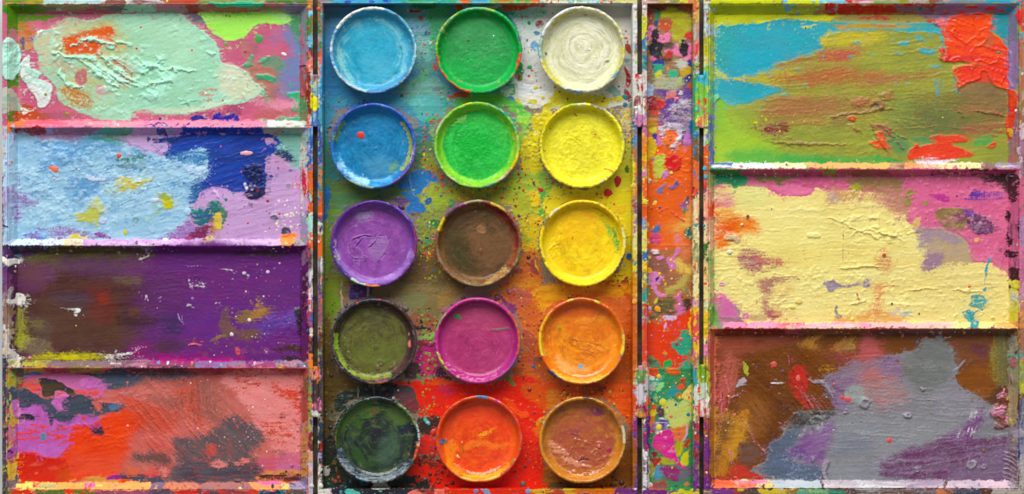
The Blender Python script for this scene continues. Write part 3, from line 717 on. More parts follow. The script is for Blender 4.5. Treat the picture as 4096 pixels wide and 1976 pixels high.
P('#925a50', [1180, 250, 1420, 260, 1440, 350, 1260, 340], f=14, dry=24, ang=-30, o=.8)
P('#d66e66', [1060, 560, 1300, 540, 1500, 560, 1400, 700, 1200, 720, 1060, 660], f=30, dry=30, ang=-42, gap=.25, c2='#c85a52')
P('#da7068', [1440, 440, 1700, 460, 1650, 580, 1480, 540], f=24, dry=24, gap=.25, o=.9)
P('#565058', [1350, 600, 1640, 560, 1800, 420, 1960, 460, 2080, 520, 2100, 620, 2000, 680, 2060, 800, 2050, 900, 1960, 935, 1300, 935, 1220, 890, 1440, 860], f=14, dry=34, ang=-42, c2='#645a5c', sw=5, sl=160)
P('#56545c', [1440, 780, 2050, 790, 2050, 900, 1900, 930, 1400, 930], f=12, dry=16, ang=-3, c2='#4c4450')
P('#6a4c4c', [1060, 720, 1330, 690, 1340, 800, 1100, 780], f=14, dry=24, ang=-35, gap=.3)
P('#50424e', [960, 880, 1220, 880, 1320, 930, 1100, 945, 980, 925], f=6, dry=14, c2='#465064')
P('#c4504a', [1640, 650, 1720, 640, 1700, 720, 1650, 710], f=5, dry=16, gap=.25)
P('#d8807a', [1680, 770, 1760, 770, 1800, 810, 1720, 840, 1670, 820], f=5, dry=16, gap=.2)
P('#d47a72', [1840, 790, 1980, 740, 1960, 790, 1880, 810], f=4, dry=14, gap=.3)
P('#d8623e', [1000, 830, 1100, 830, 1090, 880, 1010, 880], f=8, dry=12, o=.9)
P('#d85048', [1140, 850, 1300, 840, 1280, 890, 1180, 890], f=8, dry=22, gap=.35, ang=-10)
P('#e08078', [1250, 850, 1320, 830, 1320, 890, 1280, 890], dry=14, gap=.3)
for k in range(13):
    x = 1000 + k * 44 + random.uniform(-8, 8); y = 300 + k * 6 + random.uniform(-30, 50)
    L = random.uniform(120, 330)
    S(random.choice(['#c23c26', '#8a4a44', '#d8645a', '#b04a3a']), [x, y, x + L * .7, y + L * .8], 6, w=2, h=random.choice([-3, 3]), o=.75, dry=3)
for k in range(9):
    x = 1390 + k * 23 + random.uniform(-5, 5)
    S(random.choice(['#c8402a', '#8c4a42', '#d86858', '#a8503e']), [x, 190 + random.uniform(-20, 40), x + 8, 420 + random.uniform(-60, 60)], 5, w=2, h=random.choice([-3, 3]), o=.75, dry=3)
relief('ridge', [1000, 280, 1300, 300, 1700, 560, 1640, 800, 1300, 800, 1100, 560], 4.5, 6, -48, 300, thr=.52)
relief('ridge', [1380, 130, 1780, 150, 1780, 540, 1460, 520], 4.5, 6, -84, 260, thr=.52)
relief('ridge', [1780, 300, 2140, 520, 2120, 680, 1960, 700, 1780, 480], 4, 6, -46, 240, thr=.52)
relief('ridge', [1300, 760, 2060, 760, 2060, 920, 1300, 920], 3, 5, -3, 200, thr=.52)
relief('wrinkle', [960, 170, 1300, 180, 1420, 320, 1000, 330], 4, 40)
MIDR = [980, 250, 1400, 200, 1900, 420, 2100, 620, 1900, 760, 1300, 760, 1040, 600]
for q, a in (('#c43a22', -48), ('#6a3c3a', -50), ('#d87468', -47)):
    relief('ridge', MIDR, 1, 4.5, a, 280, thr=.57, col=q, o=.45)
for q, a in (('#c43a22', -84), ('#6a3c3a', -83)):
    relief('ridge', [1370, 140, 1780, 160, 1780, 520, 1480, 500], 1, 4.5, a, 240, thr=.55, col=q, o=.5)
relief('ridge', [1300, 700, 2060, 700, 2060, 920, 1300, 920], 1, 4.5, -4, 200, thr=.57, col='#b8483c', o=.6)
# coral on the right
COR = [1760, 82, 2380, 78, 2395, 480, 2390, 780, 2200, 720, 2120, 600, 2000, 440, 1860, 220]
P('#dc7e7c', COR, w=8, f=12, dry=16, c2='#e08a88', ang=-20)
P('#c8432c', [1860, 100, 2000, 90, 2060, 130, 1960, 190, 1880, 180], f=8, dry=30, gap=.52)
P('#cc452c', [2160, 160, 2300, 180, 2380, 240, 2370, 380, 2280, 280, 2180, 220], f=8, dry=32, gap=.4)
P('#c84a34', [2060, 460, 2280, 440, 2260, 620, 2120, 580], f=12, dry=36, gap=.52)
P('#c0505c', [2060, 740, 2380, 700, 2390, 870, 2200, 860, 2050, 840], f=16, dry=26, o=.8, c2='#c4608a')
P('#c46a90', [2200, 800, 2380, 790, 2390, 860, 2200, 860], f=8, dry=22, gap=.35)
P('#d08a4c', [2040, 880, 2160, 850, 2390, 850, 2390, 890, 2200, 880, 2060, 915], f=5, dry=16, gap=.25)
P('#4a3026', [2060, 890, 2140, 870, 2180, 885, 2250, 870, 2260, 905, 2180, 915, 2060, 918], f=4, dry=12)
P('#5a302c', [2280, 890, 2390, 880, 2390, 925, 2240, 922], f=5, dry=10)
P('#8a5a4a', [2170, 680, 2260, 690, 2250, 720, 2170, 705], f=6, dry=14, o=.7)
P('#8a5048', [2205, 390, 2260, 385, 2260, 415, 2215, 415], f=4, dry=12, h=3)
P('#7a4a40', [2300, 800, 2330, 790, 2325, 815, 2305, 820], f=3, dry=5, h=3)
relief('grain', COR, 3, 6)
spots(150, 1850, 100, 2380, 700, ['#c83a28', '#c23c2a', '#e09a98'], 1.2, 3.2, h=1)
spots(36, 1400, 100, 2380, 760, ['#e8d8d4', '#ece0dc'], 1.2, 2.8)
# ochre at the foot
P('#c88a40', [620, 925, 700, 900, 780, 885, 840, 905, 1000, 925, 1020, 945, 620, 945], f=3, dry=6, c2='#d09850')
P('#8a2a90', [830, 905, 870, 888, 950, 890, 970, 910, 870, 918], f=3, dry=6)
P('#e04a22', [920, 920, 990, 910, 1050, 938, 980, 955], f=3, dry=5)
relief('brush', RED, 2, 6, 30, 90)
relief('brush', VIO, 2.6, 6, 85, 90)
relief('brush', [600, 60, 1300, 70, 1000, 200, 640, 420, 200, 360, 560, 250], 2.6, 5, 6, 100)
relief('grain', [130, 80, 1200, 80, 1200, 930, 130, 930], 2, 8)
relief('wrinkle', [560, 480, 1000, 460, 1000, 660, 800, 640, 600, 560], 3.5, 36)
# left wall, rim and right wall
bands_v(-10, 26, [(-20, 620, '#3a465a', '#404450'), (600, 830, '#34384a'), (800, 1040, '#78a41e', '#6a9420')])
bands_v(24, 60, [(-20, 1040, '#4a4a50', '#3c3c48')])
bands_v(58, 138, [(40, 130, '#c8c030', '#6a8a70'), (120, 220, '#7a9090', '#b8b040'), (210, 330, '#4a6a90', '#50506a'), (320, 430, '#c87a9a', '#d8c040'), (420, 520, '#7a7080', '#d8b840'), (510, 640, '#d87070', '#c88aa8'), (630, 760, '#a85aa8', '#e0c44c'), (740, 930, '#e2cc4e', '#d8b84c'), (910, 1000, '#5a6888', '#7a7078')], w=10)
P('#c878b8', [100, 290, 150, 300, 160, 420, 110, 420], w=7, h=3, dry=6)
P('#b060b0', [60, 690, 120, 650, 135, 690, 100, 740, 60, 760], w=8, h=3)
for q in ((80, 680), (95, 700), (30, 820), (36, 850)):
    E('#7aa020' if q[0] < 50 else '#3c3a48', q[0], q[1], 12, 10, h=3)
bands_v(2388, 2446, [(70, 220, '#984838', '#8a5a3a'), (200, 470, '#b8584c', '#a84a48'), (450, 640, '#c0606a', '#c88a50'), (620, 920, '#c89a50', '#b87a58'), (900, 960, '#7a78a0')], w=8)
relief('clump', [2330, 230, 2450, 230, 2450, 860, 2330, 840], 5, 14, thr=.58, col='#7a2c3c', o=.9)
bands_h(938, 1000, [(60, 140, '#7a6a78', '#8a7a80'), (120, 290, '#eee07c', '#e8d870'), (270, 320, '#e8584a', '#e88050'), (300, 460, '#e8d474', '#b8a878'), (440, 700, '#ecb060', '#f0b868'), (680, 760, '#d86a98', '#e8985a'), (740, 1220, '#f0b268', '#eea862'), (1200, 1320, '#7c6880', '#887088'), (1300, 1600, '#c88070', '#e08860'), (1560, 2020, '#b07670', '#9c7480'), (2000, 2240, '#f0a862', '#e8907a'), (2220, 2330, '#ead070'), (2300, 2440, '#8a80a0', '#a89ab8')], w=5, dry=5)
P('#e070a0', [2040, 932, 2160, 928, 2240, 945, 2180, 955, 2060, 950], w=4, h=2)
S('#4a4040', [2155, 955, 2165, 985], 18, dry=3); S('#38383c', [2290, 945, 2330, 955], 14, dry=3)
S('#3a3640', [1850, 915, 1880, 935, 1930, 940], 10, dry=3, h=4)
E('#c878c0', 715, 965, 45, 20, w=5); S('#e04a28', [720, 940, 705, 1000], 20, dry=3)
bands_h(1000, 1060, [(0, 120, '#3a3c44', '#78a41e'), (110, 300, '#d83c20', '#c83a2a'), (280, 540, '#5a7030', '#6a6a3a'), (520, 620, '#dc3c22'), (600, 760, '#6a7030'), (740, 1240, '#8a4a60', '#a05068'), (1220, 1380, '#5c4a5c'), (1360, 1560, '#c83428', '#b03028'), (1540, 1760, '#584450', '#6a4a54'), (1740, 2100, '#c8402c', '#8a4040'), (2090, 2260, '#1f7a90', '#2a3040'), (2250, 2450, '#5a5450', '#504c50')], w=5)
E('#28303c', 2180, 1020, 45, 16, dry=4)
# right rim of the lid beside the first gap (all four wells)
F(1180, 0, 660 / 1243)
RIMA = [(-30, 85, '#b87a34', '#7a7a6a'), (80, 135, '#e0522a'), (130, 262, '#4c7c34', '#78803a'), (258, 372, '#68bede', '#58aacc'), (366, 440, '#503848', '#b8482c'), (430, 575, '#de6c5c', '#e48a78'), (560, 870, '#8c3626', '#7c3024'), (865, 960, '#d8dad4', '#a8b8c0'), (950, 1250, '#2c52a0', '#7aa4c8')]
bands_v(92, 136, RIMA, w=6)
bands_v(166, 209, [(-30, 60, '#8a5a3c', '#c8603a'), (50, 190, '#c46a30', '#6a6a34'), (180, 262, '#4a7a38'), (258, 380, '#6c98b0', '#5a86a0'), (370, 460, '#a84a30', '#c0603c'), (450, 580, '#de6c5c'), (570, 645, '#a8ccb8', '#8ab0a0'), (635, 910, '#2e88b4', '#3a9ac0'), (900, 1250, '#2a4a98', '#4a4a94')], w=6)
F(1180, 660, 660 / 1243)
bands_v(96, 142, [(-10, 60, '#3a70a8', '#d86a34'), (50, 200, '#e2681f', '#d85c1c'), (190, 260, '#6a4a34', '#c0a050'), (240, 380, '#dc5c1e', '#c8561c'), (380, 540, '#a8dcc8', '#90c8b8'), (530, 640, '#e45a20', '#e8702c'), (630, 960, '#d4d0d4', '#5a4048'), (950, 1120, '#c03a38', '#d0d0d8'), (1110, 1250, '#4a58a0', '#b8484a')], w=6)
bands_v(172, 218, [(-10, 60, '#e86a24', '#2a6ad0'), (60, 200, '#e0661e', '#2a8a80'), (190, 380, '#dc5a20', '#b85a20'), (370, 460, '#5a3a80', '#7a4a70'), (440, 530, '#a4d8c4'), (525, 710, '#e85a22', '#e06420'), (700, 920, '#d8d4d8', '#50303c'), (910, 1010, '#5a3c88'), (1000, 1250, '#7a5a80', '#a85a3c')], w=6)
F(1180, 1316, 660 / 1243)
bands_v(102, 146, [(-10, 50, '#d8d4d0', '#a84a40'), (40, 170, '#4a2c2c', '#5a3030'), (165, 330, '#ea7a2a', '#d8803c'), (310, 520, '#8a9a3a', '#6a4a70'), (510, 680, '#78a030', '#4a4a70'), (670, 770, '#6a70a8', '#a8a050'), (760, 940, '#8a3030', '#6a3a3c'), (930, 1000, '#e0a080'), (990, 1260, '#d8c8c0', '#b8a8c0')], w=6)
bands_v(172, 216, [(-10, 60, '#5a60a0', '#b87a5a'), (50, 190, '#4c2e30', '#5a3a38'), (180, 240, '#6aa078', '#b86a40'), (230, 680, '#38404c', '#2c3a54'), (670, 850, '#2a3440', '#34506a'), (840, 980, '#c83420', '#1f1c20'), (950, 1010, '#a894c8'), (1000, 1260, '#dcd8cc', '#d0ccc0')], w=6)
F(0, 0, 1)
# ------------------------------------------------------------------ paint on the right mixing lid
RS = 1316 / 2337
# --- well 1: olive, turquoise, red
F(2780, 0, RS)
R('#9a9c40', 60, 0, 2340, 1200, w=0, c2='#96983c')
bands_h(-20, 28, [(90, 640, '#d2da32', '#c8d024'), (620, 700, '#7ac0d0'), (690, 890, '#d2d83a'), (870, 1080, '#7cc0d4', '#90ccd8'), (1070, 1150, '#cc2c30'), (1140, 1330, '#dcd8d8', '#d05a60'), (1300, 1480, '#a89a8a', '#70b050'), (1470, 1660, '#b08a78', '#a8a098'), (1640, 1800, '#8a5a4a', '#7a4a40'), (1780, 2060, '#a89684', '#6a8a98'), (2040, 2340, '#2fa4b8', '#3a98b0')])
bands_h(28, 104, [(100, 660, '#bcc022', '#aab428'), (640, 700, '#7aa8a8'), (690, 880, '#b8ba28', '#a8a838'), (860, 1000, '#a09a4c', '#c03a30'), (890, 1480, '#b81c1c', '#c42420'), (1440, 1720, '#ae2a30', '#8a6070'), (1690, 2240, '#84688c', '#927498'), (2200, 2330, '#3a96a4', '#7a7090')], w=7)
for q in ([1740, 95, 1800, 88], [1860, 92, 1920, 88], [1930, 55, 2010, 50], [2050, 65, 2140, 60], [2160, 85, 2200, 80]):
    S('#d0342c', q, 22, dry=5)
E('#2c5a88', 1600, 65, 16, 14); E('#2c5a88', 1670, 50, 9, 8)
# washed green and yellow-green base
P('#a2b83a', [130, 640, 330, 760, 480, 880, 560, 1000, 600, 1160, 130, 1160], f=30, dry=20, c2='#8ab43a', ang=20, sw=16)
P('#5fae40', [130, 640, 230, 700, 240, 790, 200, 900, 130, 960], f=26, dry=14, o=.85)
P('#a8cc3c', [130, 960, 220, 1000, 280, 1130, 130, 1160], f=20, o=.9)
P('#4aa052', [330, 1060, 620, 1090, 900, 1110, 1200, 1120, 1520, 1090, 1540, 1160, 300, 1160], f=14, dry=14, c2='#3f9050', ang=2)
P('#cdd22c', [130, 104, 640, 104, 1000, 108, 1020, 140, 830, 150, 640, 130, 480, 160, 240, 180, 130, 195], f=4, dry=8, c2='#b8c030', ang=5)
P('#a8963c', [1000, 108, 1700, 108, 1720, 170, 1080, 170], f=10, dry=14, c2='#9a8a4c', o=.9)
P('#84688c', [1560, 104, 1900, 104, 1860, 130, 1700, 135, 1640, 125], f=5, dry=9)
P('#c03a3c', [1130, 120, 1380, 116, 1360, 140, 1180, 138], f=3, dry=12, gap=.35, ang=-5)
P('#c0403c', [1640, 140, 1740, 140, 1730, 165, 1660, 160], dry=6)
# turquoise
TQ = [135, 205, 240, 190, 330, 170, 480, 160, 620, 140, 760, 145, 1100, 160, 1380, 165, 1740, 168, 1740, 235, 1520, 240, 1380, 210, 1180, 220, 960, 240, 940, 320, 860, 400, 760, 420, 600, 460, 520, 500, 500, 530, 340, 545, 300, 560, 360, 580, 560, 600, 620, 640, 560, 660, 460, 700, 380, 730, 230, 755, 190, 690, 135, 680]
P('#2fa0b0', TQ, w=6, dry=5, c2='#3a9aac', ang=-25, h=1, sw=9)
P('#22a4c0', [300, 380, 560, 340, 640, 420, 500, 500, 320, 520], f=40, o=.5)
P('#38a090', [140, 210, 280, 200, 260, 420, 140, 480], f=40, o=.5, dry=20)
P('#5aa890', [900, 150, 1640, 168, 1640, 200, 1000, 190], f=10, dry=12, o=.7)
P('#cfc63c', [760, 180, 860, 172, 830, 195, 770, 192], dry=5)
# olive field with brown drag
OL = [270, 560, 340, 545, 520, 520, 560, 470, 720, 420, 830, 380, 900, 340, 900, 300, 960, 230, 1060, 250, 1140, 225, 1400, 230, 1740, 240, 1760, 430, 1840, 480, 1860, 640, 2000, 600, 2130, 560, 2220, 640, 2220, 1000, 2220, 1160, 1500, 1150, 1300, 1100, 900, 1090, 560, 1010, 300, 930, 220, 820, 240, 760, 420, 730, 500, 690, 640, 650, 540, 600]
P('#9a9d40', OL, w=8, dry=8, h=1.2, c2='#8c9240', ang=5, sw=6, sl=140)
P('#9cc040', [130, 770, 300, 800, 420, 930, 520, 1080, 560, 1160, 130, 1160], f=70, o=.8)
P('#50a848', [300, 1060, 620, 1085, 900, 1110, 1200, 1125, 1300, 1160, 280, 1160], f=26, dry=14, o=.8)
P('#c0b038', [880, 285, 960, 230, 1140, 225, 1360, 240, 1300, 300, 960, 330], f=12, dry=10, c2='#b0a83a')
P('#b8ac3c', [340, 545, 560, 490, 700, 500, 620, 600, 520, 600], f=12, dry=14, o=.8)
P('#b09a3a', [1020, 172, 1500, 178, 1480, 205, 1040, 205], f=4, dry=9, c2='#b8783c')
P('#c6c240', [140, 510, 170, 505, 220, 545, 200, 570, 160, 540], dry=5)
P('#c0b43c', [270, 560, 350, 545, 360, 580, 300, 575], dry=6)
P('#ac7c48', [580, 450, 830, 380, 1000, 350, 1160, 350, 1060, 430, 800, 480, 640, 490], f=18, dry=34, ang=10, gap=.44, c2='#ac6a48', o=.8)
P('#b85c48', [870, 380, 1140, 345, 1180, 380, 980, 440], f=14, dry=30, ang=8, gap=.35)
P('#a86a3e', [520, 540, 900, 480, 1160, 480, 1400, 560, 1000, 620, 640, 600], f=22, dry=36, ang=14, gap=.42, sw=4, sl=160)
P('#b4623c', [780, 580, 900, 530, 1040, 500, 1120, 530, 940, 570], f=7, dry=22, ang=18, gap=.32, sw=4, sl=140)
P('#986840', [480, 710, 800, 680, 1160, 700, 1290, 700, 1330, 750, 1200, 800, 960, 830, 900, 870, 640, 870, 490, 840], f=24, dry=34, ang=3, c2='#a06448', sw=4, sl=180, gap=.32, o=.7)
P('#a85c48', [540, 740, 780, 720, 1000, 740, 900, 800, 620, 810], f=30, dry=34, ang=3, o=.7, gap=.4, sw=4, sl=160)
P('#a4704a', [1160, 550, 1400, 540, 1700, 490, 1680, 540, 1400, 600, 1200, 610], f=14, dry=30, gap=.45, ang=8, sw=4, sl=160)
P('#6e8044', [1400, 700, 1640, 680, 1640, 880, 1500, 980, 1360, 900], f=50, dry=20, o=.6)
P('#76703c', [1560, 690, 1900, 640, 2060, 560, 2200, 650, 2210, 900, 2000, 960, 1700, 960, 1560, 860], f=40, dry=30, c2='#6f783e', ang=-4, sw=5, sl=160)
P('#5c6c44', [1540, 800, 1820, 800, 1960, 900, 1700, 960, 1480, 960], f=40, dry=26, o=.7)
P('#7c6644', [1860, 640, 2030, 510, 2080, 510, 2120, 600, 2200, 640, 2190, 800, 1950, 700], f=12, dry=16, c2='#857048', ang=20)
P('#a06048', [1900, 900, 2160, 860, 2200, 900, 2080, 960, 1920, 960], f=20, dry=30, gap=.4, ang=15)
P('#9a6848', [1820, 760, 2040, 740, 2200, 810, 2000, 800], f=14, dry=26, gap=.45, ang=-8)
P('#4c8a58', [1340, 940, 1500, 1000, 1520, 1060, 1600, 1000, 1700, 990, 1560, 1080, 1440, 1090, 1330, 1000], f=12, dry=18, o=.85)
P('#5a8c58', [1540, 980, 1680, 970, 1680, 1010, 1580, 1010], f=6, dry=8)
P('#5ba050', [1980, 990, 2100, 960, 2110, 1010, 2000, 1030], f=6, dry=16, gap=.25)
P('#8e6450', [420, 890, 640, 880, 660, 940, 560, 950, 440, 930], f=6, dry=26, gap=.42, c2='#7a2a38', ang=-12)
P('#7c2430', [500, 920, 650, 910, 650, 950, 560, 945], f=4, dry=18, gap=.46, ang=0)
P('#7a6a44', [960, 840, 1080, 810, 1100, 880, 1000, 890], f=10, dry=18, o=.7)
# turquoise flakes
for q in ([1110, 300, 1160, 292, 1180, 300, 1130, 308], [1560, 255, 1600, 260, 1615, 295, 1580, 290], [1370, 285, 1430, 285, 1420, 295], [1450, 300, 1520, 300, 1500, 330, 1460, 325], [1590, 345, 1690, 350, 1695, 385, 1640, 385, 1600, 370], [1420, 365, 1470, 375, 1460, 385], [1080, 395, 1120, 403, 1100, 408], [1670, 465, 1740, 460, 1740, 470, 1690, 480], [760, 605, 800, 600, 790, 615], [600, 475, 630, 485, 610, 495], [700, 492, 760, 488, 750, 500], [1235, 385, 1290, 390, 1270, 396], [1415, 590, 1445, 595, 1425, 605], [1500, 590, 1530, 600, 1510, 608], [600, 680, 650, 670, 640, 690], [1700, 205, 1740, 200, 1740, 240, 1700, 240], [1740, 270, 1760, 265, 1765, 300, 1745, 300], [900, 395, 915, 390, 915, 430]):
    P('#46a2ac', q, w=5, dry=4, h=1)
S('#46a0aa', [1730, 165, 1755, 270, 1785, 370, 1800, 440], 14, w=3, dry=4)
S('#46a0aa', [1700, 560, 1715, 620, 1725, 680], 26, w=3, dry=5)
S('#46a0aa', [1830, 540, 1850, 610, 1865, 680], 12, w=3, dry=4)
# red slab on the right
RD = [1690, 160, 1800, 130, 1880, 100, 2060, 95, 2110, 115, 2115, 180, 2090, 220, 2150, 260, 2200, 320, 2245, 370, 2240, 480, 2230, 560, 2260, 620, 2200, 640, 2120, 600, 2080, 520, 2030, 510, 2030, 560, 1930, 590, 1870, 630, 1850, 560, 1830, 480, 1980, 460, 1860, 440, 1800, 440, 1740, 435, 1745, 340, 1790, 420, 1770, 300, 1745, 190]
P('#e2402a', RD, w=6, h=5, edge=3, c2='#ee5024', ang=-12, sw=10)
P('#f0501c', [1800, 130, 2060, 95, 2110, 120, 2100, 200, 1960, 220, 1820, 190], f=16, o=.8, dry=8)
P('#d22838', [1740, 340, 1770, 340, 1800, 440, 1745, 435], f=3, dry=4)
P('#d8322e', [1840, 500, 2020, 470, 2200, 450, 2230, 560, 2120, 580, 1900, 560], f=12, dry=10, o=.8, c2='#e43c2c')
P('#cc2c34', [1840, 400, 2040, 410, 2020, 440, 1860, 440], f=8, dry=10, o=.8)
P('#e07880', [1710, 165, 1740, 135, 1800, 145, 1790, 180, 1740, 175], f=3, dry=7, h=2)
P('#8e6a4c', [2065, 280, 2110, 220, 2120, 270, 2110, 330, 2070, 320], f=6, dry=9, o=.6)
P('#7a8040', [2145, 360, 2170, 360, 2165, 385, 2145, 382], w=3, h=-1)
S('#8a7a40', [1960, 470, 2040, 455], 10, dry=5); S('#8f8040', [1820, 475, 1900, 468], 9, dry=5)
relief('ridge', RD, 5, 11, -18, 160, thr=.54)
relief('wrinkle', RD, 5, 70)
P('#2f94a0', [2110, 106, 2225, 106, 2225, 330, 2190, 310, 2150, 250, 2095, 225, 2110, 170], w=5, c2='#3a8a94')
# red on right wall
P('#d83428', [2210, 640, 2280, 650, 2290, 740, 2280, 850, 2250, 960, 2230, 980, 2200, 880, 2225, 800, 2230, 700], w=8, h=4, c2='#e04a2c', dry=5)
# reds below
P('#e4482e', [1670, 970, 1840, 962, 1920, 980, 1925, 1000, 1820, 1015, 1860, 1040, 1980, 1090, 1985, 1100, 1860, 1125, 1660, 1130, 1515, 1128, 1520, 1060, 1580, 1040, 1680, 1020], w=6, h=3, edge=1.5, c2='#d8402c', ang=5, dry=4)
P('#ea4c2c', [1280, 940, 1340, 940, 1350, 1000, 1390, 1060, 1330, 1060, 1250, 1030, 1240, 1005, 1300, 995], w=7, h=4, dry=4, c2='#f06040')
P('#dc3a26', [2060, 1040, 2130, 1010, 2140, 1020, 2120, 1055], w=4, h=3)
E('#d03c2c', 1118, 845, 32, 22, h=6, w=8, dry=4)
E('#dc5a34', 1576, 1032, 14, 12, h=5)
S('#cc4430', [1860, 1000, 1920, 985], 12, dry=4)
# thick lumps
P('#8c5c3c', [1240, 760, 1260, 720, 1300, 710, 1340, 740, 1330, 780, 1310, 782, 1300, 745, 1270, 740], w=6, h=10, c2='#a0744a')
E('#8f8a80', 1292, 752, 24, 20, w=5, h=-3)
P('#a86448', [1100, 720, 1180, 690, 1250, 705, 1220, 740, 1120, 760], f=5, dry=14, h=5, gap=.2)
P('#96703f', [1300, 660, 1400, 650, 1420, 700, 1340, 700], f=6, dry=16, h=5, gap=.35)
for q in ([1240, 870, 1270, 940, 1320, 1010, 1360, 1060, 1380, 1090], [1290, 890, 1370, 900, 1420, 940, 1500, 990], [960, 830, 1060, 810, 1200, 800, 1330, 770, 1480, 780], [1110, 880, 1140, 920, 1180, 940], [1330, 900, 1420, 980, 1480, 1060], [540, 1005, 800, 1020, 1080, 1030], [1850, 760, 1900, 830], [2000, 790, 2120, 800, 2200, 830]):
    S('#8f6040', q, 10, w=6, dry=6, h=6, o=.8)
P('#9a6448', [1260, 890, 1360, 890, 1400, 960, 1300, 950], f=8, dry=18, h=3, gap=.3)
relief('ridge', [480, 680, 1300, 660, 1300, 860, 900, 900, 500, 860], 4, 5, 3, 220, thr=.52, col='#b06a48', o=.5)
for q, a, t in (('#a85a3c', 7, .58), ('#6f6a30', 5, .57), ('#b8b04c', 4, .6)):
    relief('ridge', [560, 480, 900, 340, 1700, 300, 1860, 640, 2200, 700, 2180, 980, 1300, 900, 700, 640], 1, 4, a, 280, thr=t, col=q, o=.35)
relief('ridge', [1300, 640, 2200, 660, 2200, 980, 1400, 980], 1, 4, -6, 280, thr=.56, col='#a05a40', o=.35)
relief('ridge', [560, 900, 1300, 900, 1400, 1100, 600, 1080], 1, 4, -3, 240, thr=.6, col='#8a6a3a', o=.6)
relief('ridge', [900, 240, 1740, 260, 1860, 660, 1300, 660, 700, 620, 520, 540], 3.2, 5, 6, 240, thr=.54)
relief('ridge', [1300, 700, 2200, 660, 2200, 980, 1500, 980], 3.6, 6, -4, 260, thr=.54)
relief('ridge', [1060, 640, 1460, 640, 1440, 1080, 1100, 1000], 5, 10, -38, 120, thr=.57)
relief('brush', OL, 3, 4, 4, 200)
relief('clump', [560, 950, 1300, 900, 1400, 1100, 700, 1100], 3.5, 14, thr=.56)
relief('grain', [130, 110, 2220, 110, 2220, 1150, 130, 1150], 2.6, 8)
relief('brush', TQ, 2.4, 6, -18, 90)
spots(40, 300, 780, 900, 960, ['#d8d020', '#c8b830'], 1.2, 4)
E('#dcd020', 428, 868, 18, 8, h=1.5)
spots(30, 140, 200, 900, 700, ['#2a7a8a', '#c8d040'], 1.2, 3)
# left wall
bands_v(58, 100, [(-10, 90, '#a8c0c0', '#c4c8b0'), (80, 260, '#b8c4d0', '#8a4a50'), (250, 470, '#c8be34', '#9a9a3a'), (460, 540, '#8ac048'), (530, 700, '#6ab8a0', '#5ab870'), (690, 840, '#78b848', '#90c850'), (820, 920, '#c8d83a', '#e07a60'), (900, 1000, '#b8b8c8', '#4a80a0'), (990, 1060, '#c8d0d0', '#5a8090'), (1040, 1200, '#e0662c', '#d85a28')], w=7)
bands_v(98, 138, [(20, 200, '#c8d038', '#b4bc30'), (180, 280, '#a8ccd8', '#b8c8e0'), (260, 400, '#c4cc48', '#a8b840'), (380, 480, '#dcb068', '#c8c850'), (470, 590, '#c8d448', '#a8c860'), (580, 720, '#4ab0a0', '#7ac0a0'), (700, 850, '#a0c060', '#8ab858'), (830, 1170, '#5a6cae', '#8a90c0')], w=7)
P('#7ac890', [110, 690, 160, 670, 170, 700, 140, 740, 115, 730], w=7, h=6)
# right wall and rim
bands_v(2226, 2300, [(100, 340, '#7c6a90', '#6a7a90'), (320, 660, '#8a78a4', '#84709a'), (640, 980, '#8a6c80', '#a05060'), (960, 1170, '#b06a5c', '#8a6a80')], w=7)
P('#d83428', [2215, 640, 2285, 660, 2290, 740, 2270, 850, 2245, 960, 2230, 980, 2205, 880, 2228, 800, 2230, 700], w=8, h=4, c2='#e04a2c', dry=6)
P('#c8a838', [2225, 920, 2255, 925, 2250, 970, 2230, 960], dry=6)
bands_v(2300, 2350, [(-20, 60, '#4a9ab0', '#6a6a60'), (50, 240, '#d83a34', '#c84a38'), (230, 320, '#5ab0c0', '#a06050'), (310, 760, '#b0604c', '#8a9a68'), (740, 900, '#a85a40', '#5a9a60'), (890, 990, '#d0c4cc', '#c09aa0'), (980, 1180, '#b8503c', '#a07090'), (1170, 1260, '#c8b8c0', '#b8a0a8')], w=7)
E('#d83a3a', 2305, 110, 22, 40, w=6, h=5)
# ledge, painted in the pale tones of a lit face
bands_h(1156, 1200, [(100, 300, '#dfe2ee', '#5a6cae'), (280, 560, '#cfe6e8', '#e8ecec'), (540, 820, '#e4e0c0', '#d8d8a0'), (800, 1380, '#eaae78', '#e8b868'), (1360, 1520, '#c8a078', '#7a5a48'), (1500, 1640, '#ea9a68', '#e8c0a0'), (1620, 1780, '#ead8d4', '#b8a04a'), (1760, 2070, '#ece4b8', '#e8dca0'), (2050, 2180, '#8a6a68'), (2160, 2310, '#9a8aa8', '#c8c0d0')], w=4, dry=5)
P('#e0d8e4', [1560, 1135, 1700, 1130, 1860, 1140, 1800, 1155, 1600, 1155], f=3, dry=9, gap=.2)
E('#e07090', 325, 1188, 16, 8, h=2); E('#d87890', 1850, 1188, 18, 9, h=2)

# --- well 2: yellow and pink
F(2780, 640, RS)
R('#d5658c', 60, 62, 2340, 1230, w=0, c2='#cf5f88')
bands_h(62, 112, [(90, 420, '#2e8040', '#3a7a34'), (340, 440, '#a8486a'), (420, 900, '#b45070', '#a8486a'), (900, 1010, '#7a9a2c', '#a05a50'), (1000, 1420, '#b4506c', '#8a5040'), (1400, 1700, '#c85a80'), (1680, 1960, '#8a3a58', '#b85078'), (1940, 2300, '#4a2c34', '#b04a70')], w=7)  # divider underside: its shade is painted into the darker pinks
P('#2a8c68', [132, 112, 360, 110, 360, 170, 300, 205, 200, 170, 132, 175], w=6, c2='#2f8058')
P('#7a7a44', [420, 120, 660, 112, 690, 130, 600, 160, 640, 180, 600, 190, 560, 150, 460, 150], f=3, dry=9, c2='#6a6a3c')
P('#7a8a34', [980, 118, 1020, 115, 1015, 135, 990, 135], w=4)
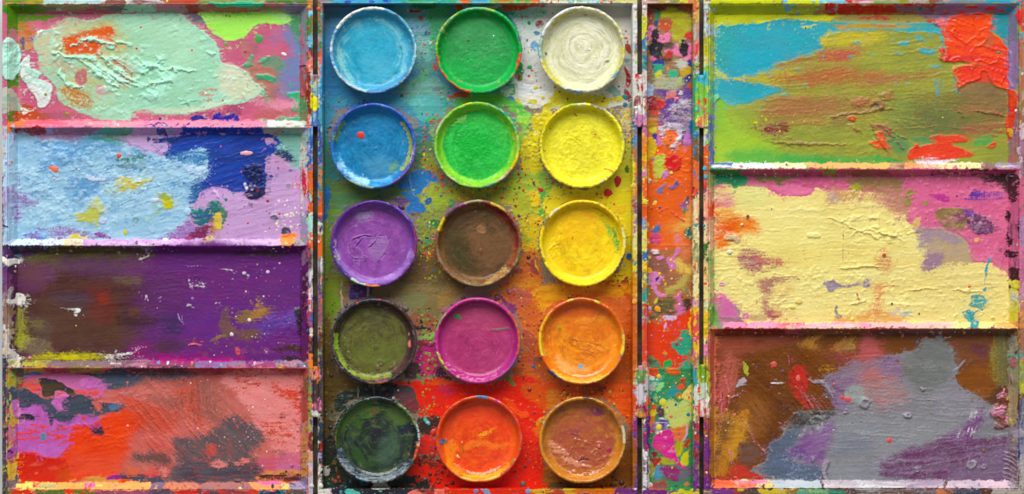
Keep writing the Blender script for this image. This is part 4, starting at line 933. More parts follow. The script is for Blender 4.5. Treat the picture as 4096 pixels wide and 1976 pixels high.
P('#8a7444', [1090, 130, 1300, 115, 1480, 150, 1500, 210, 1420, 240, 1280, 230, 1130, 210, 1080, 170], f=10, dry=22, c2='#a87058', gap=.2)
P('#a0a030', [1100, 180, 1150, 165, 1190, 190, 1150, 215, 1110, 205], f=5, dry=9, h=2)
PINK = [1500, 120, 1960, 118, 2160, 150, 2210, 250, 2240, 420, 2220, 560, 2180, 700, 2200, 800, 2130, 730, 2000, 720, 1950, 660, 1960, 600, 1900, 540, 1780, 490, 1640, 490, 1560, 450, 1500, 400, 1480, 300]
P('#d96a92', PINK, w=8, h=1.5, c2='#cf6088', ang=10)
P('#dc6c98', [540, 190, 700, 180, 820, 200, 820, 240, 740, 255, 620, 250], f=4, dry=8, h=2, c2='#e078a0')
# yellow field
YE = [135, 230, 280, 205, 360, 185, 470, 190, 530, 215, 620, 250, 760, 255, 830, 240, 870, 200, 960, 230, 1100, 215, 1250, 230, 1400, 250, 1480, 320, 1500, 420, 1560, 480, 1590, 560, 1660, 640, 1620, 760, 1750, 740, 1960, 730, 2100, 730, 2180, 780, 2230, 830, 2230, 1165, 420, 1165, 330, 1090, 260, 1020, 200, 960, 135, 940]
P('#ebde90', YE, w=8, dry=8, h=1.8, c2='#e6d480', ang=3, sw=8, sl=140)
P('#d8d88a', [280, 210, 480, 195, 540, 280, 400, 330, 300, 300], f=22, o=.6)
P('#e8d670', [140, 640, 600, 500, 1200, 520, 1300, 700, 800, 800, 300, 760], f=90, o=.4)
P('#e4cc80', [1500, 700, 2200, 800, 2220, 1100, 1700, 1100, 1500, 900], f=60, o=.5)
P('#ddc27c', [140, 190, 240, 230, 260, 330, 150, 330], f=14, dry=20, c2='#d87a98', gap=.15)
P('#c9a05c', [940, 200, 1120, 220, 1300, 230, 1500, 250, 1490, 400, 1400, 400, 1300, 300, 1140, 300, 960, 310], f=24, dry=34, gap=.3, c2='#c8787c', ang=60)
P('#c27c7c', [1280, 180, 1480, 210, 1500, 380, 1420, 360, 1330, 260], f=16, dry=34, gap=.3, c2='#a87a5c')
P('#b8b0a0', [950, 220, 1010, 250, 1020, 290, 955, 300], f=8, dry=10, o=.6)
P('#e06c20', [140, 400, 220, 370, 290, 380, 420, 430, 460, 490, 340, 530, 310, 580, 240, 600, 140, 630], f=18, dry=24, c2='#e4842c', ang=-10)
P('#d84a1c', [140, 470, 230, 440, 260, 500, 180, 560, 140, 600], f=16, dry=18, o=.7)
P('#e0a040', [150, 340, 260, 340, 290, 390, 160, 410], f=16, dry=24, gap=.35)
P('#dfc49a', [205, 560, 225, 530, 270, 515, 315, 560, 300, 590, 270, 570, 240, 575], w=6, h=7, dry=4)
P('#a08a70', [230, 560, 270, 550, 270, 580, 230, 585], w=4, h=-2)
P('#b0785c', [300, 700, 340, 620, 420, 650, 500, 700, 580, 740, 480, 770, 420, 800, 320, 740], f=18, dry=34, gap=.3, c2='#a05070')
P('#bc6858', [420, 690, 620, 700, 700, 730, 560, 740, 440, 740], f=14, dry=30, gap=.42)
P('#a2505c', [440, 870, 540, 840, 640, 820, 720, 840, 640, 850, 560, 890, 530, 960, 530, 1060, 600, 1090, 560, 1130, 480, 1060, 480, 960], f=9, dry=20, ang=5, gap=.15, c2='#9a5060', o=.85)
P('#a25460', [490, 1080, 600, 1080, 590, 1130, 540, 1140], f=6, dry=14)
P('#c89a60', [540, 1020, 700, 1100, 560, 1110], f=14, dry=22, o=.7)
P('#cc9a54', [590, 890, 700, 900, 640, 1000, 580, 980], f=24, dry=24, o=.5, gap=.3)
P('#c67a50', [1280, 640, 1360, 650, 1400, 760, 1340, 800, 1290, 740], f=16, dry=30, gap=.46, c2='#c06050', o=.8)
P('#d07a4a', [1260, 900, 1330, 880, 1320, 1040, 1300, 1120, 1230, 1120, 1270, 1000], f=14, dry=26, ang=80, gap=.42, c2='#d8704c', o=.8)
P('#dca048', [1000, 1120, 1300, 1080, 1460, 1110, 1460, 1160, 1000, 1160], f=16, dry=24, o=.8, c2='#d88a50', gap=.15)
S('#b8786c', [1055, 500, 1050, 620, 1052, 720], 7, dry=4, gap=.4)
S('#bc8068', [780, 620, 785, 720], 20, dry=12, gap=.5)
S('#b86858', [1150, 950, 1170, 1010], 9, dry=4, gap=.3); S('#c04838', [440, 985, 440, 1025], 8, dry=3)
S('#c05a4c', [1320, 905, 1450, 890], 8, dry=5, gap=.4)
# taupe-lilac bite
P('#b39c84', [1560, 490, 1640, 480, 1780, 500, 1900, 550, 1940, 610, 1960, 700, 1960, 735, 1800, 745, 1720, 745, 1640, 790, 1610, 750, 1650, 660, 1590, 600], f=4, dry=12, c2='#b8a070', ang=-20)
P('#a08894', [1560, 490, 1640, 480, 1800, 510, 1900, 560, 1860, 600, 1680, 560, 1600, 640, 1590, 560], f=12, dry=20, gap=.25)
P('#99788c', [1640, 660, 1760, 660, 1740, 740, 1640, 790, 1600, 760], f=8, dry=20, gap=.25)
P('#d8b070', [1540, 440, 1600, 410, 1600, 460, 1560, 490], dry=6)
# olive and plum spots in the pink
P('#8e8440', [1700, 370, 1760, 335, 1900, 340, 1950, 400, 1900, 500, 1820, 490, 1740, 450], w=7, c2='#8a6a4c', dry=4, h=1)
P('#6c3460', [1840, 380, 1950, 350, 1970, 400, 1900, 460, 1860, 440], f=8, dry=16, o=.85, c2='#7a4a50')
P('#6c3a9a', [1900, 345, 1975, 360, 1980, 400, 1930, 390], f=4, dry=7)
P('#5a2c4c', [1930, 440, 1960, 400, 2040, 390, 2110, 450, 2110, 520, 2020, 525, 1950, 490], w=9, c2='#70406a', dry=8, h=4)
relief('clump', [1930, 400, 2110, 400, 2110, 520, 1950, 500], 5, 14, thr=.5, col='#c0a8b8', o=.5)
P('#8e8440', [1490, 240, 1530, 205, 1560, 225, 1540, 260, 1500, 270], w=5, dry=4); P('#8e8840', [1490, 290, 1530, 270, 1530, 320, 1495, 325], w=5, dry=4)
P('#8e8840', [1615, 300, 1650, 285, 1655, 320, 1630, 332], w=4)
P('#b03888', [1660, 240, 1740, 240, 1810, 265, 1805, 300, 1760, 300, 1690, 260], w=5, dry=7, c2='#c03c90')
P('#6a3a9a', [1960, 225, 2010, 215, 2010, 280, 1960, 275], w=5, dry=7)
for k in range(9):
    S('#6a3f9c', [2020 + k * 17, 220 + random.uniform(-5, 8), 2022 + k * 17, 262 + random.uniform(-8, 20)], 9, w=2, dry=4, gap=.1)
S('#6a3f9c', [1910, 268, 1990, 285, 2150, 272], 8, dry=5, gap=.2)
P('#e4c060', [1985, 560, 2015, 555, 2015, 580, 1990, 582], w=3)
# dark chocolate on the right
P('#42282a', [2040, 120, 2230, 100, 2300, 110, 2300, 240, 2270, 320, 2220, 250, 2180, 180, 2080, 160], f=4, dry=16, c2='#4c2c34', gap=.12)
for q in ([2210, 360, 2245, 380, 2240, 440, 2205, 420], [2215, 480, 2240, 500, 2235, 600, 2215, 600], [2200, 640, 2280, 640, 2270, 680, 2210, 690], [2230, 770, 2300, 760, 2300, 820, 2260, 870, 2240, 830], [2280, 420, 2305, 400, 2305, 480], [2230, 720, 2260, 740, 2240, 760]):
    P('#3e2429', q, w=6, dry=8)
# grey and teal marks
P('#9a8a98', [915, 870, 980, 850, 1020, 880, 1060, 890, 1160, 865, 1170, 885, 1100, 905, 1000, 915, 1000, 930, 950, 935, 940, 900, 915, 890], w=4, dry=5, c2='#8a7c8c')
P('#978a98', [1195, 880, 1215, 830, 1240, 870, 1240, 900, 1195, 902], w=4, dry=5)
P('#8c8484', [995, 1035, 1010, 1040, 1010, 1080, 1045, 1100, 1040, 1115, 1000, 1120], w=4, dry=5)
P('#2f98a0', [1960, 960, 2020, 950, 2075, 985, 2060, 1040, 2030, 1060, 1980, 1050, 1940, 1025, 1960, 1000], w=5, dry=6, c2='#3a9a94')
P('#2f98a0', [1895, 1070, 1950, 1060, 1985, 1090, 1980, 1120, 2015, 1150, 2010, 1200, 1965, 1210, 1950, 1160, 1910, 1120], w=5, dry=6)
S('#2f98a0', [1980, 1090, 2010, 1060], 12, dry=3)
P('#2f98a8', [2080, 692, 2112, 690, 2105, 718, 2080, 724], w=3); S('#2f98a0', [2085, 720, 2070, 790, 2062, 830], 18, w=3, dry=4)
for y in (850, 875):
    S('#3a98a0', [2060, y - 12, 2058, y + 10], 7, w=1)
P('#2f98a0', [2045, 910, 2072, 905, 2068, 932, 2048, 930], w=3)
P('#5aa0b4', [1455, 1085, 1500, 1075, 1498, 1105, 1475, 1115], w=4)
P('#c8b8b0', [1380, 1080, 1440, 1050, 1460, 1090, 1400, 1110], f=6, dry=12, o=.7)
# pink lower-left
P('#d470a6', [160, 980, 220, 985, 280, 1030, 300, 1085, 320, 1120, 240, 1125, 170, 1120], w=6, h=2, c2='#c868a0', ang=80)
P('#d474a8', [335, 1100, 370, 1085, 385, 1120, 350, 1135], w=4, dry=4)
P('#8a8a8a', [270, 1020, 300, 1050, 310, 1110, 290, 1080], dry=8)
P('#b8b47c', [390, 1095, 470, 1090, 510, 1115, 490, 1145, 400, 1140], f=4, dry=9, c2='#c4a86c')
P('#907878', [180, 1120, 330, 1115, 320, 1160, 180, 1160], dry=9, c2='#a87a90')
E('#c87aa8', 190, 885, 22, 14, w=4); E('#d878a4', 185, 958, 26, 20, w=5)
P('#5aa050', [130, 1000, 155, 1060, 155, 1160, 130, 1160], dry=5)
# relief
relief('ridge', YE, 3.8, 6, 2, 240, thr=.56, col='#efe4a4', o=.3)
relief('clump', [140, 760, 1000, 780, 1400, 820, 2200, 860, 2200, 1150, 400, 1150], 5, 15, thr=.57, col='#eee09a', o=.4)
relief('ridge', [140, 640, 1500, 640, 2200, 800, 2200, 1140, 400, 1140], 1, 4.5, 2, 260, thr=.6, col='#d0a468', o=.35)
relief('clump', [1100, 380, 1560, 420, 1560, 580, 1150, 560], 7, 24, thr=.53, col='#e8d484', o=.4)
relief('wrinkle', [980, 390, 1560, 420, 1500, 600, 1100, 540], 6, 60)
relief('brush', YE, 2.6, 4, 0, 260)
relief('grain', [130, 110, 2230, 110, 2230, 1160, 130, 1160], 3.4, 9)
relief('clump', PINK, 4, 14, thr=.54, col='#e082a4', o=.4)
relief('clump', [380, 100, 1100, 110, 1480, 180, 1100, 230, 500, 200], 4, 14, thr=.54)
for q in ([950, 405, 1060, 450, 1150, 500, 1240, 520, 1300, 560], [1260, 500, 1350, 530, 1440, 545], [1840, 920, 1960, 930, 2040, 925], [1560, 920, 1760, 915], [1000, 770, 1300, 750], [1080, 1030, 1220, 1000]):
    S('#e6cf86', q, 11, w=6, h=7, dry=5)
E('#eae296', 845, 535, 46, 18, w=7, h=6); E('#e4d478', 740, 1005, 24, 18, h=7, w=5); E('#e8d070', 690, 1045, 22, 12, h=6, w=5); E('#ead470', 2115, 1120, 12, 11, h=6); E('#e2dc60', 1118, 1130, 16, 16, h=5); E('#f0ead0', 247, 652, 18, 10, h=6); E('#c8503c', 1345, 672, 13, 12, h=6); E('#8a4a30', 373, 397, 12, 9, h=6); E('#f0e8c8', 335, 457, 9, 8, h=5)
# left wall
bands_v(58, 96, [(-40, 30, '#e0662c'), (20, 150, '#dc6428', '#5a6a7a'), (140, 250, '#d86028', '#7a5a68'), (240, 440, '#e2402a', '#e8b090'), (430, 620, '#e8d8a0', '#c88a70'), (600, 740, '#4a6a34', '#c8b870'), (720, 900, '#e8602c', '#ecd890'), (880, 1040, '#e8dc90', '#e8d480'), (1030, 1240, '#e8c020', '#dcb024')], w=6)
bands_v(94, 136, [(100, 200, '#7aa45a', '#a8b078'), (190, 300, '#d8a08a', '#a8a878'), (270, 450, '#e03c22', '#e8a088'), (440, 660, '#e4c8a0', '#e0a088'), (650, 800, '#8ab468', '#a8c080'), (780, 980, '#8cb468', '#d8cc90'), (960, 1040, '#5aa048', '#d88aa8'), (1020, 1170, '#4c9c40', '#7ab050')], w=6)
relief('clump', [90, 240, 180, 240, 160, 640, 90, 640], 6, 14, thr=.5)
# right wall
bands_v(2232, 2304, [(300, 480, '#c8608a', '#b85a80'), (460, 760, '#c4648c', '#7a4458'), (740, 860, '#b85a80', '#5a3038'), (850, 960, '#d4c854', '#c8c060'), (940, 1060, '#b8b894', '#d0c85c'), (1040, 1200, '#c8c238', '#c4ba40')], w=10)
P('#d4c840', [2230, 870, 2310, 860, 2310, 910, 2250, 905], w=6, h=5)
P('#b8bcb0', [2245, 940, 2280, 950, 2290, 990, 2250, 1000], dry=6, h=2)
for q in ([2215, 360, 2245, 400, 2235, 440, 2215, 420], [2285, 420, 2305, 400, 2305, 500], [2215, 560, 2260, 560, 2250, 600, 2220, 600], [2225, 650, 2290, 650, 2270, 690, 2225, 690], [2232, 765, 2300, 765, 2300, 815, 2262, 865, 2242, 840]):
    P('#3e2429', q, w=6, dry=8, h=1.5)
bands_v(2304, 2350, [(-40, 130, '#8a6070', '#c8b0b8'), (120, 420, '#d06a8c', '#c0607c'), (400, 640, '#8a80b0', '#d07090'), (620, 880, '#d4709a', '#b86a8a'), (870, 1010, '#c888a8', '#a07a80'), (1000, 1130, '#c07a60', '#d07090'), (1120, 1240, '#d86a38', '#b8784a')], w=7)
# ledge in lighter pinks, with the light painted in
bands_h(1152, 1200, [(100, 200, '#5aa058', '#7a8a6a'), (190, 400, '#ee8cb2', '#e484a8'), (390, 560, '#ec90b4', '#f0a0bc'), (540, 800, '#c46a70', '#e88aa8'), (780, 1300, '#ee98b4', '#f0c0c0'), (1280, 1560, '#f0a8b8', '#ecc0b0'), (1540, 1900, '#f0b8b8', '#e8dca8'), (1880, 2150, '#f0e68c', '#ece0a0'), (2130, 2300, '#e8a060', '#e8dc80')], w=5, dry=6)
P('#2f98a0', [1960, 1150, 2015, 1150, 2005, 1205, 1965, 1205], w=3, dry=4)

# --- well 3: browns, greys and purple
F(2780, 1276, RS)
R('#70421f', 60, 66, 2340, 1240, w=0, c2='#70421f')
bands_h(66, 116, [(100, 240, '#8a4028', '#a8503a'), (220, 700, '#9a2a22', '#7a2c20'), (640, 760, '#c05a70', '#8a3a30'), (740, 1260, '#8a5a3c', '#7a4a34'), (1230, 1290, '#b0382c'), (1280, 1750, '#7c5048', '#6a4038'), (1740, 2300, '#7a5040', '#6a4a40')], w=7)
P('#8c4a36', [130, 116, 700, 112, 760, 150, 620, 200, 400, 260, 300, 330, 130, 330], f=16, dry=26, c2='#7a3c26', ang=5)
P('#a2503c', [140, 120, 400, 120, 360, 200, 160, 220], f=20, dry=26, o=.7, gap=.2)
P('#b07a34', [720, 180, 860, 112, 920, 116, 860, 170, 880, 220, 760, 230], f=6, dry=14, c2='#9a6a34', ang=60)
P('#a87a3a', [940, 220, 1060, 140, 1140, 130, 1120, 210, 980, 240], f=8, dry=16, c2='#8a5a34', ang=60)
P('#9a8a3c', [1060, 190, 1130, 185, 1130, 215, 1060, 215], dry=6)
P('#683a18', [350, 250, 700, 190, 900, 230, 980, 300, 960, 420, 1000, 620, 900, 660, 760, 660, 660, 720, 620, 820, 540, 900, 480, 1000, 420, 950, 330, 700, 320, 450], f=20, dry=20, c2='#75431c', ang=-35, sw=5, sl=180)
P('#5c341a', [480, 620, 640, 560, 700, 640, 640, 780, 540, 880, 440, 820], f=40, o=.5, dry=26, ang=-50)
P('#8c562a', [340, 560, 520, 600, 500, 760, 400, 880, 320, 720], f=30, dry=26, ang=-60, gap=.25, sw=5, sl=160)
P('#b57a2a', [130, 1100, 130, 800, 210, 640, 300, 700, 350, 720, 320, 900, 260, 1080, 220, 1120], f=10, dry=22, c2='#7a5030', ang=75, sw=6, sl=150)
P('#c08a30', [280, 780, 330, 690, 370, 660, 370, 760, 310, 900, 280, 1000, 230, 980], f=5, dry=14, ang=65)
P('#b87a2c', [330, 650, 380, 640, 370, 700, 320, 700], dry=8)
P('#6e4a34', [330, 880, 420, 880, 460, 960, 380, 1040, 310, 1000], f=16, dry=22, c2='#705048')
P('#a83a2e', [260, 1060, 420, 1060, 520, 1030, 510, 1140, 150, 1140, 230, 1100], f=14, dry=22, c2='#c03c2c', ang=10)
P('#c43a30', [280, 1040, 340, 1030, 360, 1100, 290, 1110], f=12, dry=16, o=.7); P('#c83a38', [430, 1095, 480, 1085, 475, 1125, 435, 1125], f=5, dry=9, o=.8)
P('#c8545c', [160, 520, 220, 360, 260, 400, 230, 560, 180, 700], f=16, dry=26, gap=.42, ang=80)
P('#b05a4c', [220, 230, 300, 300, 280, 500, 220, 560, 180, 420], f=20, dry=30, gap=.35, ang=80)
# right brown
P('#8a501e', [1860, 380, 2080, 300, 2160, 360, 2190, 480, 2180, 540, 2120, 600, 2060, 580, 1960, 520, 1900, 480], f=10, dry=14, c2='#7c4820', ang=0, sw=5, sl=140)
P('#70422c', [1820, 130, 2140, 130, 2140, 300, 1960, 300, 1860, 380, 1830, 260], f=14, dry=22, c2='#7a4a30', ang=-6)
P('#5a3048', [1960, 190, 2060, 170, 2110, 240, 2020, 260], f=16, dry=20, o=.7)
P('#8a7a3a', [2100, 200, 2200, 150, 2200, 420, 2120, 440], f=12, dry=26, gap=.35, ang=85)
P('#6a6440', [2150, 140, 2220, 130, 2220, 480, 2150, 460], f=10, dry=22, ang=85, gap=.2)
P('#5a3a24', [2060, 560, 2190, 470, 2210, 560, 2160, 620, 2090, 620], f=8, dry=14)
# red, grey and purple mass
MASS = [500, 1010, 530, 960, 520, 890, 600, 850, 640, 780, 680, 690, 780, 655, 900, 650, 1000, 650, 960, 560, 900, 460, 940, 400, 1000, 380, 1100, 300, 1200, 250, 1440, 260, 1480, 240, 1590, 220, 1620, 130, 1700, 150, 1720, 110, 1760, 110, 1760, 180, 1820, 180, 1840, 300, 1880, 350, 1850, 400, 1880, 460, 1920, 510, 2020, 550, 2080, 600, 2130, 610, 2110, 700, 2220, 760, 2235, 1145, 510, 1145]
P('#7c7c80', MASS, w=8, dry=6, h=1.6, c2='#84828a', ang=-2, sw=6, sl=160)
P('#b85048', [940, 240, 1180, 180, 1300, 170, 1340, 230, 1280, 340, 1200, 380, 1040, 330], f=34, dry=40, gap=.38, c2='#8a4048', ang=10, o=.85)
P('#b05a5a', [1180, 130, 1260, 120, 1320, 250, 1260, 320, 1190, 340], f=16, dry=18, c2='#a84c48')
P('#85608c', [980, 400, 1120, 320, 1400, 270, 1480, 320, 1460, 440, 1300, 400, 1160, 420, 1140, 480, 1060, 520, 980, 480], f=22, dry=30, c2='#8a7e8c', ang=15, o=.85)
P('#78557e', [900, 450, 1000, 430, 1060, 470, 1080, 650, 1000, 640, 960, 560], f=8, dry=16, c2='#8a7490')
P('#6e706e', [1480, 280, 1600, 190, 1720, 150, 1810, 180, 1830, 300, 1800, 430, 1700, 500, 1660, 560, 1720, 580, 1690, 610, 1600, 520, 1500, 420, 1460, 320], f=12, dry=12, c2='#787a78', ang=-15)
P('#bc6860', [1140, 400, 1300, 390, 1440, 440, 1500, 510, 1480, 580, 1400, 600, 1300, 690, 1290, 600, 1180, 520], f=30, dry=44, gap=.42, ang=0, c2='#a08080', sw=4, sl=130, o=.8)
P('#c85c50', [1200, 370, 1300, 350, 1310, 420, 1220, 420], f=20, dry=18, o=.5)
P('#8e9894', [1060, 490, 1160, 470, 1200, 540, 1260, 620, 1220, 640, 1120, 590, 1060, 560], f=6, dry=9, h=1, c2='#9aa09c')
P('#8c8c8e', [1000, 700, 1300, 700, 1700, 700, 1900, 750, 1700, 860, 1400, 950, 1300, 1140, 960, 1140, 920, 980, 980, 850], f=14, dry=14, c2='#888a92', ang=-3, sw=6, sl=180)
P('#6e7488', [1060, 850, 1220, 840, 1280, 920, 1080, 960, 980, 960], f=34, dry=20, o=.6)
P('#86828e', [1700, 500, 1920, 520, 2080, 610, 2110, 720, 1900, 740, 1700, 640], f=20, dry=30, c2='#908c94', o=.8, sw=4, sl=150)
P('#3a3836', [680, 690, 780, 655, 1000, 655, 980, 690, 880, 740, 760, 760, 660, 780], f=7, dry=16, c2='#5c5c5c', h=1)
P('#566072', [520, 890, 640, 820, 740, 760, 720, 860, 640, 920, 660, 980, 760, 1040, 900, 1060, 900, 1145, 510, 1145, 500, 1010, 530, 970], f=8, dry=18, c2='#5c6a84', ang=10)
P('#7a4a86', [740, 850, 880, 770, 985, 740, 960, 860, 920, 960, 900, 1040, 780, 1020, 700, 950], f=16, dry=22, c2='#8a6a96', ang=20)
P('#663a80', [620, 940, 760, 900, 800, 1000, 700, 990], f=16, dry=24, o=.8)
relief('clump', [660, 670, 980, 660, 900, 800, 640, 860], 3, 10, thr=.55, col='#c0c0c0', o=.6)
P('#68385f', [1310, 1100, 1320, 1020, 1400, 970, 1500, 910, 1640, 890, 1740, 850, 1900, 840, 2100, 850, 2230, 850, 2235, 1145, 1400, 1125], f=7, dry=14, c2='#785a76', ang=8, sw=5, sl=140)
P('#7c6a84', [1960, 1000, 2230, 900, 2235, 1145, 1800, 1145], f=40, dry=24, o=.65)
P('#6a3a66', [1730, 860, 1860, 780, 1960, 700, 2040, 640, 2030, 760, 1930, 860], f=14, dry=24, gap=.3, c2='#82508a')
P('#a79ca8', [1960, 660, 2000, 650, 1990, 710, 1950, 710], dry=14, gap=.45, ang=75, h=2)
for q in ([1890, 780, 1865, 840], [1950, 770, 1930, 830], [1975, 765, 1955, 835], [2000, 765, 1975, 820], [1970, 650, 1960, 700], [2000, 650, 1985, 700]):
    S('#cdc2cc', q, 12, dry=5, gap=.25, h=2)
P('#8a2c26', [660, 260, 680, 265, 690, 340, 680, 350], dry=5)
# red leaf
P('#c2302a', [700, 345, 745, 330, 780, 380, 795, 440, 780, 540, 740, 590, 690, 520, 662, 460, 672, 390], w=6, c2='#b8322a', dry=4)
P('#c83a34', [720, 550, 780, 580, 810, 640, 760, 610], f=4, dry=10, gap=.2)
for q in ([665, 265, 670, 330], [780, 530, 850, 640], [830, 540, 910, 640], [720, 480, 850, 650], [600, 740, 650, 765], [340, 710, 400, 820, 420, 880], [180, 520, 190, 640, 200, 720], [250, 560, 300, 545], [235, 580, 250, 600], [240, 900, 260, 1030], [450, 890, 500, 950], [210, 400, 240, 520]):
    S('#c87888', q, 8, w=3, h=4, dry=4, gap=.15)
S('#9a96a4', [800, 432, 860, 445, 910, 450, 960, 510, 980, 560], 24, w=5, h=4, dry=4)
S('#a09cae', [535, 458, 600, 458, 628, 452], 8, w=1, h=2)
S('#eceae8', [535, 457, 628, 455], 7, w=1, h=2, gap=.3)
S('#8c8a94', [1840, 370, 1890, 330, 1920, 285], 13, w=4, h=3)
P('#b0a8b4', [290, 490, 320, 430, 360, 410, 360, 460, 320, 480], f=3, dry=9, gap=.3, h=2)
P('#a8b040', [335, 310, 350, 300, 385, 390, 350, 380], dry=5)
P('#b8842c', [870, 350, 960, 340, 950, 390, 890, 380], dry=18, gap=.45)
# lumps
for x, y, r in ((1205, 595, 42), (1508, 684, 22), (1625, 492, 16), (1960, 1035, 40), (2050, 1056, 22), (1575, 1076, 22), (840, 1005, 18), (1075, 660, 18)):
    E('#aaa0ac', x, y, r, r * .8, w=10, h=10, c2='#8a8490', dry=4)
    E('#7c7480', x + 4, y - 2, r * .45, r * .35, w=5, h=-6)
P('#9b8f9a', [915, 1010, 935, 995, 955, 1010, 950, 1040, 930, 1080, 945, 1130, 965, 1165, 950, 1178, 920, 1150, 900, 1090, 905, 1040], w=4, h=14, c2='#aea2aa')
E('#9a8c98', 888, 1138, 10, 10, h=7)
P('#7a4030', [2100, 660, 2150, 600, 2180, 540, 2215, 580, 2230, 650, 2230, 760, 2110, 775, 2150, 720, 2100, 690], w=7, h=6, c2='#5a2c20')
P('#cc7a98', [2110, 650, 2180, 620, 2210, 630, 2180, 680, 2110, 690], dry=8, h=6, ang=30, gap=.15)
P('#c87894', [2150, 560, 2200, 490, 2200, 540, 2160, 570], dry=7, h=5, ang=60, gap=.15); P('#d47a9c', [2200, 700, 2235, 690, 2235, 770, 2205, 740], dry=6, h=5)
for q in ([2120, 640, 2200, 630], [2110, 670, 2190, 655], [2130, 740, 2200, 770], [2140, 550, 2190, 520]):
    S('#e0a0b4', q, 6, h=4, w=3)
# relief
relief('ridge', [960, 600, 2200, 560, 2220, 860, 1500, 900, 960, 940], 3.4, 5, -3, 260, thr=.53, col='#b0aeb4', o=.35)
relief('ridge', [1300, 860, 2230, 850, 2230, 1140, 1300, 1120], 3.4, 5, 6, 200, thr=.53, col='#a492a8', o=.4)
relief('ridge', [900, 420, 1500, 250, 1840, 400, 1700, 620, 1100, 640], 3.2, 5, -2, 200, thr=.54, col='#a8a0a8', o=.3)
relief('ridge', [400, 250, 980, 250, 1000, 640, 640, 780, 420, 860], 3, 5, -48, 260, thr=.54)
relief('ridge', [300, 250, 980, 230, 1000, 640, 560, 900, 340, 900], 1, 4, -50, 260, thr=.56, col='#452410', o=.6)
relief('ridge', [1000, 620, 2200, 620, 2220, 1140, 960, 1140], 1, 4, -4, 280, thr=.57, col='#6c6a78', o=.6)
relief('ridge', [960, 280, 1460, 260, 1500, 620, 1080, 620], 1, 4, 8, 220, thr=.55, col='#8a4450', o=.5)
relief('clump', [1380, 920, 2100, 880, 2100, 1110, 1350, 1110], 3, 9, thr=.55, col='#9a80a0', o=.5)
relief('clump', [520, 860, 900, 1000, 900, 1140, 520, 1140], 3, 9, thr=.55, col='#98a0b4', o=.5)
relief('brush', [130, 120, 2230, 120, 2230, 1140, 130, 1140], 2.4, 4, 0, 200)
relief('grain', [130, 120, 2230, 120, 2230, 1140, 130, 1140], 2.4, 8)
spots(30, 130, 540, 320, 800, ['#d8d060', '#c8b850', '#b06a60'], 1.3, 4)
spots(30, 400, 600, 660, 760, ['#4a4a5c', '#50586a'], 1.3, 4)
# left wall
bands_v(58, 100, [(-40, 40, '#e0b824', '#e8c030'), (30, 130, '#d8a824', '#c88ab0'), (120, 260, '#d07aa0', '#c8708c'), (240, 340, '#c8a838', '#7aa048'), (330, 480, '#d0d050', '#6a9a40'), (470, 560, '#8aac48', '#e0dcd0'), (550, 680, '#d85a48', '#e4d8d4'), (670, 860, '#a84430', '#7a3a2c'), (850, 1240, '#6c2f78', '#7a3a84')], w=6)
bands_v(98, 150, [(60, 180, '#cf7a50', '#c86a48'), (160, 420, '#d06a5c', '#cc6048'), (400, 660, '#d87468', '#c86a5c'), (640, 860, '#c8862c', '#a8683c'), (840, 1140, '#d09430', '#b07a34')], w=7)
# right wall
bands_v(2226, 2300, [(110, 240, '#7a7a70', '#94907c'), (230, 480, '#a89c80', '#8a8a70'), (460, 700, '#a8946c', '#8a7a60'), (680, 800, '#b09a58', '#988460'), (780, 960, '#7a6a7a', '#90808c'), (940, 1200, '#7c6470', '#6a4a58')], w=7)
P('#b07070', [2225, 300, 2250, 265, 2290, 280, 2280, 330, 2250, 345, 2230, 320], w=6, h=6, c2='#a86068')
S('#b8647c', [2245, 395, 2250, 450], 16, w=4, h=5); S('#3c2a24', [2245, 420, 2250, 470], 7, w=3)
S('#3a9084', [2190, 270, 2230, 262, 2310, 268], 16, dry=9, gap=.2)
relief('clump', [2180, 860, 2310, 860, 2310, 1140, 2200, 1140], 6, 22, thr=.48)
for k in range(7):
    y = 940 + k * 30
    S('#9a8a98', [2190, y, 2240, y + 14, 2290, y + 46], 12, w=5, h=6, dry=5)
bands_v(2300, 2350, [(-60, 60, '#c88a50', '#d86a48'), (50, 240, '#a86a50', '#6a6a60'), (230, 300, '#4a9088', '#8a8a78'), (290, 470, '#8aa048', '#a0a048'), (460, 560, '#c8b838', '#8a9a58'), (550, 760, '#7a7c88', '#4a5070'), (740, 960, '#8a88a0', '#5a6080'), (950, 1140, '#a8a098', '#b0a8b8'), (1120, 1250, '#b0a89c', '#8a8a58')], w=7)
P('#a098a4', [2250, 800, 2330, 790, 2340, 840, 2270, 850], w=8, h=5, dry=8)
# ledge (light painted into its pale greys) and bottom rim
bands_h(1146, 1206, [(100, 330, '#e25e42', '#e88058'), (300, 500, '#eccba0', '#e8a890'), (290, 420, '#e8806c'), (480, 560, '#e6d488', '#d8c878'), (550, 900, '#c6c8ce', '#b8c4cc'), (880, 1160, '#cfc4c8', '#b8b0b8'), (1130, 1500, '#dcdce0', '#b0a4b0'), (1480, 1800, '#cbbcca', '#a894a8'), (1780, 2060, '#d4bfc8', '#c4b0c0'), (2040, 2240, '#d8bccc', '#dcc4cc'), (2220, 2300, '#b8a4b0', '#8a7488')], w=4, dry=6)
P('#f08ab4', [280, 1148, 420, 1155, 540, 1152, 520, 1165, 320, 1170], dry=8, h=2)
P('#8a6a90', [1830, 1178, 1870, 1192, 1850, 1200], w=4, h=4, c2='#b888b8')
relief('ridge', [880, 1140, 1900, 1140, 1900, 1205, 880, 1205], 3, 5, 0, 120, thr=.5)
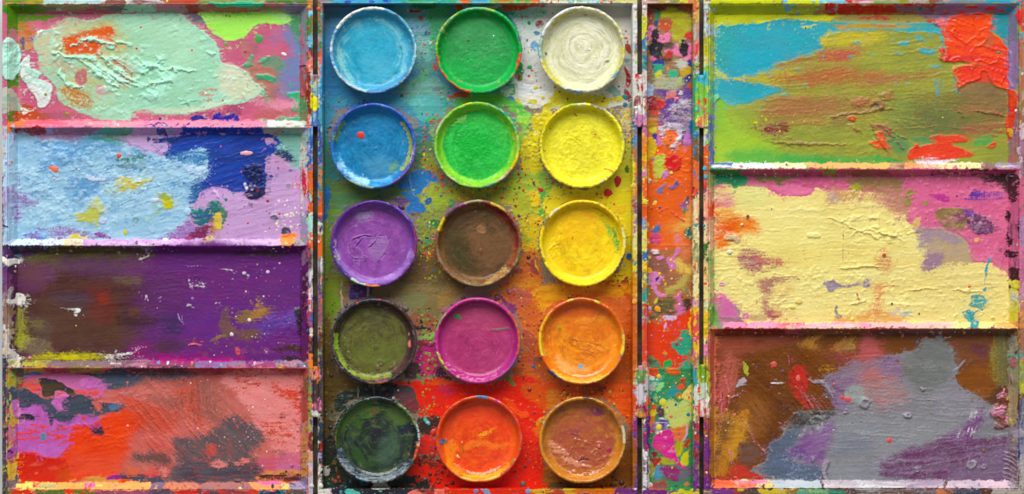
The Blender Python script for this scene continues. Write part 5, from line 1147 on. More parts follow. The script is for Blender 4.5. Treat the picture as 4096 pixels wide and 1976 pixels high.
bands_h(1206, 1270, [(60, 300, '#6f3180', '#7a3c88'), (290, 370, '#7a3020', '#a04030'), (350, 480, '#584a44', '#4c4440'), (470, 650, '#c8b03c', '#d0b840'), (630, 740, '#a8a048', '#8a4a30'), (720, 960, '#5a9a80', '#8ab070'), (940, 1060, '#5a3c34', '#3a8a70'), (1040, 1360, '#5c4844', '#a8a4a0'), (1340, 1560, '#6a4a44', '#847c78'), (1540, 1760, '#4a5064', '#8a7a78'), (1740, 1860, '#d07a4c', '#6a5a60'), (1840, 2060, '#484c60', '#5c5860'), (2040, 2130, '#5a3a30'), (2110, 2340, '#b4a89c', '#a09890')], w=6, dry=8)
F(0, 0, 1)
# ------------------------------------------------------------------ paint on the narrow brush tray and the rails beside it
SS = 360 / 895
F(2500, 0, SS)
bands_h(-20, 40, [(60, 170, '#d8d4d0', '#c8a8a0'), (160, 240, '#e0dcd6', '#d8b0b0'), (230, 400, '#c8a49c', '#8a7a60'), (390, 560, '#6a8a50', '#b8a048'), (540, 640, '#d0d030', '#b8a858'), (620, 740, '#d88a58', '#c8784a'), (780, 840, '#8a4a40', '#d8d8b0')])
R('#8a6a4c', 222, 36, 674, 1250, w=0, c2='#9a7a50')
P('#2c2a22', [230, 40, 680, 40, 680, 80, 560, 90, 420, 80, 340, 100, 250, 80], f=5, dry=8, c2='#8a4a28')
P('#b85a2c', [540, 60, 680, 60, 680, 120, 600, 110], f=6, dry=10)
P('#c8c82c', [350, 110, 460, 80, 560, 100, 640, 140, 670, 200, 670, 280, 620, 330, 570, 400, 500, 410, 455, 360, 460, 260, 440, 190, 360, 170], f=8, dry=8, c2='#a8a034')
P('#9a9a30', [500, 200, 600, 220, 650, 280, 580, 340, 480, 340, 470, 270], f=20, dry=12, o=.7)
P('#c84a3c', [330, 230, 420, 180, 480, 220, 460, 300, 420, 320, 350, 290], f=7, dry=12, c2='#b85a3c')
P('#3a9060', [290, 110, 340, 100, 350, 160, 300, 200], f=5, dry=9); P('#a84438', [232, 100, 280, 120, 270, 240, 230, 240], f=6, dry=8); P('#34507c', [290, 200, 330, 210, 325, 260, 290, 250], dry=7)
P('#e07ba6', [222, 270, 300, 260, 340, 330, 430, 330, 450, 400, 400, 430, 340, 400, 300, 420, 260, 400, 225, 420], f=3, dry=7, h=2, c2='#d87098')
P('#e07ba6', [380, 510, 520, 420, 600, 400, 665, 430, 665, 560, 620, 610, 560, 560, 470, 540, 400, 530], f=3, dry=7, h=2)
P('#dc7098', [240, 560, 300, 540, 360, 570, 330, 610, 270, 600], f=3, dry=7, h=2)
P('#cc3a38', [600, 330, 665, 320, 665, 380, 620, 390], dry=7)
P('#282830', [275, 300, 330, 290, 330, 420, 380, 430, 370, 520, 390, 590, 330, 590, 260, 550, 245, 460, 270, 420], f=3, dry=5, h=3, c2='#32323c')
P('#242630', [540, 420, 600, 390, 640, 420, 635, 500, 590, 560, 540, 520], f=3, dry=6, h=4, c2='#34343c')
P('#54443c', [370, 440, 480, 430, 500, 470, 420, 500, 370, 490], f=6, dry=10)
P('#5a4434', [360, 580, 440, 540, 470, 580, 430, 640, 370, 610], f=8, dry=12)
P('#b83c38', [390, 530, 470, 510, 460, 570, 410, 580], dry=9)
P('#34408c', [270, 620, 380, 590, 390, 660, 300, 700], f=4, dry=7); P('#3a3c84', [570, 760, 660, 740, 660, 900, 590, 860], f=10, dry=12); P('#38408a', [640, 580, 665, 580, 665, 660, 640, 640], dry=5)
P('#30a07c', [280, 640, 380, 640, 390, 700, 300, 760], f=4, dry=14, gap=.25, h=2); P('#40a880', [420, 700, 520, 690, 510, 780, 420, 760], f=4, dry=10, h=2)
P('#c8c83c', [290, 720, 370, 700, 360, 770, 300, 780], f=4, dry=9); P('#c0a024', [545, 680, 640, 660, 665, 700, 620, 770, 560, 740], f=4, dry=7, h=2)
P('#b8b8ac', [500, 620, 600, 580, 620, 660, 540, 690], f=8, dry=14, h=1.5); P('#d8906a', [400, 660, 450, 660, 430, 710], dry=6)
P('#a4aa84', [290, 790, 430, 760, 560, 780, 560, 870, 420, 910, 300, 870], f=12, dry=20, c2='#b0a890', h=2); P('#a0b870', [520, 780, 570, 770, 560, 830, 520, 820], dry=6)
P('#8ab0d0', [220, 860, 260, 830, 300, 880, 280, 950, 230, 970], dry=7, c2='#b8b8d8'); P('#b85a34', [620, 850, 660, 820, 660, 960, 620, 970], dry=6)
P('#5c3c90', [290, 900, 420, 900, 560, 880, 660, 900, 660, 1250, 350, 1250, 360, 1130, 340, 1060, 400, 980], f=8, dry=10, c2='#6a4a8a')
P('#d87880', [410, 920, 500, 905, 510, 960, 440, 985, 400, 990], dry=7, h=3, c2='#c86a60'); E('#e07890', 515, 980, 22, 16, h=3); P('#b8c0c8', [530, 910, 580, 900, 570, 950, 530, 950], dry=8, gap=.2, h=3)
P('#c8342c', [290, 1000, 370, 990, 400, 1040, 360, 1080, 300, 1070], f=4, dry=6, h=2); P('#8a2824', [225, 980, 300, 980, 310, 1090, 225, 1100], f=6, dry=9); P('#c84a34', [260, 1110, 340, 1100, 330, 1150, 270, 1160], dry=6)
P('#6a5a70', [460, 1020, 660, 1000, 660, 1240, 420, 1240, 440, 1140], f=10, dry=26, gap=.32, c2='#b8b0b8')
relief('clump', [380, 1000, 660, 1000, 660, 1250, 330, 1250], 6, 13, thr=.52, col='#c8a8c0', o=.7)
P('#d07038', [240, 1180, 320, 1160, 330, 1250, 240, 1250], f=6, dry=8, c2='#c8b030')
# rails
bands_v(65, 124, [(-20, 110, '#dcd8d4', '#c8b0a8'), (100, 210, '#c84a30', '#dcd0c8'), (200, 360, '#d4cc38', '#a0b868'), (350, 530, '#6a94ac', '#a8b8b8'), (510, 710, '#cfcaa0', '#d8d8c8'), (700, 820, '#d0303c', '#d8d4d0'), (800, 980, '#d8d4c4', '#c8c8b8'), (970, 1130, '#8a4440', '#6a4a40'), (1120, 1250, '#2a6a90', '#4a7aa0')], w=6)
bands_v(165, 224, [(-20, 130, '#d8d0cc', '#b87a70'), (120, 230, '#d8d4d0', '#c0b0b0'), (210, 410, '#cdd436', '#b8c430'), (400, 520, '#4a8098', '#3a70a0'), (500, 740, '#2a9a90', '#2a5a80'), (730, 980, '#a4a8a4', '#d0ccc8'), (970, 1060, '#3a4a80', '#b03a34'), (1050, 1250, '#8a7a88', '#c87a50')], w=6)
bands_v(676, 742, [(-20, 110, '#d8805a', '#c8744a'), (100, 230, '#c8bc34', '#d8a048'), (220, 430, '#b8b0a0', '#a88a88'), (420, 580, '#d0403c', '#d87a78'), (560, 640, '#b8b8c0', '#d06a70'), (620, 700, '#a8a058'), (690, 760, '#c8c4cc', '#a8a8b8'), (750, 1250, '#2f8a60', '#3a9a60')], w=6)
F(2500, 480, SS)
R('#df6424', 222, 0, 662, 1250, w=0, c2='#d85c22')
P('#6a4a80', [330, 0, 660, 0, 660, 240, 560, 250, 500, 100, 340, 60], f=8, dry=14, c2='#8a7a94')
P('#c88a3c', [222, 20, 310, 20, 320, 120, 260, 170, 225, 140], f=6, dry=9, c2='#a88a30'); P('#cfc63c', [240, 90, 310, 70, 310, 120, 260, 130], dry=6, h=1.5)
P('#d8d4dc', [340, 120, 350, 60, 460, 30, 580, 60, 580, 130, 540, 220, 480, 290, 460, 240, 500, 170, 480, 100, 400, 110, 380, 190], f=3, dry=16, h=6, gap=.25, c2='#b8a8b8')
relief('clump', [340, 40, 590, 50, 560, 290, 400, 290], 8, 13, thr=.48, col='#dcd4d8', o=.4)
P('#e48a40', [390, 110, 460, 100, 500, 200, 440, 250, 380, 240], f=4, dry=8, h=5, c2='#dc6a3c')
P('#c070b8', [310, 160, 350, 170, 350, 240, 310, 240], dry=7, h=2); P('#3c4494', [275, 150, 320, 150, 310, 210, 280, 200], dry=6); P('#c078bc', [590, 160, 650, 120, 660, 240, 590, 250], f=4, dry=8, h=2)
P('#2a6aa8', [630, 20, 665, 10, 665, 160, 640, 150], dry=5)
P('#dcb424', [180, 330, 225, 190, 300, 200, 310, 330, 260, 380, 235, 420, 245, 590, 215, 590, 215, 420], f=3, dry=6, h=2, c2='#c8b030')
P('#b0c040', [280, 370, 400, 350, 400, 470, 370, 540, 340, 590, 290, 570, 280, 460], f=3, dry=8, h=2, c2='#c0b458')
P('#c078b4', [360, 510, 420, 500, 430, 560, 370, 600], f=3, dry=8, h=2); S('#b8689c', [275, 370, 290, 420], 24, dry=6)
P('#c21f26', [400, 380, 490, 350, 540, 360, 570, 400, 560, 480, 500, 510, 430, 490, 400, 450], f=4, dry=12, h=2.5, c2='#d0282c')
E('#dcc830', 460, 528, 17, 14, h=2)
P('#b87ab0', [300, 700, 360, 660, 410, 630, 400, 690, 360, 740], f=3, dry=10, h=2, c2='#707090'); P('#585a88', [430, 660, 490, 650, 520, 590, 535, 640, 480, 690, 440, 690], f=2, dry=6, h=2, c2='#a0609c'); S('#707080', [555, 655, 580, 660], 14)
P('#5a5060', [540, 850, 600, 800, 630, 740, 650, 820, 620, 900, 590, 920, 570, 870], f=3, dry=9, c2='#8a5a90', h=1.5); P('#3a8a48', [570, 890, 610, 880, 600, 925, 580, 920], dry=4)
P('#dcc060', [590, 960, 640, 850, 662, 850, 662, 1120, 600, 1060, 540, 1080, 480, 1100], f=16, dry=14, o=.85, c2='#d8a048'); P('#dfa24c', [400, 1060, 600, 1000, 660, 1100, 500, 1150], f=30, o=.5, dry=14)
P('#2f8048', [590, 1110, 640, 1060, 662, 1080, 650, 1210, 610, 1180], f=3, dry=5, c2='#2a6a60')
P('#4c6aa0', [250, 1110, 290, 1070, 330, 1030, 345, 1080, 320, 1130], f=3, dry=7, h=2); P('#c43a60', [240, 1160, 300, 1120, 360, 1150, 375, 1190, 330, 1240, 250, 1230], f=3, dry=8, h=2, c2='#d05a80')
P('#d8784c', [470, 1150, 560, 1140, 580, 1180, 490, 1200], dry=9, c2='#d880a8'); S('#cc3c34', [250, 880, 330, 915, 430, 870], 16, dry=7, h=3); S('#c83a3c', [460, 905, 520, 960, 590, 1005], 12, dry=5, h=3)
relief('wrinkle', [230, 260, 660, 260, 660, 600, 230, 600], 4, 30); relief('brush', [230, 600, 660, 600, 660, 1240, 230, 1240], 2.2, 6, 10, 90)
spots(33, 230, 300, 650, 1200, ['#e0a050', '#d84a30', '#e8c060', '#c87aa8'], 1.3, 4)
P('#f4f4f0', [235, 590, 250, 585, 258, 610, 240, 625], w=3, h=4)
bands_v(65, 118, [(-10, 80, '#3a5a70', '#2a6a90'), (70, 260, '#4a7aa8', '#6a8ac0'), (250, 450, '#d8803c', '#a86a48'), (440, 620, '#e06a34', '#d0703c'), (600, 760, '#de5c24', '#d8a84a'), (750, 830, '#8a7878', '#a84a40'), (820, 930, '#c83c48', '#8a4a70'), (910, 1040, '#c0b868', '#a8607c'), (1030, 1150, '#b8609a', '#d8c880'), (1140, 1250, '#dccf8c')], w=6)
bands_v(163, 224, [(-10, 90, '#b8a070', '#8a6a80'), (80, 190, '#d07ab0', '#c0689c'), (180, 340, '#e2742c', '#d8843c'), (330, 480, '#dcb834', '#d88a30'), (470, 580, '#cc74ac', '#e0a040'), (570, 780, '#e2642c', '#d85a28'), (770, 850, '#e0c84c', '#dc8030'), (840, 990, '#dc5a28', '#c8602c'), (980, 1090, '#7aa0c4', '#6a6aa0'), (1080, 1250, '#ddca5c', '#e0d080')], w=6)
bands_v(668, 734, [(-10, 120, '#2f8a5c', '#2f7ab0'), (110, 190, '#2a7ab0'), (180, 540, '#54483a', '#7a5a3c'), (400, 720, '#e06a30', '#d86434'), (700, 780, '#d8342c', '#e05a50'), (770, 1050, '#e4d8a0', '#e0a880'), (1040, 1250, '#e4dca4', '#dcd098')], w=6)
F(2500, 980, SS)
R('#b06a3c', 224, 0, 668, 1250, w=0, c2='#a86a44')
P('#e06428', [224, 0, 520, 0, 440, 40, 330, 50, 240, 40], f=6, dry=10); P('#d87a44', [500, 0, 668, 0, 668, 120, 560, 120], f=12, dry=14, o=.8)
P('#98644c', [240, 130, 420, 100, 440, 300, 560, 280, 460, 400, 380, 420, 330, 380, 390, 330, 330, 250, 240, 260], f=12, dry=20, c2='#8a5a50')
P('#dcb85a', [490, 130, 560, 150, 590, 200, 668, 220, 668, 300, 560, 280, 500, 230], f=10, dry=12, c2='#c8b050'); P('#b4a850', [400, 430, 500, 400, 560, 330, 660, 300, 600, 400, 520, 470, 420, 500], f=10, dry=16, c2='#a89a58', h=1.5)
P('#cc74ae', [410, 130, 480, 110, 510, 40, 550, 40, 540, 100, 490, 130, 520, 220, 480, 250, 440, 230], f=3, dry=5, h=2); P('#d078b0', [320, 120, 370, 95, 390, 130, 340, 145], dry=4, h=2)
P('#d884bc', [228, 300, 260, 260, 310, 260, 330, 290, 390, 330, 340, 400, 300, 400, 330, 480, 420, 490, 360, 530, 290, 480, 240, 390], f=3, dry=5, h=2, c2='#d07ab0'); P('#4a3470', [290, 330, 340, 310, 340, 350, 310, 360], dry=6)
P('#cc6ca4', [470, 560, 530, 490, 570, 480, 560, 540, 600, 600, 610, 650, 560, 700, 510, 680, 500, 620, 540, 560], f=3, dry=6, h=2)
P('#544838', [280, 620, 330, 560, 440, 520, 500, 560, 500, 640, 520, 690, 380, 690, 300, 730, 250, 740], f=10, dry=16, c2='#7a7040'); P('#483830', [580, 560, 650, 520, 660, 640, 620, 660, 590, 620], f=8, dry=12)
P('#c8c04c', [290, 540, 330, 530, 320, 580, 290, 590], dry=5); P('#4a9068', [580, 470, 620, 430, 610, 470], dry=5)
P('#dc4222', [228, 760, 300, 790, 400, 750, 500, 720, 600, 690, 660, 620, 668, 760, 600, 850, 560, 900, 460, 960, 520, 1040, 600, 1110, 590, 1180, 520, 1250, 400, 1250, 320, 1160, 228, 1110], f=5, dry=8, c2='#d43c20')
P('#d2b0d8', [360, 720, 480, 695, 525, 720, 480, 755, 400, 745], f=2, dry=5, h=2); S('#c8a0d0', [410, 770, 390, 835], 26, dry=4)
E('#f0a024', 320, 632, 28, 30, h=2, w=2); E('#dca8c8', 246, 632, 20, 22, w=3); E('#d86048', 425, 842, 26, 28, w=4); E('#e05a40', 378, 745, 18, 20, w=3)
P('#2f9474', [560, 880, 600, 840, 668, 900, 668, 1000, 650, 1080, 560, 1090, 500, 1060, 440, 990, 450, 960, 530, 960], f=3, dry=5, c2='#38a080', h=1); E('#e8585c', 558, 935, 18, 18); P('#3a9c50', [390, 1170, 460, 1130, 470, 1180, 400, 1240], dry=5); P('#c89038', [370, 1080, 390, 1060, 420, 1100], dry=4)
P('#e8b824', [630, 800, 668, 680, 668, 940, 640, 900], dry=6); P('#389c78', [540, 1200, 668, 1120, 668, 1250, 540, 1250], f=5, dry=8); P('#60584c', [228, 1110, 330, 1150, 330, 1250, 228, 1250], f=8, dry=10, c2='#4a9a60')
E('#e0ccd4', 300, 65, 45, 30, h=7, w=9, dry=4); spots(27, 230, 100, 660, 800, ['#e8c030', '#dcb430', '#e8d060', '#c878b0'], 1.5, 6); spots(16, 230, 800, 660, 1240, ['#2a5ab0', '#e0c840', '#e8d8d0', '#d87060'], 1.5, 5)
E('#eab028', 240, 250, 34, 28, w=5, h=2)
bands_v(65, 122, [(-10, 60, '#dcd078'), (50, 155, '#2a68b0', '#e0c040'), (145, 260, '#dcc83c', '#e8d060'), (250, 370, '#2a9484', '#d8b840'), (360, 480, '#7a3a30', '#6a6a68'), (470, 530, '#cc4458'), (510, 640, '#eca030', '#e89828'), (630, 790, '#c87a70', '#808078'), (780, 1100, '#d8382c', '#d05048'), (1080, 1250, '#d89a4c', '#6a6a68')], w=6)
bands_v(170, 228, [(-10, 70, '#dccb58'), (55, 150, '#2a66b0', '#4a7ab0'), (140, 300, '#dfc83c', '#e8a828'), (290, 390, '#2f9888', '#d8b844'), (380, 460, '#e8a02c', '#7a4a38'), (450, 590, '#2a9488', '#3a9c88'), (580, 620, '#d8cc48'), (600, 720, '#c83038', '#d84a34'), (700, 780, '#c89ab8', '#8a8478'), (770, 1200, '#d8402e', '#d04a34'), (1180, 1250, '#e07878')], w=6)
bands_v(668, 732, [(-10, 200, '#e2d8a4', '#8a8a58'), (180, 290, '#dc6a3c', '#e8c890'), (280, 520, '#e6d68c', '#e8dca0'), (510, 620, '#cc78ac', '#e0a8a0'), (610, 740, '#e8bc1c', '#e0b020'), (730, 930, '#e05a58', '#d8504c'), (920, 1060, '#eab81c', '#e8b828'), (1050, 1130, '#c87ab0'), (1110, 1250, '#b86a60', '#8a8890')], w=6)
bands_v(774, 828, [(-10, 100, '#7a7a48', '#3a7034'), (90, 200, '#5a4a34', '#c8bc88'), (190, 340, '#e86a30', '#e8b070'), (330, 560, '#ead890', '#e4d088'), (550, 640, '#3a8a40', '#d0d0a0'), (630, 930, '#e8bc1e', '#e0b424'), (920, 1110, '#d880a0', '#d0605c'), (1090, 1250, '#b84c3c', '#c8c048')], w=6)
F(2500, 1476, SS)
R('#3c8c58', 232, -10, 690, 1215, w=0, c2='#368050')
P('#d84c24', [232, 0, 330, 0, 330, 70, 250, 60], dry=8); P('#da4a20', [410, 0, 530, 0, 540, 40, 490, 60, 430, 40], f=4, dry=7, h=3, c2='#e89030')
P('#3aa08c', [240, 90, 380, 80, 330, 150, 240, 160], f=5, dry=10); P('#d8e0d0', [240, 85, 300, 80, 320, 100, 250, 110], dry=14, gap=.35); P('#3a9a94', [240, 230, 400, 290, 500, 250, 560, 200, 500, 160, 430, 240, 300, 340, 240, 300], f=14, dry=16, o=.8)
P('#b8b0b4', [240, 160, 320, 140, 340, 190, 250, 210], f=6, dry=12, c2='#a8d098'); P('#8fcf8a', [300, 170, 380, 140, 370, 200, 330, 240, 310, 210], f=5, dry=9)
P('#6a5438', [500, 150, 560, 90, 620, 110, 600, 180, 540, 200], f=8, dry=12, c2='#8a6a34'); E('#d8542c', 560, 180, 34, 32, f=4, w=5); E('#d8322c', 566, 105, 16, 16)
P('#2a8a98', [430, 200, 540, 210, 530, 260, 450, 250], f=9, dry=10)
P('#dcc868', [560, 260, 620, 190, 655, 150, 668, 160, 668, 340, 620, 310, 570, 300], f=3, w=4, c2='#d8c060'); P('#a87a38', [505, 250, 550, 230, 570, 290, 520, 290], dry=6, c2='#c8b040')
P('#b4c878', [390, 340, 460, 290, 540, 330, 640, 300, 668, 400, 650, 500, 580, 570, 520, 610, 470, 580, 440, 510, 400, 470], f=5, dry=9, c2='#c0c060', ang=30); P('#c8cc6c', [450, 520, 580, 490, 580, 560, 520, 605, 470, 570], f=9, dry=8, o=.8)
E('#d2d030', 380, 328, 32, 36, w=4, h=1.5); P('#d85a20', [250, 370, 310, 350, 310, 400, 260, 420], dry=6); P('#dcc830', [250, 420, 300, 400, 310, 450, 270, 490, 245, 460], w=4, dry=5); P('#e07a28', [245, 480, 300, 470, 270, 570, 248, 570], dry=6)
P('#4a4038', [310, 400, 360, 360, 400, 390, 390, 440, 340, 480, 310, 440], f=5, dry=7, c2='#5a3a50'); P('#9a6a8c', [250, 570, 320, 530, 330, 600, 260, 610], f=8, dry=9)
P('#5a3488', [310, 520, 380, 480, 440, 560, 400, 600, 330, 620], f=5, dry=12, c2='#d8d0e0', h=1.5); E('#e6d820', 338, 580, 26, 30, h=2, w=2); E('#7878c0', 415, 560, 22, 28, w=4)
P('#d86a34', [430, 600, 540, 590, 620, 560, 630, 640, 580, 700, 490, 710, 460, 650], f=5, dry=8, c2='#dc8044'); S('#c8a0d4', [622, 555, 615, 640, 575, 720], 22, w=3)
P('#cc2a84', [300, 660, 360, 630, 430, 600, 470, 640, 490, 760, 520, 860, 540, 920, 600, 960, 610, 1010, 560, 990, 480, 920, 400, 880, 340, 820, 270, 790, 280, 720], f=3, w=6, c2='#d83e90', h=1.5); P('#d84a48', [300, 770, 360, 750, 370, 810, 310, 800], f=8, dry=9, o=.7); S('#dc70b0', [425, 820, 500, 820], 26, dry=5); P('#b8286c', [240, 590, 300, 620, 280, 650, 242, 640], dry=4)
P('#b8b024', [490, 720, 580, 730, 570, 820, 520, 870, 500, 800], f=4, dry=7, c2='#a89a28', ang=80); P('#c8c024', [570, 840, 630, 810, 640, 940, 600, 955, 550, 930], f=3, dry=7, ang=80); P('#a8a830', [340, 880, 440, 890, 500, 950, 380, 950], f=4, dry=7); P('#98a034', [245, 930, 300, 960, 290, 1060, 250, 1070], f=4, dry=8)
P('#b83434', [250, 890, 340, 870, 360, 930, 310, 980, 260, 930], f=4, dry=7, c2='#9a2c30'); E('#8a2a34', 290, 840, 30, 30, w=5); P('#5a86b8', [300, 1000, 350, 950, 400, 1020, 350, 1090, 290, 1080], f=6, dry=9, c2='#4a98b0')
P('#802c6c', [350, 960, 480, 960, 560, 1000, 540, 1100, 460, 1110, 370, 1060], f=8, dry=12, c2='#92306c'); P('#7a5080', [500, 1050, 680, 960, 680, 1060, 560, 1120], f=14, dry=14, o=.7); P('#8a4a48', [250, 1130, 400, 1110, 420, 1190, 250, 1200], f=9, dry=12, c2='#c84a3c'); E('#d87a3c', 605, 1150, 26, 22, dry=5); P('#b83a2c', [600, 720, 640, 700, 620, 780, 580, 790], dry=8)
spots(33, 240, 40, 660, 700, ['#d8d040', '#e8e0a0', '#e0603c', '#2a5a9a'], 1.5, 6); spots(22, 240, 800, 660, 1190, ['#3a6ab0', '#c8c040', '#c83a4c', '#8a3a80'], 1.5, 5)
relief('brush', [240, 0, 660, 0, 660, 1200, 240, 1200], 1.8, 6, 40, 60)
bands_v(76, 138, [(-10, 80, '#e0906a', '#d8a04c'), (70, 160, '#a8b0c8', '#c8c040'), (150, 400, '#a4b0c8', '#b8b8c8'), (380, 500, '#a8204c', '#d08a40'), (480, 720, '#7a3a88', '#74347e'), (700, 780, '#8a6aa0', '#a83a3c'), (770, 1260, '#6e2f7a', '#7a3a88')], w=6)
bands_v(184, 242, [(-10, 60, '#e8dc90', '#dc9a80'), (50, 300, '#b8b4bc', '#a8a8b0'), (290, 360, '#e0602c'), (350, 500, '#a82a4c', '#c05a4c'), (490, 820, '#6f3180', '#74367c'), (800, 920, '#e0dcd8', '#6f3180'), (900, 1020, '#6c2f78', '#ddd8d8'), (1010, 1190, '#dcd8dc', '#c8c8cc'), (1180, 1260, '#6c2f78', '#782f74')], w=6)
bands_v(684, 742, [(-10, 200, '#3a9ab0', '#4aa8b8'), (190, 360, '#dcd8cc', '#d0ccc0'), (350, 400, '#b84a40'), (390, 480, '#dcb468', '#d8c490'), (470, 560, '#8a7a70', '#c8c080'), (550, 730, '#b04438', '#a83c34'), (710, 840, '#74347e', '#7a3a84'), (820, 960, '#8a2a34', '#7a2c50'), (950, 1260, '#6c3078', '#783480')], w=6)
bands_v(788, 848, [(-10, 240, '#dccc30', '#6a9438'), (230, 360, '#dce0d4', '#b8c88c'), (350, 480, '#b83c38', '#e0dcd8'), (470, 640, '#9a4438', '#a84a3c'), (620, 720, '#b8863c', '#7a3a50'), (700, 960, '#74347e', '#783888'), (950, 1080, '#8a3a44', '#783a68'), (1070, 1260, '#6c3078', '#783880')], w=6)
bands_h(1200, 1270, [(60, 470, '#6c2f78', '#782f70'), (460, 690, '#c8c424', '#d0cc30'), (680, 850, '#6e2f78', '#d0cc40')])
F(0, 0, 1)
# ------------------------------------------------------------------ paint on the floor of the pan tray
TS = 1340 / 2576
SOFT[0] = .4
F(1240, 0, TS)
R('#4f90b4', 96, 20, 2480, 820, w=0, c2='#4a88a8')
P('#4a8090', [96, 28, 300, 28, 200, 120, 130, 200, 96, 160], f=14, dry=20, c2='#7a8aa0')
P('#3f8cba', [100, 420, 180, 480, 300, 700, 600, 760, 640, 810, 100, 810], f=20, dry=12, c2='#3a84b0')
P('#5b9a96', [620, 60, 980, 50, 980, 300, 960, 560, 1060, 700, 1200, 810, 700, 810, 680, 720, 860, 560, 840, 380, 760, 180], f=14, dry=26, c2='#6aa8a8', ang=40)
P('#3c9c62', [900, 60, 1100, 40, 1040, 160, 970, 280, 940, 420, 900, 380, 940, 200], f=14, dry=20, c2='#4aa070')
P('#86b4b0', [780, 320, 920, 300, 900, 480, 840, 560], f=18, dry=26, c2='#6aa8a0', gap=.2)
P('#7fa8c8', [760, 170, 880, 180, 860, 240, 780, 250], f=14, dry=26, gap=.35)
P('#46606c', [820, 500, 960, 460, 980, 620, 900, 720, 820, 640], f=20, dry=26, o=.6, c2='#4a8a70')
P('#5f9c90', [700, 640, 1000, 620, 1100, 800, 700, 810], f=20, dry=24, c2='#7aa8a0')
P('#d4d4d2', [1560, 60, 2480, 30, 2480, 420, 2480, 810, 1600, 810, 1560, 560, 1620, 400, 1600, 200], f=10, dry=14, c2='#cacacc', ang=20, sw=16)
P('#7ccab8', [1440, 60, 1790, 60, 1780, 130, 1700, 190, 1600, 170, 1540, 120], f=14, dry=26, c2='#90cfc0')
P('#3fa890', [1340, 36, 1560, 60, 1560, 120, 1480, 90, 1360, 60], f=6, dry=10); P('#bcd8d0', [1600, 120, 1800, 120, 1760, 260, 1620, 220], f=26, dry=30, o=.6)
P('#d6d2c6', [2240, 60, 2460, 36, 2470, 400, 2420, 300, 2340, 140], f=20, o=.6)
P('#d45a2c', [1450, 28, 1800, 28, 1790, 55, 1680, 62, 1630, 80, 1520, 76], f=3, dry=6); P('#d45a2c', [1110, 28, 1170, 28, 1170, 75, 1130, 85], dry=5)
P('#c43a34', [770, 70, 860, 75, 850, 100, 780, 95], f=3, dry=6, c2='#8a3a3c'); P('#b0443c', [840, 120, 875, 125, 865, 155, 840, 150], w=5)
P('#d8d8c8', [1180, 36, 1450, 36, 1440, 62, 1200, 62], dry=5)
P('#2a7a48', [780, 30, 980, 30, 960, 65, 860, 80, 790, 65], f=5, dry=9)
P('#14824c', [1600, 480, 1640, 500, 1640, 610, 1600, 620, 1585, 580], w=5, dry=3); P('#a02a34', [1590, 570, 1625, 570, 1620, 610, 1595, 610], dry=4)
P('#2a9a4c', [1530, 650, 1570, 640, 1580, 720, 1550, 730, 1525, 700], w=5, c2='#60b840'); P('#3fae8c', [1470, 680, 1580, 600, 1560, 680, 1500, 760, 1480, 800, 1450, 740], f=4, dry=16, gap=.2, c2='#c8dcd0')
P('#54b04c', [1200, 720, 1480, 720, 1520, 810, 1100, 810], f=12, dry=16, c2='#70b848')
P('#d6e0dc', [1590, 650, 1700, 660, 1880, 730, 1880, 790, 1780, 810, 1680, 800, 1600, 740], f=3, dry=8, h=3, c2='#ccd0d4', ang=-10); relief('ridge', [1580, 640, 1880, 720, 1880, 810, 1600, 810], 3, 6, -10, 90, thr=.5)
P('#cfc832', [1870, 740, 1900, 690, 2040, 720, 2200, 740, 2280, 740, 2280, 820, 1880, 820], f=5, dry=9, c2='#c4be3a'); P('#d0c83a', [1670, 760, 1740, 755, 1735, 790, 1690, 795], w=5); P('#d4cc40', [1575, 760, 1600, 750, 1640, 820, 1580, 820], dry=5); P('#d4cc40', [1720, 660, 1755, 665, 1745, 685, 1722, 680], w=3)
P('#c8b060', [2360, 500, 2440, 560, 2470, 800, 2300, 800], f=40, o=.25)
P('#7ba8a4', [2270, 690, 2320, 645, 2370, 690, 2390, 750, 2360, 780, 2330, 730], w=4, c2='#8ab0ac'); P('#b01f30', [2410, 500, 2445, 540, 2465, 620, 2450, 670, 2425, 660, 2430, 580], w=4, h=1); P('#8a4a38', [2420, 670, 2460, 700, 2455, 780, 2420, 750], f=3, dry=10, c2='#b8383c', gap=.15); P('#a85038', [2430, 345, 2470, 350, 2470, 420, 2440, 410], dry=5); P('#8aa4a8', [2410, 450, 2460, 455, 2450, 485, 2415, 480], dry=5)
P('#6a9cc0', [1690, 350, 1720, 320, 1760, 340, 1765, 380, 1720, 385], w=5); P('#4a88a8', [1715, 250, 1745, 235, 1770, 255, 1745, 275], w=5); P('#3a7a5c', [1735, 175, 1770, 155, 1790, 180, 1770, 208, 1745, 205], w=4, c2='#a03040'); P('#3a90a0', [1755, 390, 1780, 395, 1785, 440, 1760, 430], w=4); P('#d0c8c0', [1660, 600, 1720, 620, 1700, 640, 1670, 625], dry=6, h=2); S('#d8d8d4', [2252, 670, 2252, 740], 14, dry=3)
P('#4aa058', [840, 590, 880, 545, 910, 560, 890, 600, 850, 640, 835, 630], w=4, c2='#5aa068'); P('#4aa460', [785, 640, 815, 630, 815, 660, 795, 670], w=4); P('#58a858', [760, 740, 790, 715, 800, 740, 770, 770], dry=4); P('#4f9a50', [140, 760, 160, 760, 155, 810, 138, 810], dry=5); P('#2a5480', [325, 760, 360, 755, 365, 775, 340, 780], w=4); P('#28508c', [400, 780, 430, 770, 440, 800, 405, 800], w=4); P('#27506c', [690, 730, 715, 725, 715, 760, 695, 755], dry=4)
P('#c24a32', [940, 490, 970, 500, 985, 540, 960, 535], w=5, dry=5); P('#b85038', [1050, 730, 1140, 700, 1220, 730, 1200, 755, 1100, 750], f=3, dry=14, gap=.3); P('#6a6a80', [940, 670, 1000, 665, 990, 700, 950, 695], f=5, o=.7)
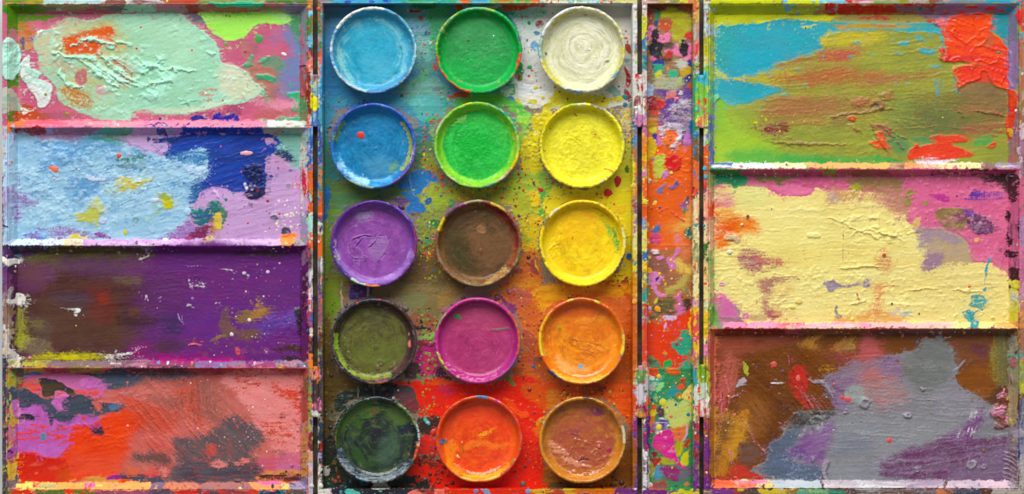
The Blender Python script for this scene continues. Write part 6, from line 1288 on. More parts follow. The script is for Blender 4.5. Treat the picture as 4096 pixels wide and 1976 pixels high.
S('#34424c', [885, 235, 910, 255, 890, 265], 20, dry=8, gap=.2, h=2)
spots(70, 640, 60, 1100, 800, ['#b85a4c', '#8a4a48', '#2a6a7a', '#3a7a50', '#c8d0c8'], 1.3, 5); spots(40, 1640, 480, 2460, 780, ['#b83a40', '#8ab060', '#3a7a8a', '#e8e8e4'], 1.3, 5); spots(30, 1600, 80, 1800, 160, ['#5aa040', '#b03840', '#d8e8e0'], 1.3, 4)
spots(20, 2380, 240, 2465, 420, ['#a02838', '#c8502c'], 2, 6)

F(1240, 380, TS)
P('#3a8cb0', [100, 20, 700, 20, 900, 60, 960, 160, 860, 300, 820, 200, 600, 60, 300, 60, 160, 200, 140, 330, 100, 330], f=16, dry=20, c2='#4a98ac')
P('#4aa09a', [700, 20, 1040, 20, 1060, 100, 980, 190, 860, 200, 800, 120], f=14, dry=22, c2='#58a8a8', gap=.1)
P('#66b8b0', [760, 40, 880, 40, 840, 110, 780, 100], f=12, dry=24, gap=.35)
P('#3f8a84', [100, 320, 150, 300, 170, 480, 260, 640, 200, 700, 100, 700], f=22, dry=20, c2='#4a8a6a')
P('#2f6f90', [820, 260, 960, 220, 960, 380, 880, 420, 820, 400], f=18, dry=24, c2='#3a7c78')
P('#48744c', [820, 380, 960, 340, 960, 480, 900, 560, 800, 560], f=16, dry=24, c2='#5a7c60'); P('#869a40', [870, 440, 980, 500, 990, 560, 920, 620, 850, 560], f=12, dry=20, c2='#9a8a40')
P('#3ea85a', [880, 190, 970, 160, 980, 210, 900, 220], f=5, dry=9, o=.8); P('#8ab45a', [920, 240, 970, 250, 950, 330, 920, 300], f=8, dry=16, o=.7)
P('#5e7c42', [140, 640, 400, 720, 700, 680, 760, 810, 130, 810], f=14, dry=18, c2='#6a8444'); P('#3c745c', [400, 720, 560, 720, 540, 810, 380, 810], f=16, dry=18, o=.6)
P('#2c7cc0', [680, 680, 760, 600, 830, 570, 930, 590, 990, 640, 980, 690, 930, 770, 960, 810, 780, 810, 760, 740, 690, 730], f=3, w=8, dry=5, c2='#2f74b4')
P('#2a76b0', [110, 700, 155, 710, 150, 810, 105, 810], f=4, dry=6); S('#6a98c8', [762, 610, 780, 720, 800, 790], 9, w=2, h=2)
P('#a2ae34', [940, 680, 1020, 700, 1400, 700, 1540, 640, 1640, 600, 1700, 700, 1560, 810, 900, 810], f=14, dry=20, c2='#98a03c'); P('#8aa43c', [1100, 740, 1440, 730, 1500, 810, 1100, 810], f=16, dry=24, gap=.25, c2='#b08a34')
P('#a07a34', [900, 540, 1000, 560, 1010, 640, 960, 620], f=8, dry=16, o=.7)
P('#5ebc4c', [1300, 30, 1560, 40, 1680, 120, 1700, 200, 1640, 280, 1600, 180, 1500, 90], f=8, dry=14, c2='#7ac858'); P('#90cc50', [1560, 200, 1640, 150, 1690, 170, 1620, 230], f=5, dry=10, h=2); P('#3a9c8c', [1500, 130, 1590, 190, 1580, 210], f=4, dry=8, h=2)
P('#8cb840', [1600, 280, 1700, 240, 1660, 330, 1620, 420, 1600, 380], f=8, dry=14, o=.9)
P('#d2c42c', [1640, 340, 1720, 260, 1700, 180, 1760, 130, 1860, 130, 1820, 240, 1760, 330, 1760, 480, 1800, 560, 1760, 640, 1640, 600, 1620, 480], f=6, dry=12, c2='#c8b830', h=2)
relief('clump', [1640, 340, 1720, 180, 1860, 130, 1780, 300, 1760, 560, 1660, 440], 7, 10, thr=.46, col='#dcc838', o=.4)
P('#b6be38', [1560, 600, 1760, 600, 1820, 660, 1900, 720, 1800, 810, 1560, 810], f=14, dry=18, c2='#8fb040'); P('#78b048', [1760, 580, 1840, 620, 1900, 700, 1820, 740, 1760, 680], f=10, dry=16, o=.8)
P('#d3cc36', [1880, 700, 2100, 730, 2300, 660, 2440, 420, 2470, 400, 2470, 810, 1900, 810], f=12, dry=10, c2='#d8d040'); P('#d4d250', [2440, 330, 2475, 330, 2475, 500, 2420, 540], f=14, dry=12)
P('#e2b428', [1650, 770, 1740, 740, 1770, 760, 1740, 810, 1640, 810], f=3, dry=5, h=1)
P('#d8c42c', [1800, 800, 1860, 780, 2000, 810], dry=6); P('#cdbfa0', [2380, 130, 2470, 100, 2470, 330, 2430, 300], f=14, dry=24, c2='#c8b858')
P('#5a9aa0', [2335, 0, 2375, 0, 2390, 40, 2360, 45], w=4)
P('#dcd8cc', [1600, 0, 1880, 0, 1860, 60, 1780, 90, 1700, 100, 1620, 50], f=4, dry=9, h=2); P('#ccc434', [1670, 40, 1740, 30, 1730, 65, 1690, 70], dry=5); P('#c8bc38', [1880, 0, 2100, 0, 2300, 30, 2440, 0, 2380, 60, 2240, 40, 1960, 40, 1870, 80, 1820, 140, 1780, 120], f=6, dry=12)
P('#38a04c', [1760, 740, 1820, 730, 1790, 810, 1770, 800], f=5, dry=8, o=.9); P('#5a7a34', [2420, 560, 2445, 540, 2450, 600, 2425, 600], dry=7)
P('#d84a2c', [1000, 620, 1025, 610, 1025, 650, 1000, 655], w=5, h=2, c2='#6a3a30'); S('#c4a840', [855, 770, 880, 720, 905, 712], 14, dry=4)
S('#4a4a58', [1715, 660, 1725, 680, 1735, 698], 16, w=4, h=2)
spots(90, 860, 100, 1020, 700, ['#b8503c', '#3a6a50', '#8a3a34', '#d8603c'], 1.5, 6); spots(70, 1560, 560, 1960, 800, ['#b8382c', '#c84a2c', '#3a6a50', '#8a5a30'], 1.5, 5.5); spots(120, 950, 680, 1560, 800, ['#c04a30', '#4a8a3c', '#2a7a6a', '#d8b430', '#7ab040'], 1.3, 5); spots(50, 2340, 100, 2470, 500, ['#a83838', '#6a6a4a', '#c8a030'], 1.2, 4); spots(70, 110, 20, 500, 200, ['#b85a4a', '#2a4a90', '#3a9a5a'], 1.4, 5)
S('#2a3c48', [120, 260, 160, 250], 10, dry=8, gap=.3)

F(1240, 760, TS)
P('#5b7a3a', [110, 60, 300, 40, 560, 30, 600, 90, 480, 90, 260, 160, 170, 320, 160, 520, 200, 680, 110, 700], f=18, dry=22, c2='#688a38'); P('#4a7a5c', [160, 40, 400, 30, 330, 100, 200, 160], f=20, dry=24, o=.7)
P('#2d74b0', [108, 20, 160, 20, 150, 100, 140, 200, 108, 230], f=4, dry=8, c2='#2a68a0'); P('#7c9030', [108, 260, 150, 260, 170, 560, 108, 640], f=12, dry=18)
P('#8c9a3c', [800, 40, 1100, 60, 1040, 160, 980, 260, 950, 420, 980, 560, 900, 600, 820, 480, 830, 320, 800, 200], f=12, dry=22, c2='#7c8440'); P('#9ab03a', [860, 60, 1120, 30, 1060, 110, 900, 160], f=10, dry=22, gap=.2)
P('#2c72b8', [700, 20, 800, 30, 880, 120, 860, 180, 760, 185, 730, 150, 760, 90], f=3, dry=5, c2='#3a7ab0'); P('#27609c', [880, 70, 930, 58, 938, 100, 905, 115, 880, 100], w=5); P('#6a4a88', [560, 60, 760, 65, 760, 90, 700, 120, 640, 85], f=3, dry=7, c2='#7a4a70'); P('#7a4a5c', [770, 185, 850, 165, 860, 190, 800, 205], f=3, dry=7); P('#2a6098', [895, 245, 915, 240, 920, 280, 900, 280], w=3)
P('#247a48', [920, 230, 980, 220, 1010, 240, 980, 290, 930, 275], w=6, dry=4); P('#3f9c64', [880, 375, 920, 365, 925, 400, 890, 408], w=4); P('#3a8a68', [1060, 95, 1110, 85, 1100, 130, 1070, 140], f=6, dry=9, o=.8)
P('#735c34', [830, 460, 980, 420, 1010, 560, 1200, 740, 1000, 810, 500, 810, 560, 740, 760, 620], f=18, dry=24, c2='#6a5434'); P('#a8663c', [860, 490, 960, 460, 930, 530, 880, 520], f=5, dry=12, gap=.2, c2='#b84838')
P('#6b7034', [108, 640, 260, 660, 340, 750, 320, 810, 108, 810], f=16, dry=20, c2='#7c8428'); P('#5a3486', [315, 740, 400, 730, 470, 750, 470, 810, 305, 810], f=4, dry=6, c2='#4a2a70'); S('#a8a090', [447, 745, 445, 810], 26, dry=3); S('#a8a078', [244, 690, 246, 810], 11, dry=3); P('#6a58a0', [830, 750, 880, 755, 860, 780, 835, 775], f=3, dry=6)
P('#a4ac34', [1460, 60, 1700, 40, 1800, 120, 1860, 180, 1780, 280, 1640, 300, 1560, 160], f=14, dry=24, c2='#b4b038', gap=.05); P('#e0bc24', [1690, 60, 1740, 30, 1770, 60, 1750, 110, 1700, 125], f=4, dry=6, h=1); P('#54a848', [1780, 130, 1810, 60, 1850, 50, 1820, 150, 1820, 180, 1780, 240, 1760, 180], f=4, dry=8)
P('#c2a428', [1640, 240, 1780, 200, 1760, 340, 1740, 480, 1640, 460, 1620, 320], f=12, dry=18, c2='#d0b428'); P('#8a9434', [1600, 280, 1680, 330, 1680, 420, 1640, 400], f=10, dry=16, o=.7); P('#c4682c', [1630, 460, 1760, 480, 1780, 620, 1800, 700, 1700, 810, 1440, 810, 1500, 700, 1600, 620], f=16, dry=20, c2='#c8742c')
P('#98443c', [1670, 560, 1740, 500, 1745, 560, 1760, 640, 1710, 630, 1700, 590], f=4, dry=9, h=2); P('#a04a3c', [1640, 600, 1570, 610, 1560, 640, 1620, 645], w=6, h=2); S('#d8b430', [1725, 530, 1740, 580, 1760, 625], 12, dry=4, h=2)
P('#d8c62c', [1800, 60, 2000, 40, 2150, 30, 2470, 20, 2470, 500, 2430, 430, 2380, 220, 2200, 100, 2000, 80, 1880, 140, 1820, 180], f=10, dry=10, c2='#dccc34'); P('#dcc028', [2430, 420, 2470, 420, 2470, 620, 2380, 600], f=8, dry=10); P('#d8b828', [2340, 130, 2420, 120, 2410, 190, 2350, 170], f=5, dry=9, h=1.5)
P('#c98a28', [1500, 740, 1700, 700, 1800, 720, 1900, 740, 2240, 740, 2350, 690, 2470, 620, 2470, 810, 1450, 810], f=14, dry=20, c2='#d07c24'); P('#dfc028', [2210, 720, 2300, 660, 2400, 620, 2470, 580, 2470, 700, 2400, 790, 2340, 800, 2240, 790], f=5, dry=9, c2='#e0cc2c', h=1)
P('#b05a1c', [2390, 700, 2420, 690, 2450, 660, 2455, 720, 2430, 780, 2390, 740], w=6, h=3, c2='#8a3c14'); P('#7c6a18', [2355, 740, 2390, 720, 2400, 750, 2370, 760], w=5, h=2)
P('#c46a6c', [1530, 770, 1600, 750, 1680, 790, 1690, 810, 1530, 810], f=4, dry=7, c2='#b05a58')
P('#2a5088', [2385, 560, 2420, 480, 2425, 500, 2395, 580], w=3); P('#2a6aa8', [2435, 500, 2470, 480, 2475, 540, 2445, 540], w=4)
spots(140, 840, 40, 1100, 760, ['#b8503c', '#4a7a30', '#3a5a88', '#c89a30', '#8a9a30'], 1.4, 5.5); spots(120, 1560, 40, 1860, 500, ['#7a4a34', '#4a8a3c', '#d8b428', '#b04a34', '#5ab040'], 1.4, 5.5); spots(60, 1450, 620, 1900, 800, ['#8a3a30', '#6a4a30', '#d8783c'], 1.5, 6); spots(40, 2300, 640, 2460, 800, ['#b0501c', '#7a5a18'], 1.4, 5)
S('#6a8a30', [835, 250, 850, 330], 5, h=2); S('#8a9a3c', [835, 440, 880, 520], 6, h=2)

F(1240, 1140, TS)
P('#7a8a2c', [108, 0, 240, 0, 250, 100, 200, 220, 160, 340, 108, 420], f=14, dry=20, c2='#6c8a28'); P('#6c5a2c', [108, 260, 180, 300, 170, 480, 200, 620, 340, 740, 420, 810, 108, 810], f=16, dry=22, c2='#745824'); P('#5c4a30', [108, 560, 200, 600, 300, 740, 108, 760], f=18, dry=24, o=.7)
P('#786a42', [250, 0, 1100, 0, 1160, 60, 1040, 180, 980, 280, 960, 340, 820, 320, 780, 200, 700, 120, 520, 90, 320, 90, 250, 120], f=14, dry=22, c2='#84704a'); P('#5a3a86', [310, 0, 470, 0, 470, 70, 380, 100, 300, 100], f=5, dry=8, c2='#4a3070'); S('#a8a090', [445, 0, 445, 90], 22, dry=3); S('#b0a888', [244, 40, 245, 160], 14, dry=3)
P('#a05a3e', [760, 230, 980, 240, 960, 380, 880, 420, 820, 360], f=14, dry=20, c2='#8a5a44'); P('#7a8054', [700, 80, 900, 60, 880, 180, 760, 160], f=20, dry=24, o=.7); P('#9a7a44', [1000, 20, 1180, 40, 1080, 120, 1000, 180], f=14, dry=20, c2='#887040'); P('#b08448', [1380, 40, 1520, 40, 1500, 120, 1420, 130], f=10, dry=18, c2='#c07a40')
P('#8aa858', [820, 410, 960, 360, 950, 410, 880, 430], f=6, dry=16, gap=.3); P('#3a3034', [810, 310, 890, 315, 880, 340, 820, 335], f=3, dry=7); P('#2e2c34', [875, 440, 945, 445, 940, 465, 880, 460], f=3, dry=4, h=3)
P('#8a3438', [820, 430, 960, 440, 960, 500, 860, 520, 820, 480], f=8, dry=14, c2='#7a3a44'); P('#bc2a84', [830, 500, 900, 470, 960, 500, 1000, 620, 960, 690, 880, 700, 810, 650], f=4, dry=8, c2='#b02c74'); P('#c84454', [880, 540, 960, 520, 980, 640, 920, 690, 870, 660], f=14, dry=16, o=.75)
P('#4f3a3e', [740, 620, 820, 590, 850, 680, 820, 712, 760, 710, 730, 680], f=3, dry=4, c2='#5a4444'); P('#4c2c44', [970, 660, 1000, 620, 1060, 690, 1100, 730, 980, 722], f=3, w=5, h=2)
P('#c8682c', [1460, 60, 1720, 20, 1900, 0, 2470, 0, 2470, 810, 1500, 810, 1560, 680, 1640, 520, 1620, 320, 1580, 180], f=14, dry=18, c2='#c0602c', ang=20); P('#d2801f', [1760, 0, 2470, 0, 2470, 100, 2200, 90, 1960, 110, 1800, 200, 1740, 120], f=14, dry=18, c2='#dca028')
P('#b0523c', [1530, 60, 1600, 30, 1680, 50, 1710, 90, 1660, 150, 1580, 160, 1530, 120], f=4, dry=6, c2='#b86048'); P('#8a3a78', [1450, 60, 1490, 100, 1580, 150, 1600, 190, 1570, 220, 1530, 180, 1480, 120], f=3, dry=5, c2='#7c3a70', h=1.5); P('#a8503c', [1640, 330, 1720, 380, 1740, 430, 1710, 500, 1680, 470, 1650, 450], f=3, w=5, c2='#b05a3c', h=2); P('#d06a3c', [1740, 280, 1800, 200, 1880, 150, 1870, 180, 1780, 290], f=4, dry=8, h=1.5)
P('#b85428', [1640, 520, 1760, 500, 1800, 640, 1700, 680, 1620, 640], f=14, dry=18, c2='#c8602c'); P('#8a5a34', [1720, 570, 1760, 540, 1790, 600, 1740, 610], f=4, dry=7, h=2); P('#9a4a30', [1560, 640, 1640, 640, 1620, 710, 1560, 710], f=6, dry=9, o=.8)
P('#c85a1c', [2400, 120, 2470, 100, 2470, 700, 2300, 760, 2420, 560, 2440, 320], f=14, dry=18, c2='#b85a1c'); P('#d86c3c', [2380, 80, 2460, 120, 2470, 220, 2420, 200], f=10, dry=12, o=.8)
P('#de3a1e', [600, 760, 760, 740, 960, 720, 1100, 740, 1300, 770, 1500, 720, 1640, 690, 1800, 740, 1800, 810, 600, 810], f=10, dry=14, c2='#d83420'); P('#d85c24', [940, 720, 1100, 740, 1040, 780, 900, 770], f=10, dry=14, o=.6); P('#d0501c', [1760, 740, 2000, 770, 2470, 760, 2470, 810, 1760, 810], f=10, dry=14)
P('#3a3230', [400, 760, 600, 740, 640, 810, 360, 810], f=4, dry=7, c2='#282c30'); S('#8a8c80', [362, 745, 370, 810], 18, dry=3)
P('#3c8c3e', [1500, 735, 1530, 705, 1560, 730, 1590, 800, 1560, 800, 1540, 750, 1505, 742], w=4, dry=5); P('#2a5c80', [1815, 640, 1870, 650, 1900, 690, 1850, 690], f=3, dry=5)
spots(120, 820, 180, 980, 760, ['#7aa83c', '#5a9a3a', '#3a2c34', '#8a3434'], 2, 7); spots(60, 1600, 40, 1800, 700, ['#7a3a34', '#8a4a2c', '#e08a40', '#5a3a60'], 1.5, 7); spots(90, 1500, 700, 2300, 800, ['#b02a20', '#e07030', '#7a3a28', '#4a2c2c'], 1.4, 5); spots(40, 110, 200, 300, 780, ['#4a3a28', '#38342c', '#8a7a34'], 2, 7)
spots(40, 2430, 140, 2470, 760, ['#8a3c18', '#e0983c', '#a04018'], 1.5, 5)

F(1240, 1540, TS)
P('#665026', [108, 0, 440, 0, 300, 60, 220, 160, 190, 300, 180, 420, 108, 440], f=14, dry=20, c2='#564828'); P('#6c6a58', [160, 150, 240, 160, 200, 280, 130, 260], f=18, dry=16, o=.6)
P('#3c3e34', [108, 420, 190, 400, 220, 560, 340, 720, 480, 790, 108, 800], f=16, dry=18, c2='#32382c'); P('#232a2c', [240, 720, 480, 750, 700, 700, 820, 690, 920, 740, 1010, 796, 180, 800], f=10, dry=14, c2='#30302c'); P('#2e423a', [110, 650, 200, 720, 170, 800, 108, 800], f=12, dry=14, c2='#344a38')
P('#de2e1a', [730, 0, 1000, 0, 1640, 0, 1860, 0, 1900, 100, 1780, 240, 1760, 420, 1800, 620, 1860, 700, 1860, 800, 1000, 800, 920, 740, 820, 690, 740, 690, 780, 620, 880, 580, 1000, 560, 960, 300, 900, 250, 840, 240, 820, 120], f=4, dry=8, w=10, c2='#d82a18')
P('#52484c', [640, 20, 740, 0, 800, 40, 820, 110, 830, 200, 760, 210, 680, 140], f=3, w=7, c2='#6a4448', dry=5); P('#8a3038', [700, 130, 830, 140, 850, 200, 780, 210], f=5, dry=9, c2='#6a3a3c', o=.85)
P('#463630', [830, 260, 900, 240, 1000, 240, 990, 320, 950, 390, 880, 390, 840, 340], f=3, dry=8, c2='#3a302c'); P('#d8342a', [840, 420, 900, 385, 960, 410, 970, 520, 900, 540, 830, 510], f=3, dry=7, h=1.5); P('#3c302c', [820, 560, 900, 540, 980, 600, 960, 660, 900, 600, 800, 610], f=3, dry=9, c2='#a83a2c', gap=.15); P('#a83228', [780, 560, 860, 540, 860, 600, 800, 600], dry=8, h=2)
P('#34383a', [200, 80, 260, 40, 360, 50, 440, 40, 520, 60, 640, 90, 560, 90, 420, 90, 300, 120, 250, 200, 195, 195], f=3, dry=6, h=2, c2='#2a4038'); relief('clump', [195, 60, 340, 50, 320, 130, 200, 200], 7, 13, thr=.48); P('#2a2c32', [400, 0, 620, 0, 650, 90, 560, 100, 460, 70], f=3, dry=6, c2='#343c44', h=1)
S('#80847c', [368, 0, 372, 100], 14, dry=3, h=1); S('#7c8484', [488, 0, 492, 80], 12, dry=3, h=1)
P('#9a2c80', [960, 20, 1120, 30, 1060, 60, 980, 50], f=16, dry=14, o=.4)
P('#d2501c', [1640, 0, 2470, 0, 2470, 260, 2400, 240, 2300, 130, 2100, 80, 1900, 140, 1800, 200, 1700, 120], f=14, dry=16, c2='#c8541c'); P('#c8762c', [1830, 30, 2000, 60, 1900, 130, 1830, 180], f=9, dry=14, c2='#b86824'); P('#7a4428', [2080, 0, 2240, 0, 2220, 60, 2100, 70], f=14, dry=14, o=.7); P('#d84a18', [2240, 20, 2470, 10, 2470, 380, 2440, 300, 2360, 160], f=14, dry=14, c2='#d8641c')
P('#da6018', [1700, 330, 1760, 320, 1790, 260, 1760, 420, 1740, 400], f=4, dry=9, h=1); P('#c88a24', [1730, 290, 1800, 240, 1800, 260, 1750, 320], w=6, h=3); P('#ea5a1c', [1480, 100, 1560, 120, 1600, 190, 1700, 240, 1660, 260, 1600, 250, 1540, 180], f=3, dry=6, h=2, c2='#dc4c1c')
P('#a4621e', [1800, 620, 1900, 680, 2050, 750, 2250, 720, 2400, 560, 2440, 400, 2480, 330, 2485, 800, 1860, 800, 1790, 700], f=12, dry=16, c2='#8c5820'); P('#7a4a20', [2300, 660, 2480, 620, 2480, 800, 2280, 800], f=16, dry=18, o=.7); P('#c06a20', [2200, 740, 2320, 680, 2300, 790, 2180, 790], f=14, dry=14, o=.7); P('#6a5030', [1860, 740, 2060, 760, 2080, 800, 1840, 800], f=10, dry=14)
P('#e0602c', [1680, 110, 1760, 100, 1780, 170], f=14, o=.3)
P('#d9d5c8', [470, 790, 490, 770, 500, 745, 580, 745, 590, 770, 622, 790, 600, 802, 490, 802], w=3, h=2)
P('#cfcabc', [105, 640, 130, 622, 152, 640, 150, 690, 125, 702, 105, 690], w=2, h=3)
P('#5ab4b8', [868, 262, 890, 262, 920, 285, 905, 305, 880, 285], w=4, dry=4); spots(10, 110, 680, 420, 790, ['#2a6a80', '#3a8a80'], 3, 8)
spots(70, 840, 560, 1080, 790, ['#3c2c28', '#5a3428', '#7a2c20'], 2, 8, h=2.5); spots(50, 1500, 60, 1800, 760, ['#a83424', '#7a2c24', '#3a2c30', '#e86a30'], 1.6, 6, h=1.5); spots(60, 1880, 560, 2480, 790, ['#5a3a24', '#3c3024', '#b85a24', '#8a6a30'], 2, 8, h=2); spots(50, 110, 40, 240, 700, ['#3a3428', '#2c3028', '#7a6a3c'], 2, 9, h=2.5); spots(24, 840, 30, 960, 260, ['#8a9a34', '#7a8a30'], 2, 5); spots(40, 1900, 10, 2470, 130, ['#7a3c20', '#e07a28', '#5a3c28'], 2, 7)
SOFT[0] = 1.0
# tray relief
F(1240, 0, TS)
relief('grain', [100, 30, 2480, 30, 2480, 3790, 100, 3790], 2.6, 8)
relief('brush', [100, 30, 2480, 30, 2480, 3790, 100, 3790], 1.6, 6, 30, 70)
relief('clump', [760, 900, 1760, 900, 1760, 2300, 760, 2300], 3.5, 11, thr=.58)
relief('clump', [1600, 60, 2470, 60, 2470, 800, 1600, 800], 3, 9, thr=.6)
# rims above and below
F(1240, 0, 1600 / 2576)
bands_h(-20, 22, [(60, 190, '#c0604a', '#5a90a0'), (160, 480, '#3a98c4', '#3aa8c0'), (460, 600, '#2f90c0', '#3aa8b4'), (580, 960, '#3aa694', '#3a9460'), (930, 1050, '#d8602c', '#58b8a4'), (1040, 1220, '#50b4a8', '#4a98b8'), (1190, 1500, '#d8642c', '#5aa040'), (1480, 1720, '#dcd4c4', '#b8c490'), (1700, 1900, '#d8d8d4', '#9ac8d0'), (1880, 2130, '#dcdcd8', '#c8c470')], w=5, dry=6)
for q in ((245, 12), (400, 8), (495, 8)):
    E('#2a50b8', q[0], q[1], 24, 9, w=5, dry=3)
P('#4a9a40', [1320, 0, 1420, 0, 1400, 20, 1330, 18], dry=5); P('#d8602c', [935, -10, 1030, -10, 1010, 22, 990, 22], dry=4)
spots(60, 1520, 0, 2060, 22, ['#9ab050', '#b84a48', '#6ab0c0', '#d8c890'], 2, 6)
F(1240, 1896, 1600 / 2576)
bands_h(97, 140, [(60, 160, '#dcd8d0', '#c8c4bc'), (140, 660, '#2a2a36', '#343038'), (630, 740, '#e0705c', '#e8887a'), (720, 840, '#a03430', '#5a3a3c'), (815, 910, '#e06a58', '#e07a68'), (895, 1440, '#d6361e', '#d03420'), (1415, 1530, '#cc9a2c', '#d0a838'), (1510, 1640, '#a83c28', '#b04a30'), (1620, 1730, '#cc9a2c', '#a84428'), (1700, 2000, '#c86a20', '#d86c2c'), (1970, 2130, '#6c2f70', '#74367a')], w=5, dry=4)
P('#58b8ac', [230, 105, 270, 100, 325, 115, 320, 135, 230, 135], w=4, dry=3); E('#3aa0c0', 200, 113, 9, 8); E('#58a8a0', 455, 108, 11, 6); P('#5aa4cc', [1100, 97, 1140, 97, 1162, 125, 1130, 128], w=3); E('#4a94c4', 1068, 107, 14, 11, w=3); E('#58a8d4', 1402, 112, 16, 12, w=3); P('#c8a838', [1630, 96, 1710, 97, 1690, 112, 1640, 108], w=3); E('#a83c28', 1498, 112, 9, 9); P('#dcd4d4', [2080, 97, 2110, 95, 2100, 115], dry=4)
F(0, 0, 1)
# ------------------------------------------------------------------ paint in the pans (plan centre, rim radius)
PANS = [
    # x, y, r, rim, wall, cake, cake2, roughness, label
    (1493, 200, 174, '#5fa4c4', '#48a0c4', '#2f9cbc', '#2890b0', .42, 'round pan of sky blue paint with a white crusted rim, top left'),
    (1914, 201, 174, '#1fa64e', '#12a848', '#2f8a48', '#2c9a4c', .5, 'round pan of deep green paint with orange smears on its rim'),
    (2328, 198, 174, '#d8d6b6', '#d8d8b0', '#d4d4b4', '#cacaa0', .45, 'round pan of off-white paint with swirled brush marks'),
    (1493, 583, 172, '#3468b4', '#2a80c0', '#2079aa', '#1f70a0', .42, 'round pan of mid blue paint with one red drop in it'),
    (1908, 580, 173, '#8cc844', '#84d040', '#2fae48', '#26b03e', .55, 'round pan of bright green paint with lime rim'),
    (2328, 582, 172, '#e4dc34', '#e4dc38', '#e2da3c', '#dcd438', .5, 'round pan of lemon yellow paint with a crumbly yellow rim'),
    (1496, 974, 174, '#62388c', '#8452a8', '#884898', '#7c4090', .42, 'round pan of violet paint with shrinkage rings'),
    (1913, 972, 174, '#84563e', '#805832', '#684a30', '#4a3e24', .5, 'round pan of brown paint with a chipped flake'),
    (2330, 972, 174, '#eccc24', '#ecd02c', '#eec81c', '#e4b818', .5, 'round pan of golden yellow paint streaked with green'),
    (1495, 1365, 173, '#4c3c44', '#4a3c38', '#5c5c30', '#4e4a30', .42, 'round pan of dark olive paint with a blackened rim'),
    (1911, 1362, 173, '#b83088', '#b43484', '#a83868', '#ac3470', .38, 'round pan of magenta paint with two green marks'),
    (2327, 1364, 175, '#e4822c', '#ea8420', '#ee8a1a', '#dc700f', .3, 'round pan of orange paint with glossy swirls'),
    (1506, 1759, 174, '#2c363e', '#2e383e', '#344a34', '#23292c', .26, 'round pan of black-green paint with glossy rim'),
    (1916, 1756, 174, '#e2512a', '#e85a20', '#ea4a18', '#e04014', .3, 'round pan of red-orange paint with yellow at its wall'),
    (2330, 1760, 174, '#cc8a2e', '#c8862c', '#b4642c', '#a85438', .3, 'round pan of ochre and rust paint, bottom right'),
]
F(0, 0, 1)
for i, q in enumerate(PANS):       # spatter thrown out round each pan
    near = [PANS[j] for j in range(15) if j != i and math.hypot(PANS[j][0] - q[0], PANS[j][1] - q[1]) < 480]
    cols = [q[3], q[5], q[6]] + [n[k] for n in near for k in (3, 5)] + ['#5a4030', '#b83a2c']
    for k in range(9):
        a = random.uniform(0, 6.28); d = q[2] * random.uniform(1.05, 1.3); x = q[0] + d * math.cos(a); y = q[1] + d * math.sin(a)
        if 1310 < x < 2510 and 40 < y < 1930:
            spots(9, x - 34, y - 34, x + 34, y + 34, cols, 1.4, 5.5, h=1.5)
for i, q in enumerate(PANS):       # paint that has gathered on the tray round the foot of each pan
    relief('clump', [v for k in range(16) for v in (q[0] + q[2] * 1.08 * math.cos(k * math.pi / 8), q[1] + q[2] * 1.08 * math.sin(k * math.pi / 8))], 3.5, 9, thr=.54, f=16, col=q[3], o=.6)
film(PAN)


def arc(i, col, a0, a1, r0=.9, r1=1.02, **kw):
    """a band of paint along the rim, or painted light and shade on the wall: angles in degrees, 0 = right, 90 = up"""
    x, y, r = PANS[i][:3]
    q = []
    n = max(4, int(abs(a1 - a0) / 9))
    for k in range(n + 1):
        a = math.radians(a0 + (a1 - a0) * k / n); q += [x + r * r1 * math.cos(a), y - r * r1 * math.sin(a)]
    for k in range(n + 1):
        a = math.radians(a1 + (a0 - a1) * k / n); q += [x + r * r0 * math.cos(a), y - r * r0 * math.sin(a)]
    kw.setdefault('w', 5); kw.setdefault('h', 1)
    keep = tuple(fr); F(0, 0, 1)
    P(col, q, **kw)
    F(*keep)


def swirl(i, col, r0, r1, thr=.55, o=.6, wd=7, ln=.5, amp=0, turn=0., soft=.15):
    """circular brush marks"""
    x, y, r = PANS[i][:3]
    _seed[0] += 53
    W = _win(x - r - 4, y - r - 4, x + r + 4, y + r + 4)
    j, k, X, Y = W
    dx, dy = X - x, Y - y
    dx = dx + 44 * (fbm(X, Y, 90, 2, _seed[0] + 8) - .5) + random.uniform(-.1, .1) * r; dy = dy + 44 * (fbm(X, Y, 90, 2, _seed[0] + 9) - .5) + random.uniform(-.1, .1) * r
    rr = np.sqrt(dx * dx + dy * dy) + 26 * (fbm(X, Y, 50, 2, _seed[0]) - .5)
    th = np.arctan2(-dy, dx) + turn * rr / r
    n = .65 * vnoise(np.cos(th) / ln + 40, np.sin(th) / ln * 1.0 + 40 + rr / wd * 1.7, _seed[0] + 4) + .35 * vnoise(np.cos(th) * 2 / ln + 70, np.sin(th) * 2 / ln + rr / wd * 3.1, _seed[0] + 5)
    if True:
        q = .75 if i == 2 else .42
        n = q * n + (1 - q) * fbm(X + .5 * dy, Y - .5 * dx, 30, 3, _seed[0] + 12)
    m = sstep(r0 * r - 8, r0 * r + 8, rr) * sstep(r1 * r + 8, r1 * r - 8, rr)
    t = sstep(thr - soft, thr + soft, n) * m
    C = cur.c[j, k]; C += (lin(col) - C) * (t * o)[..., None]
    cur.h[j, k] += .6 * amp * (n - .5) * m


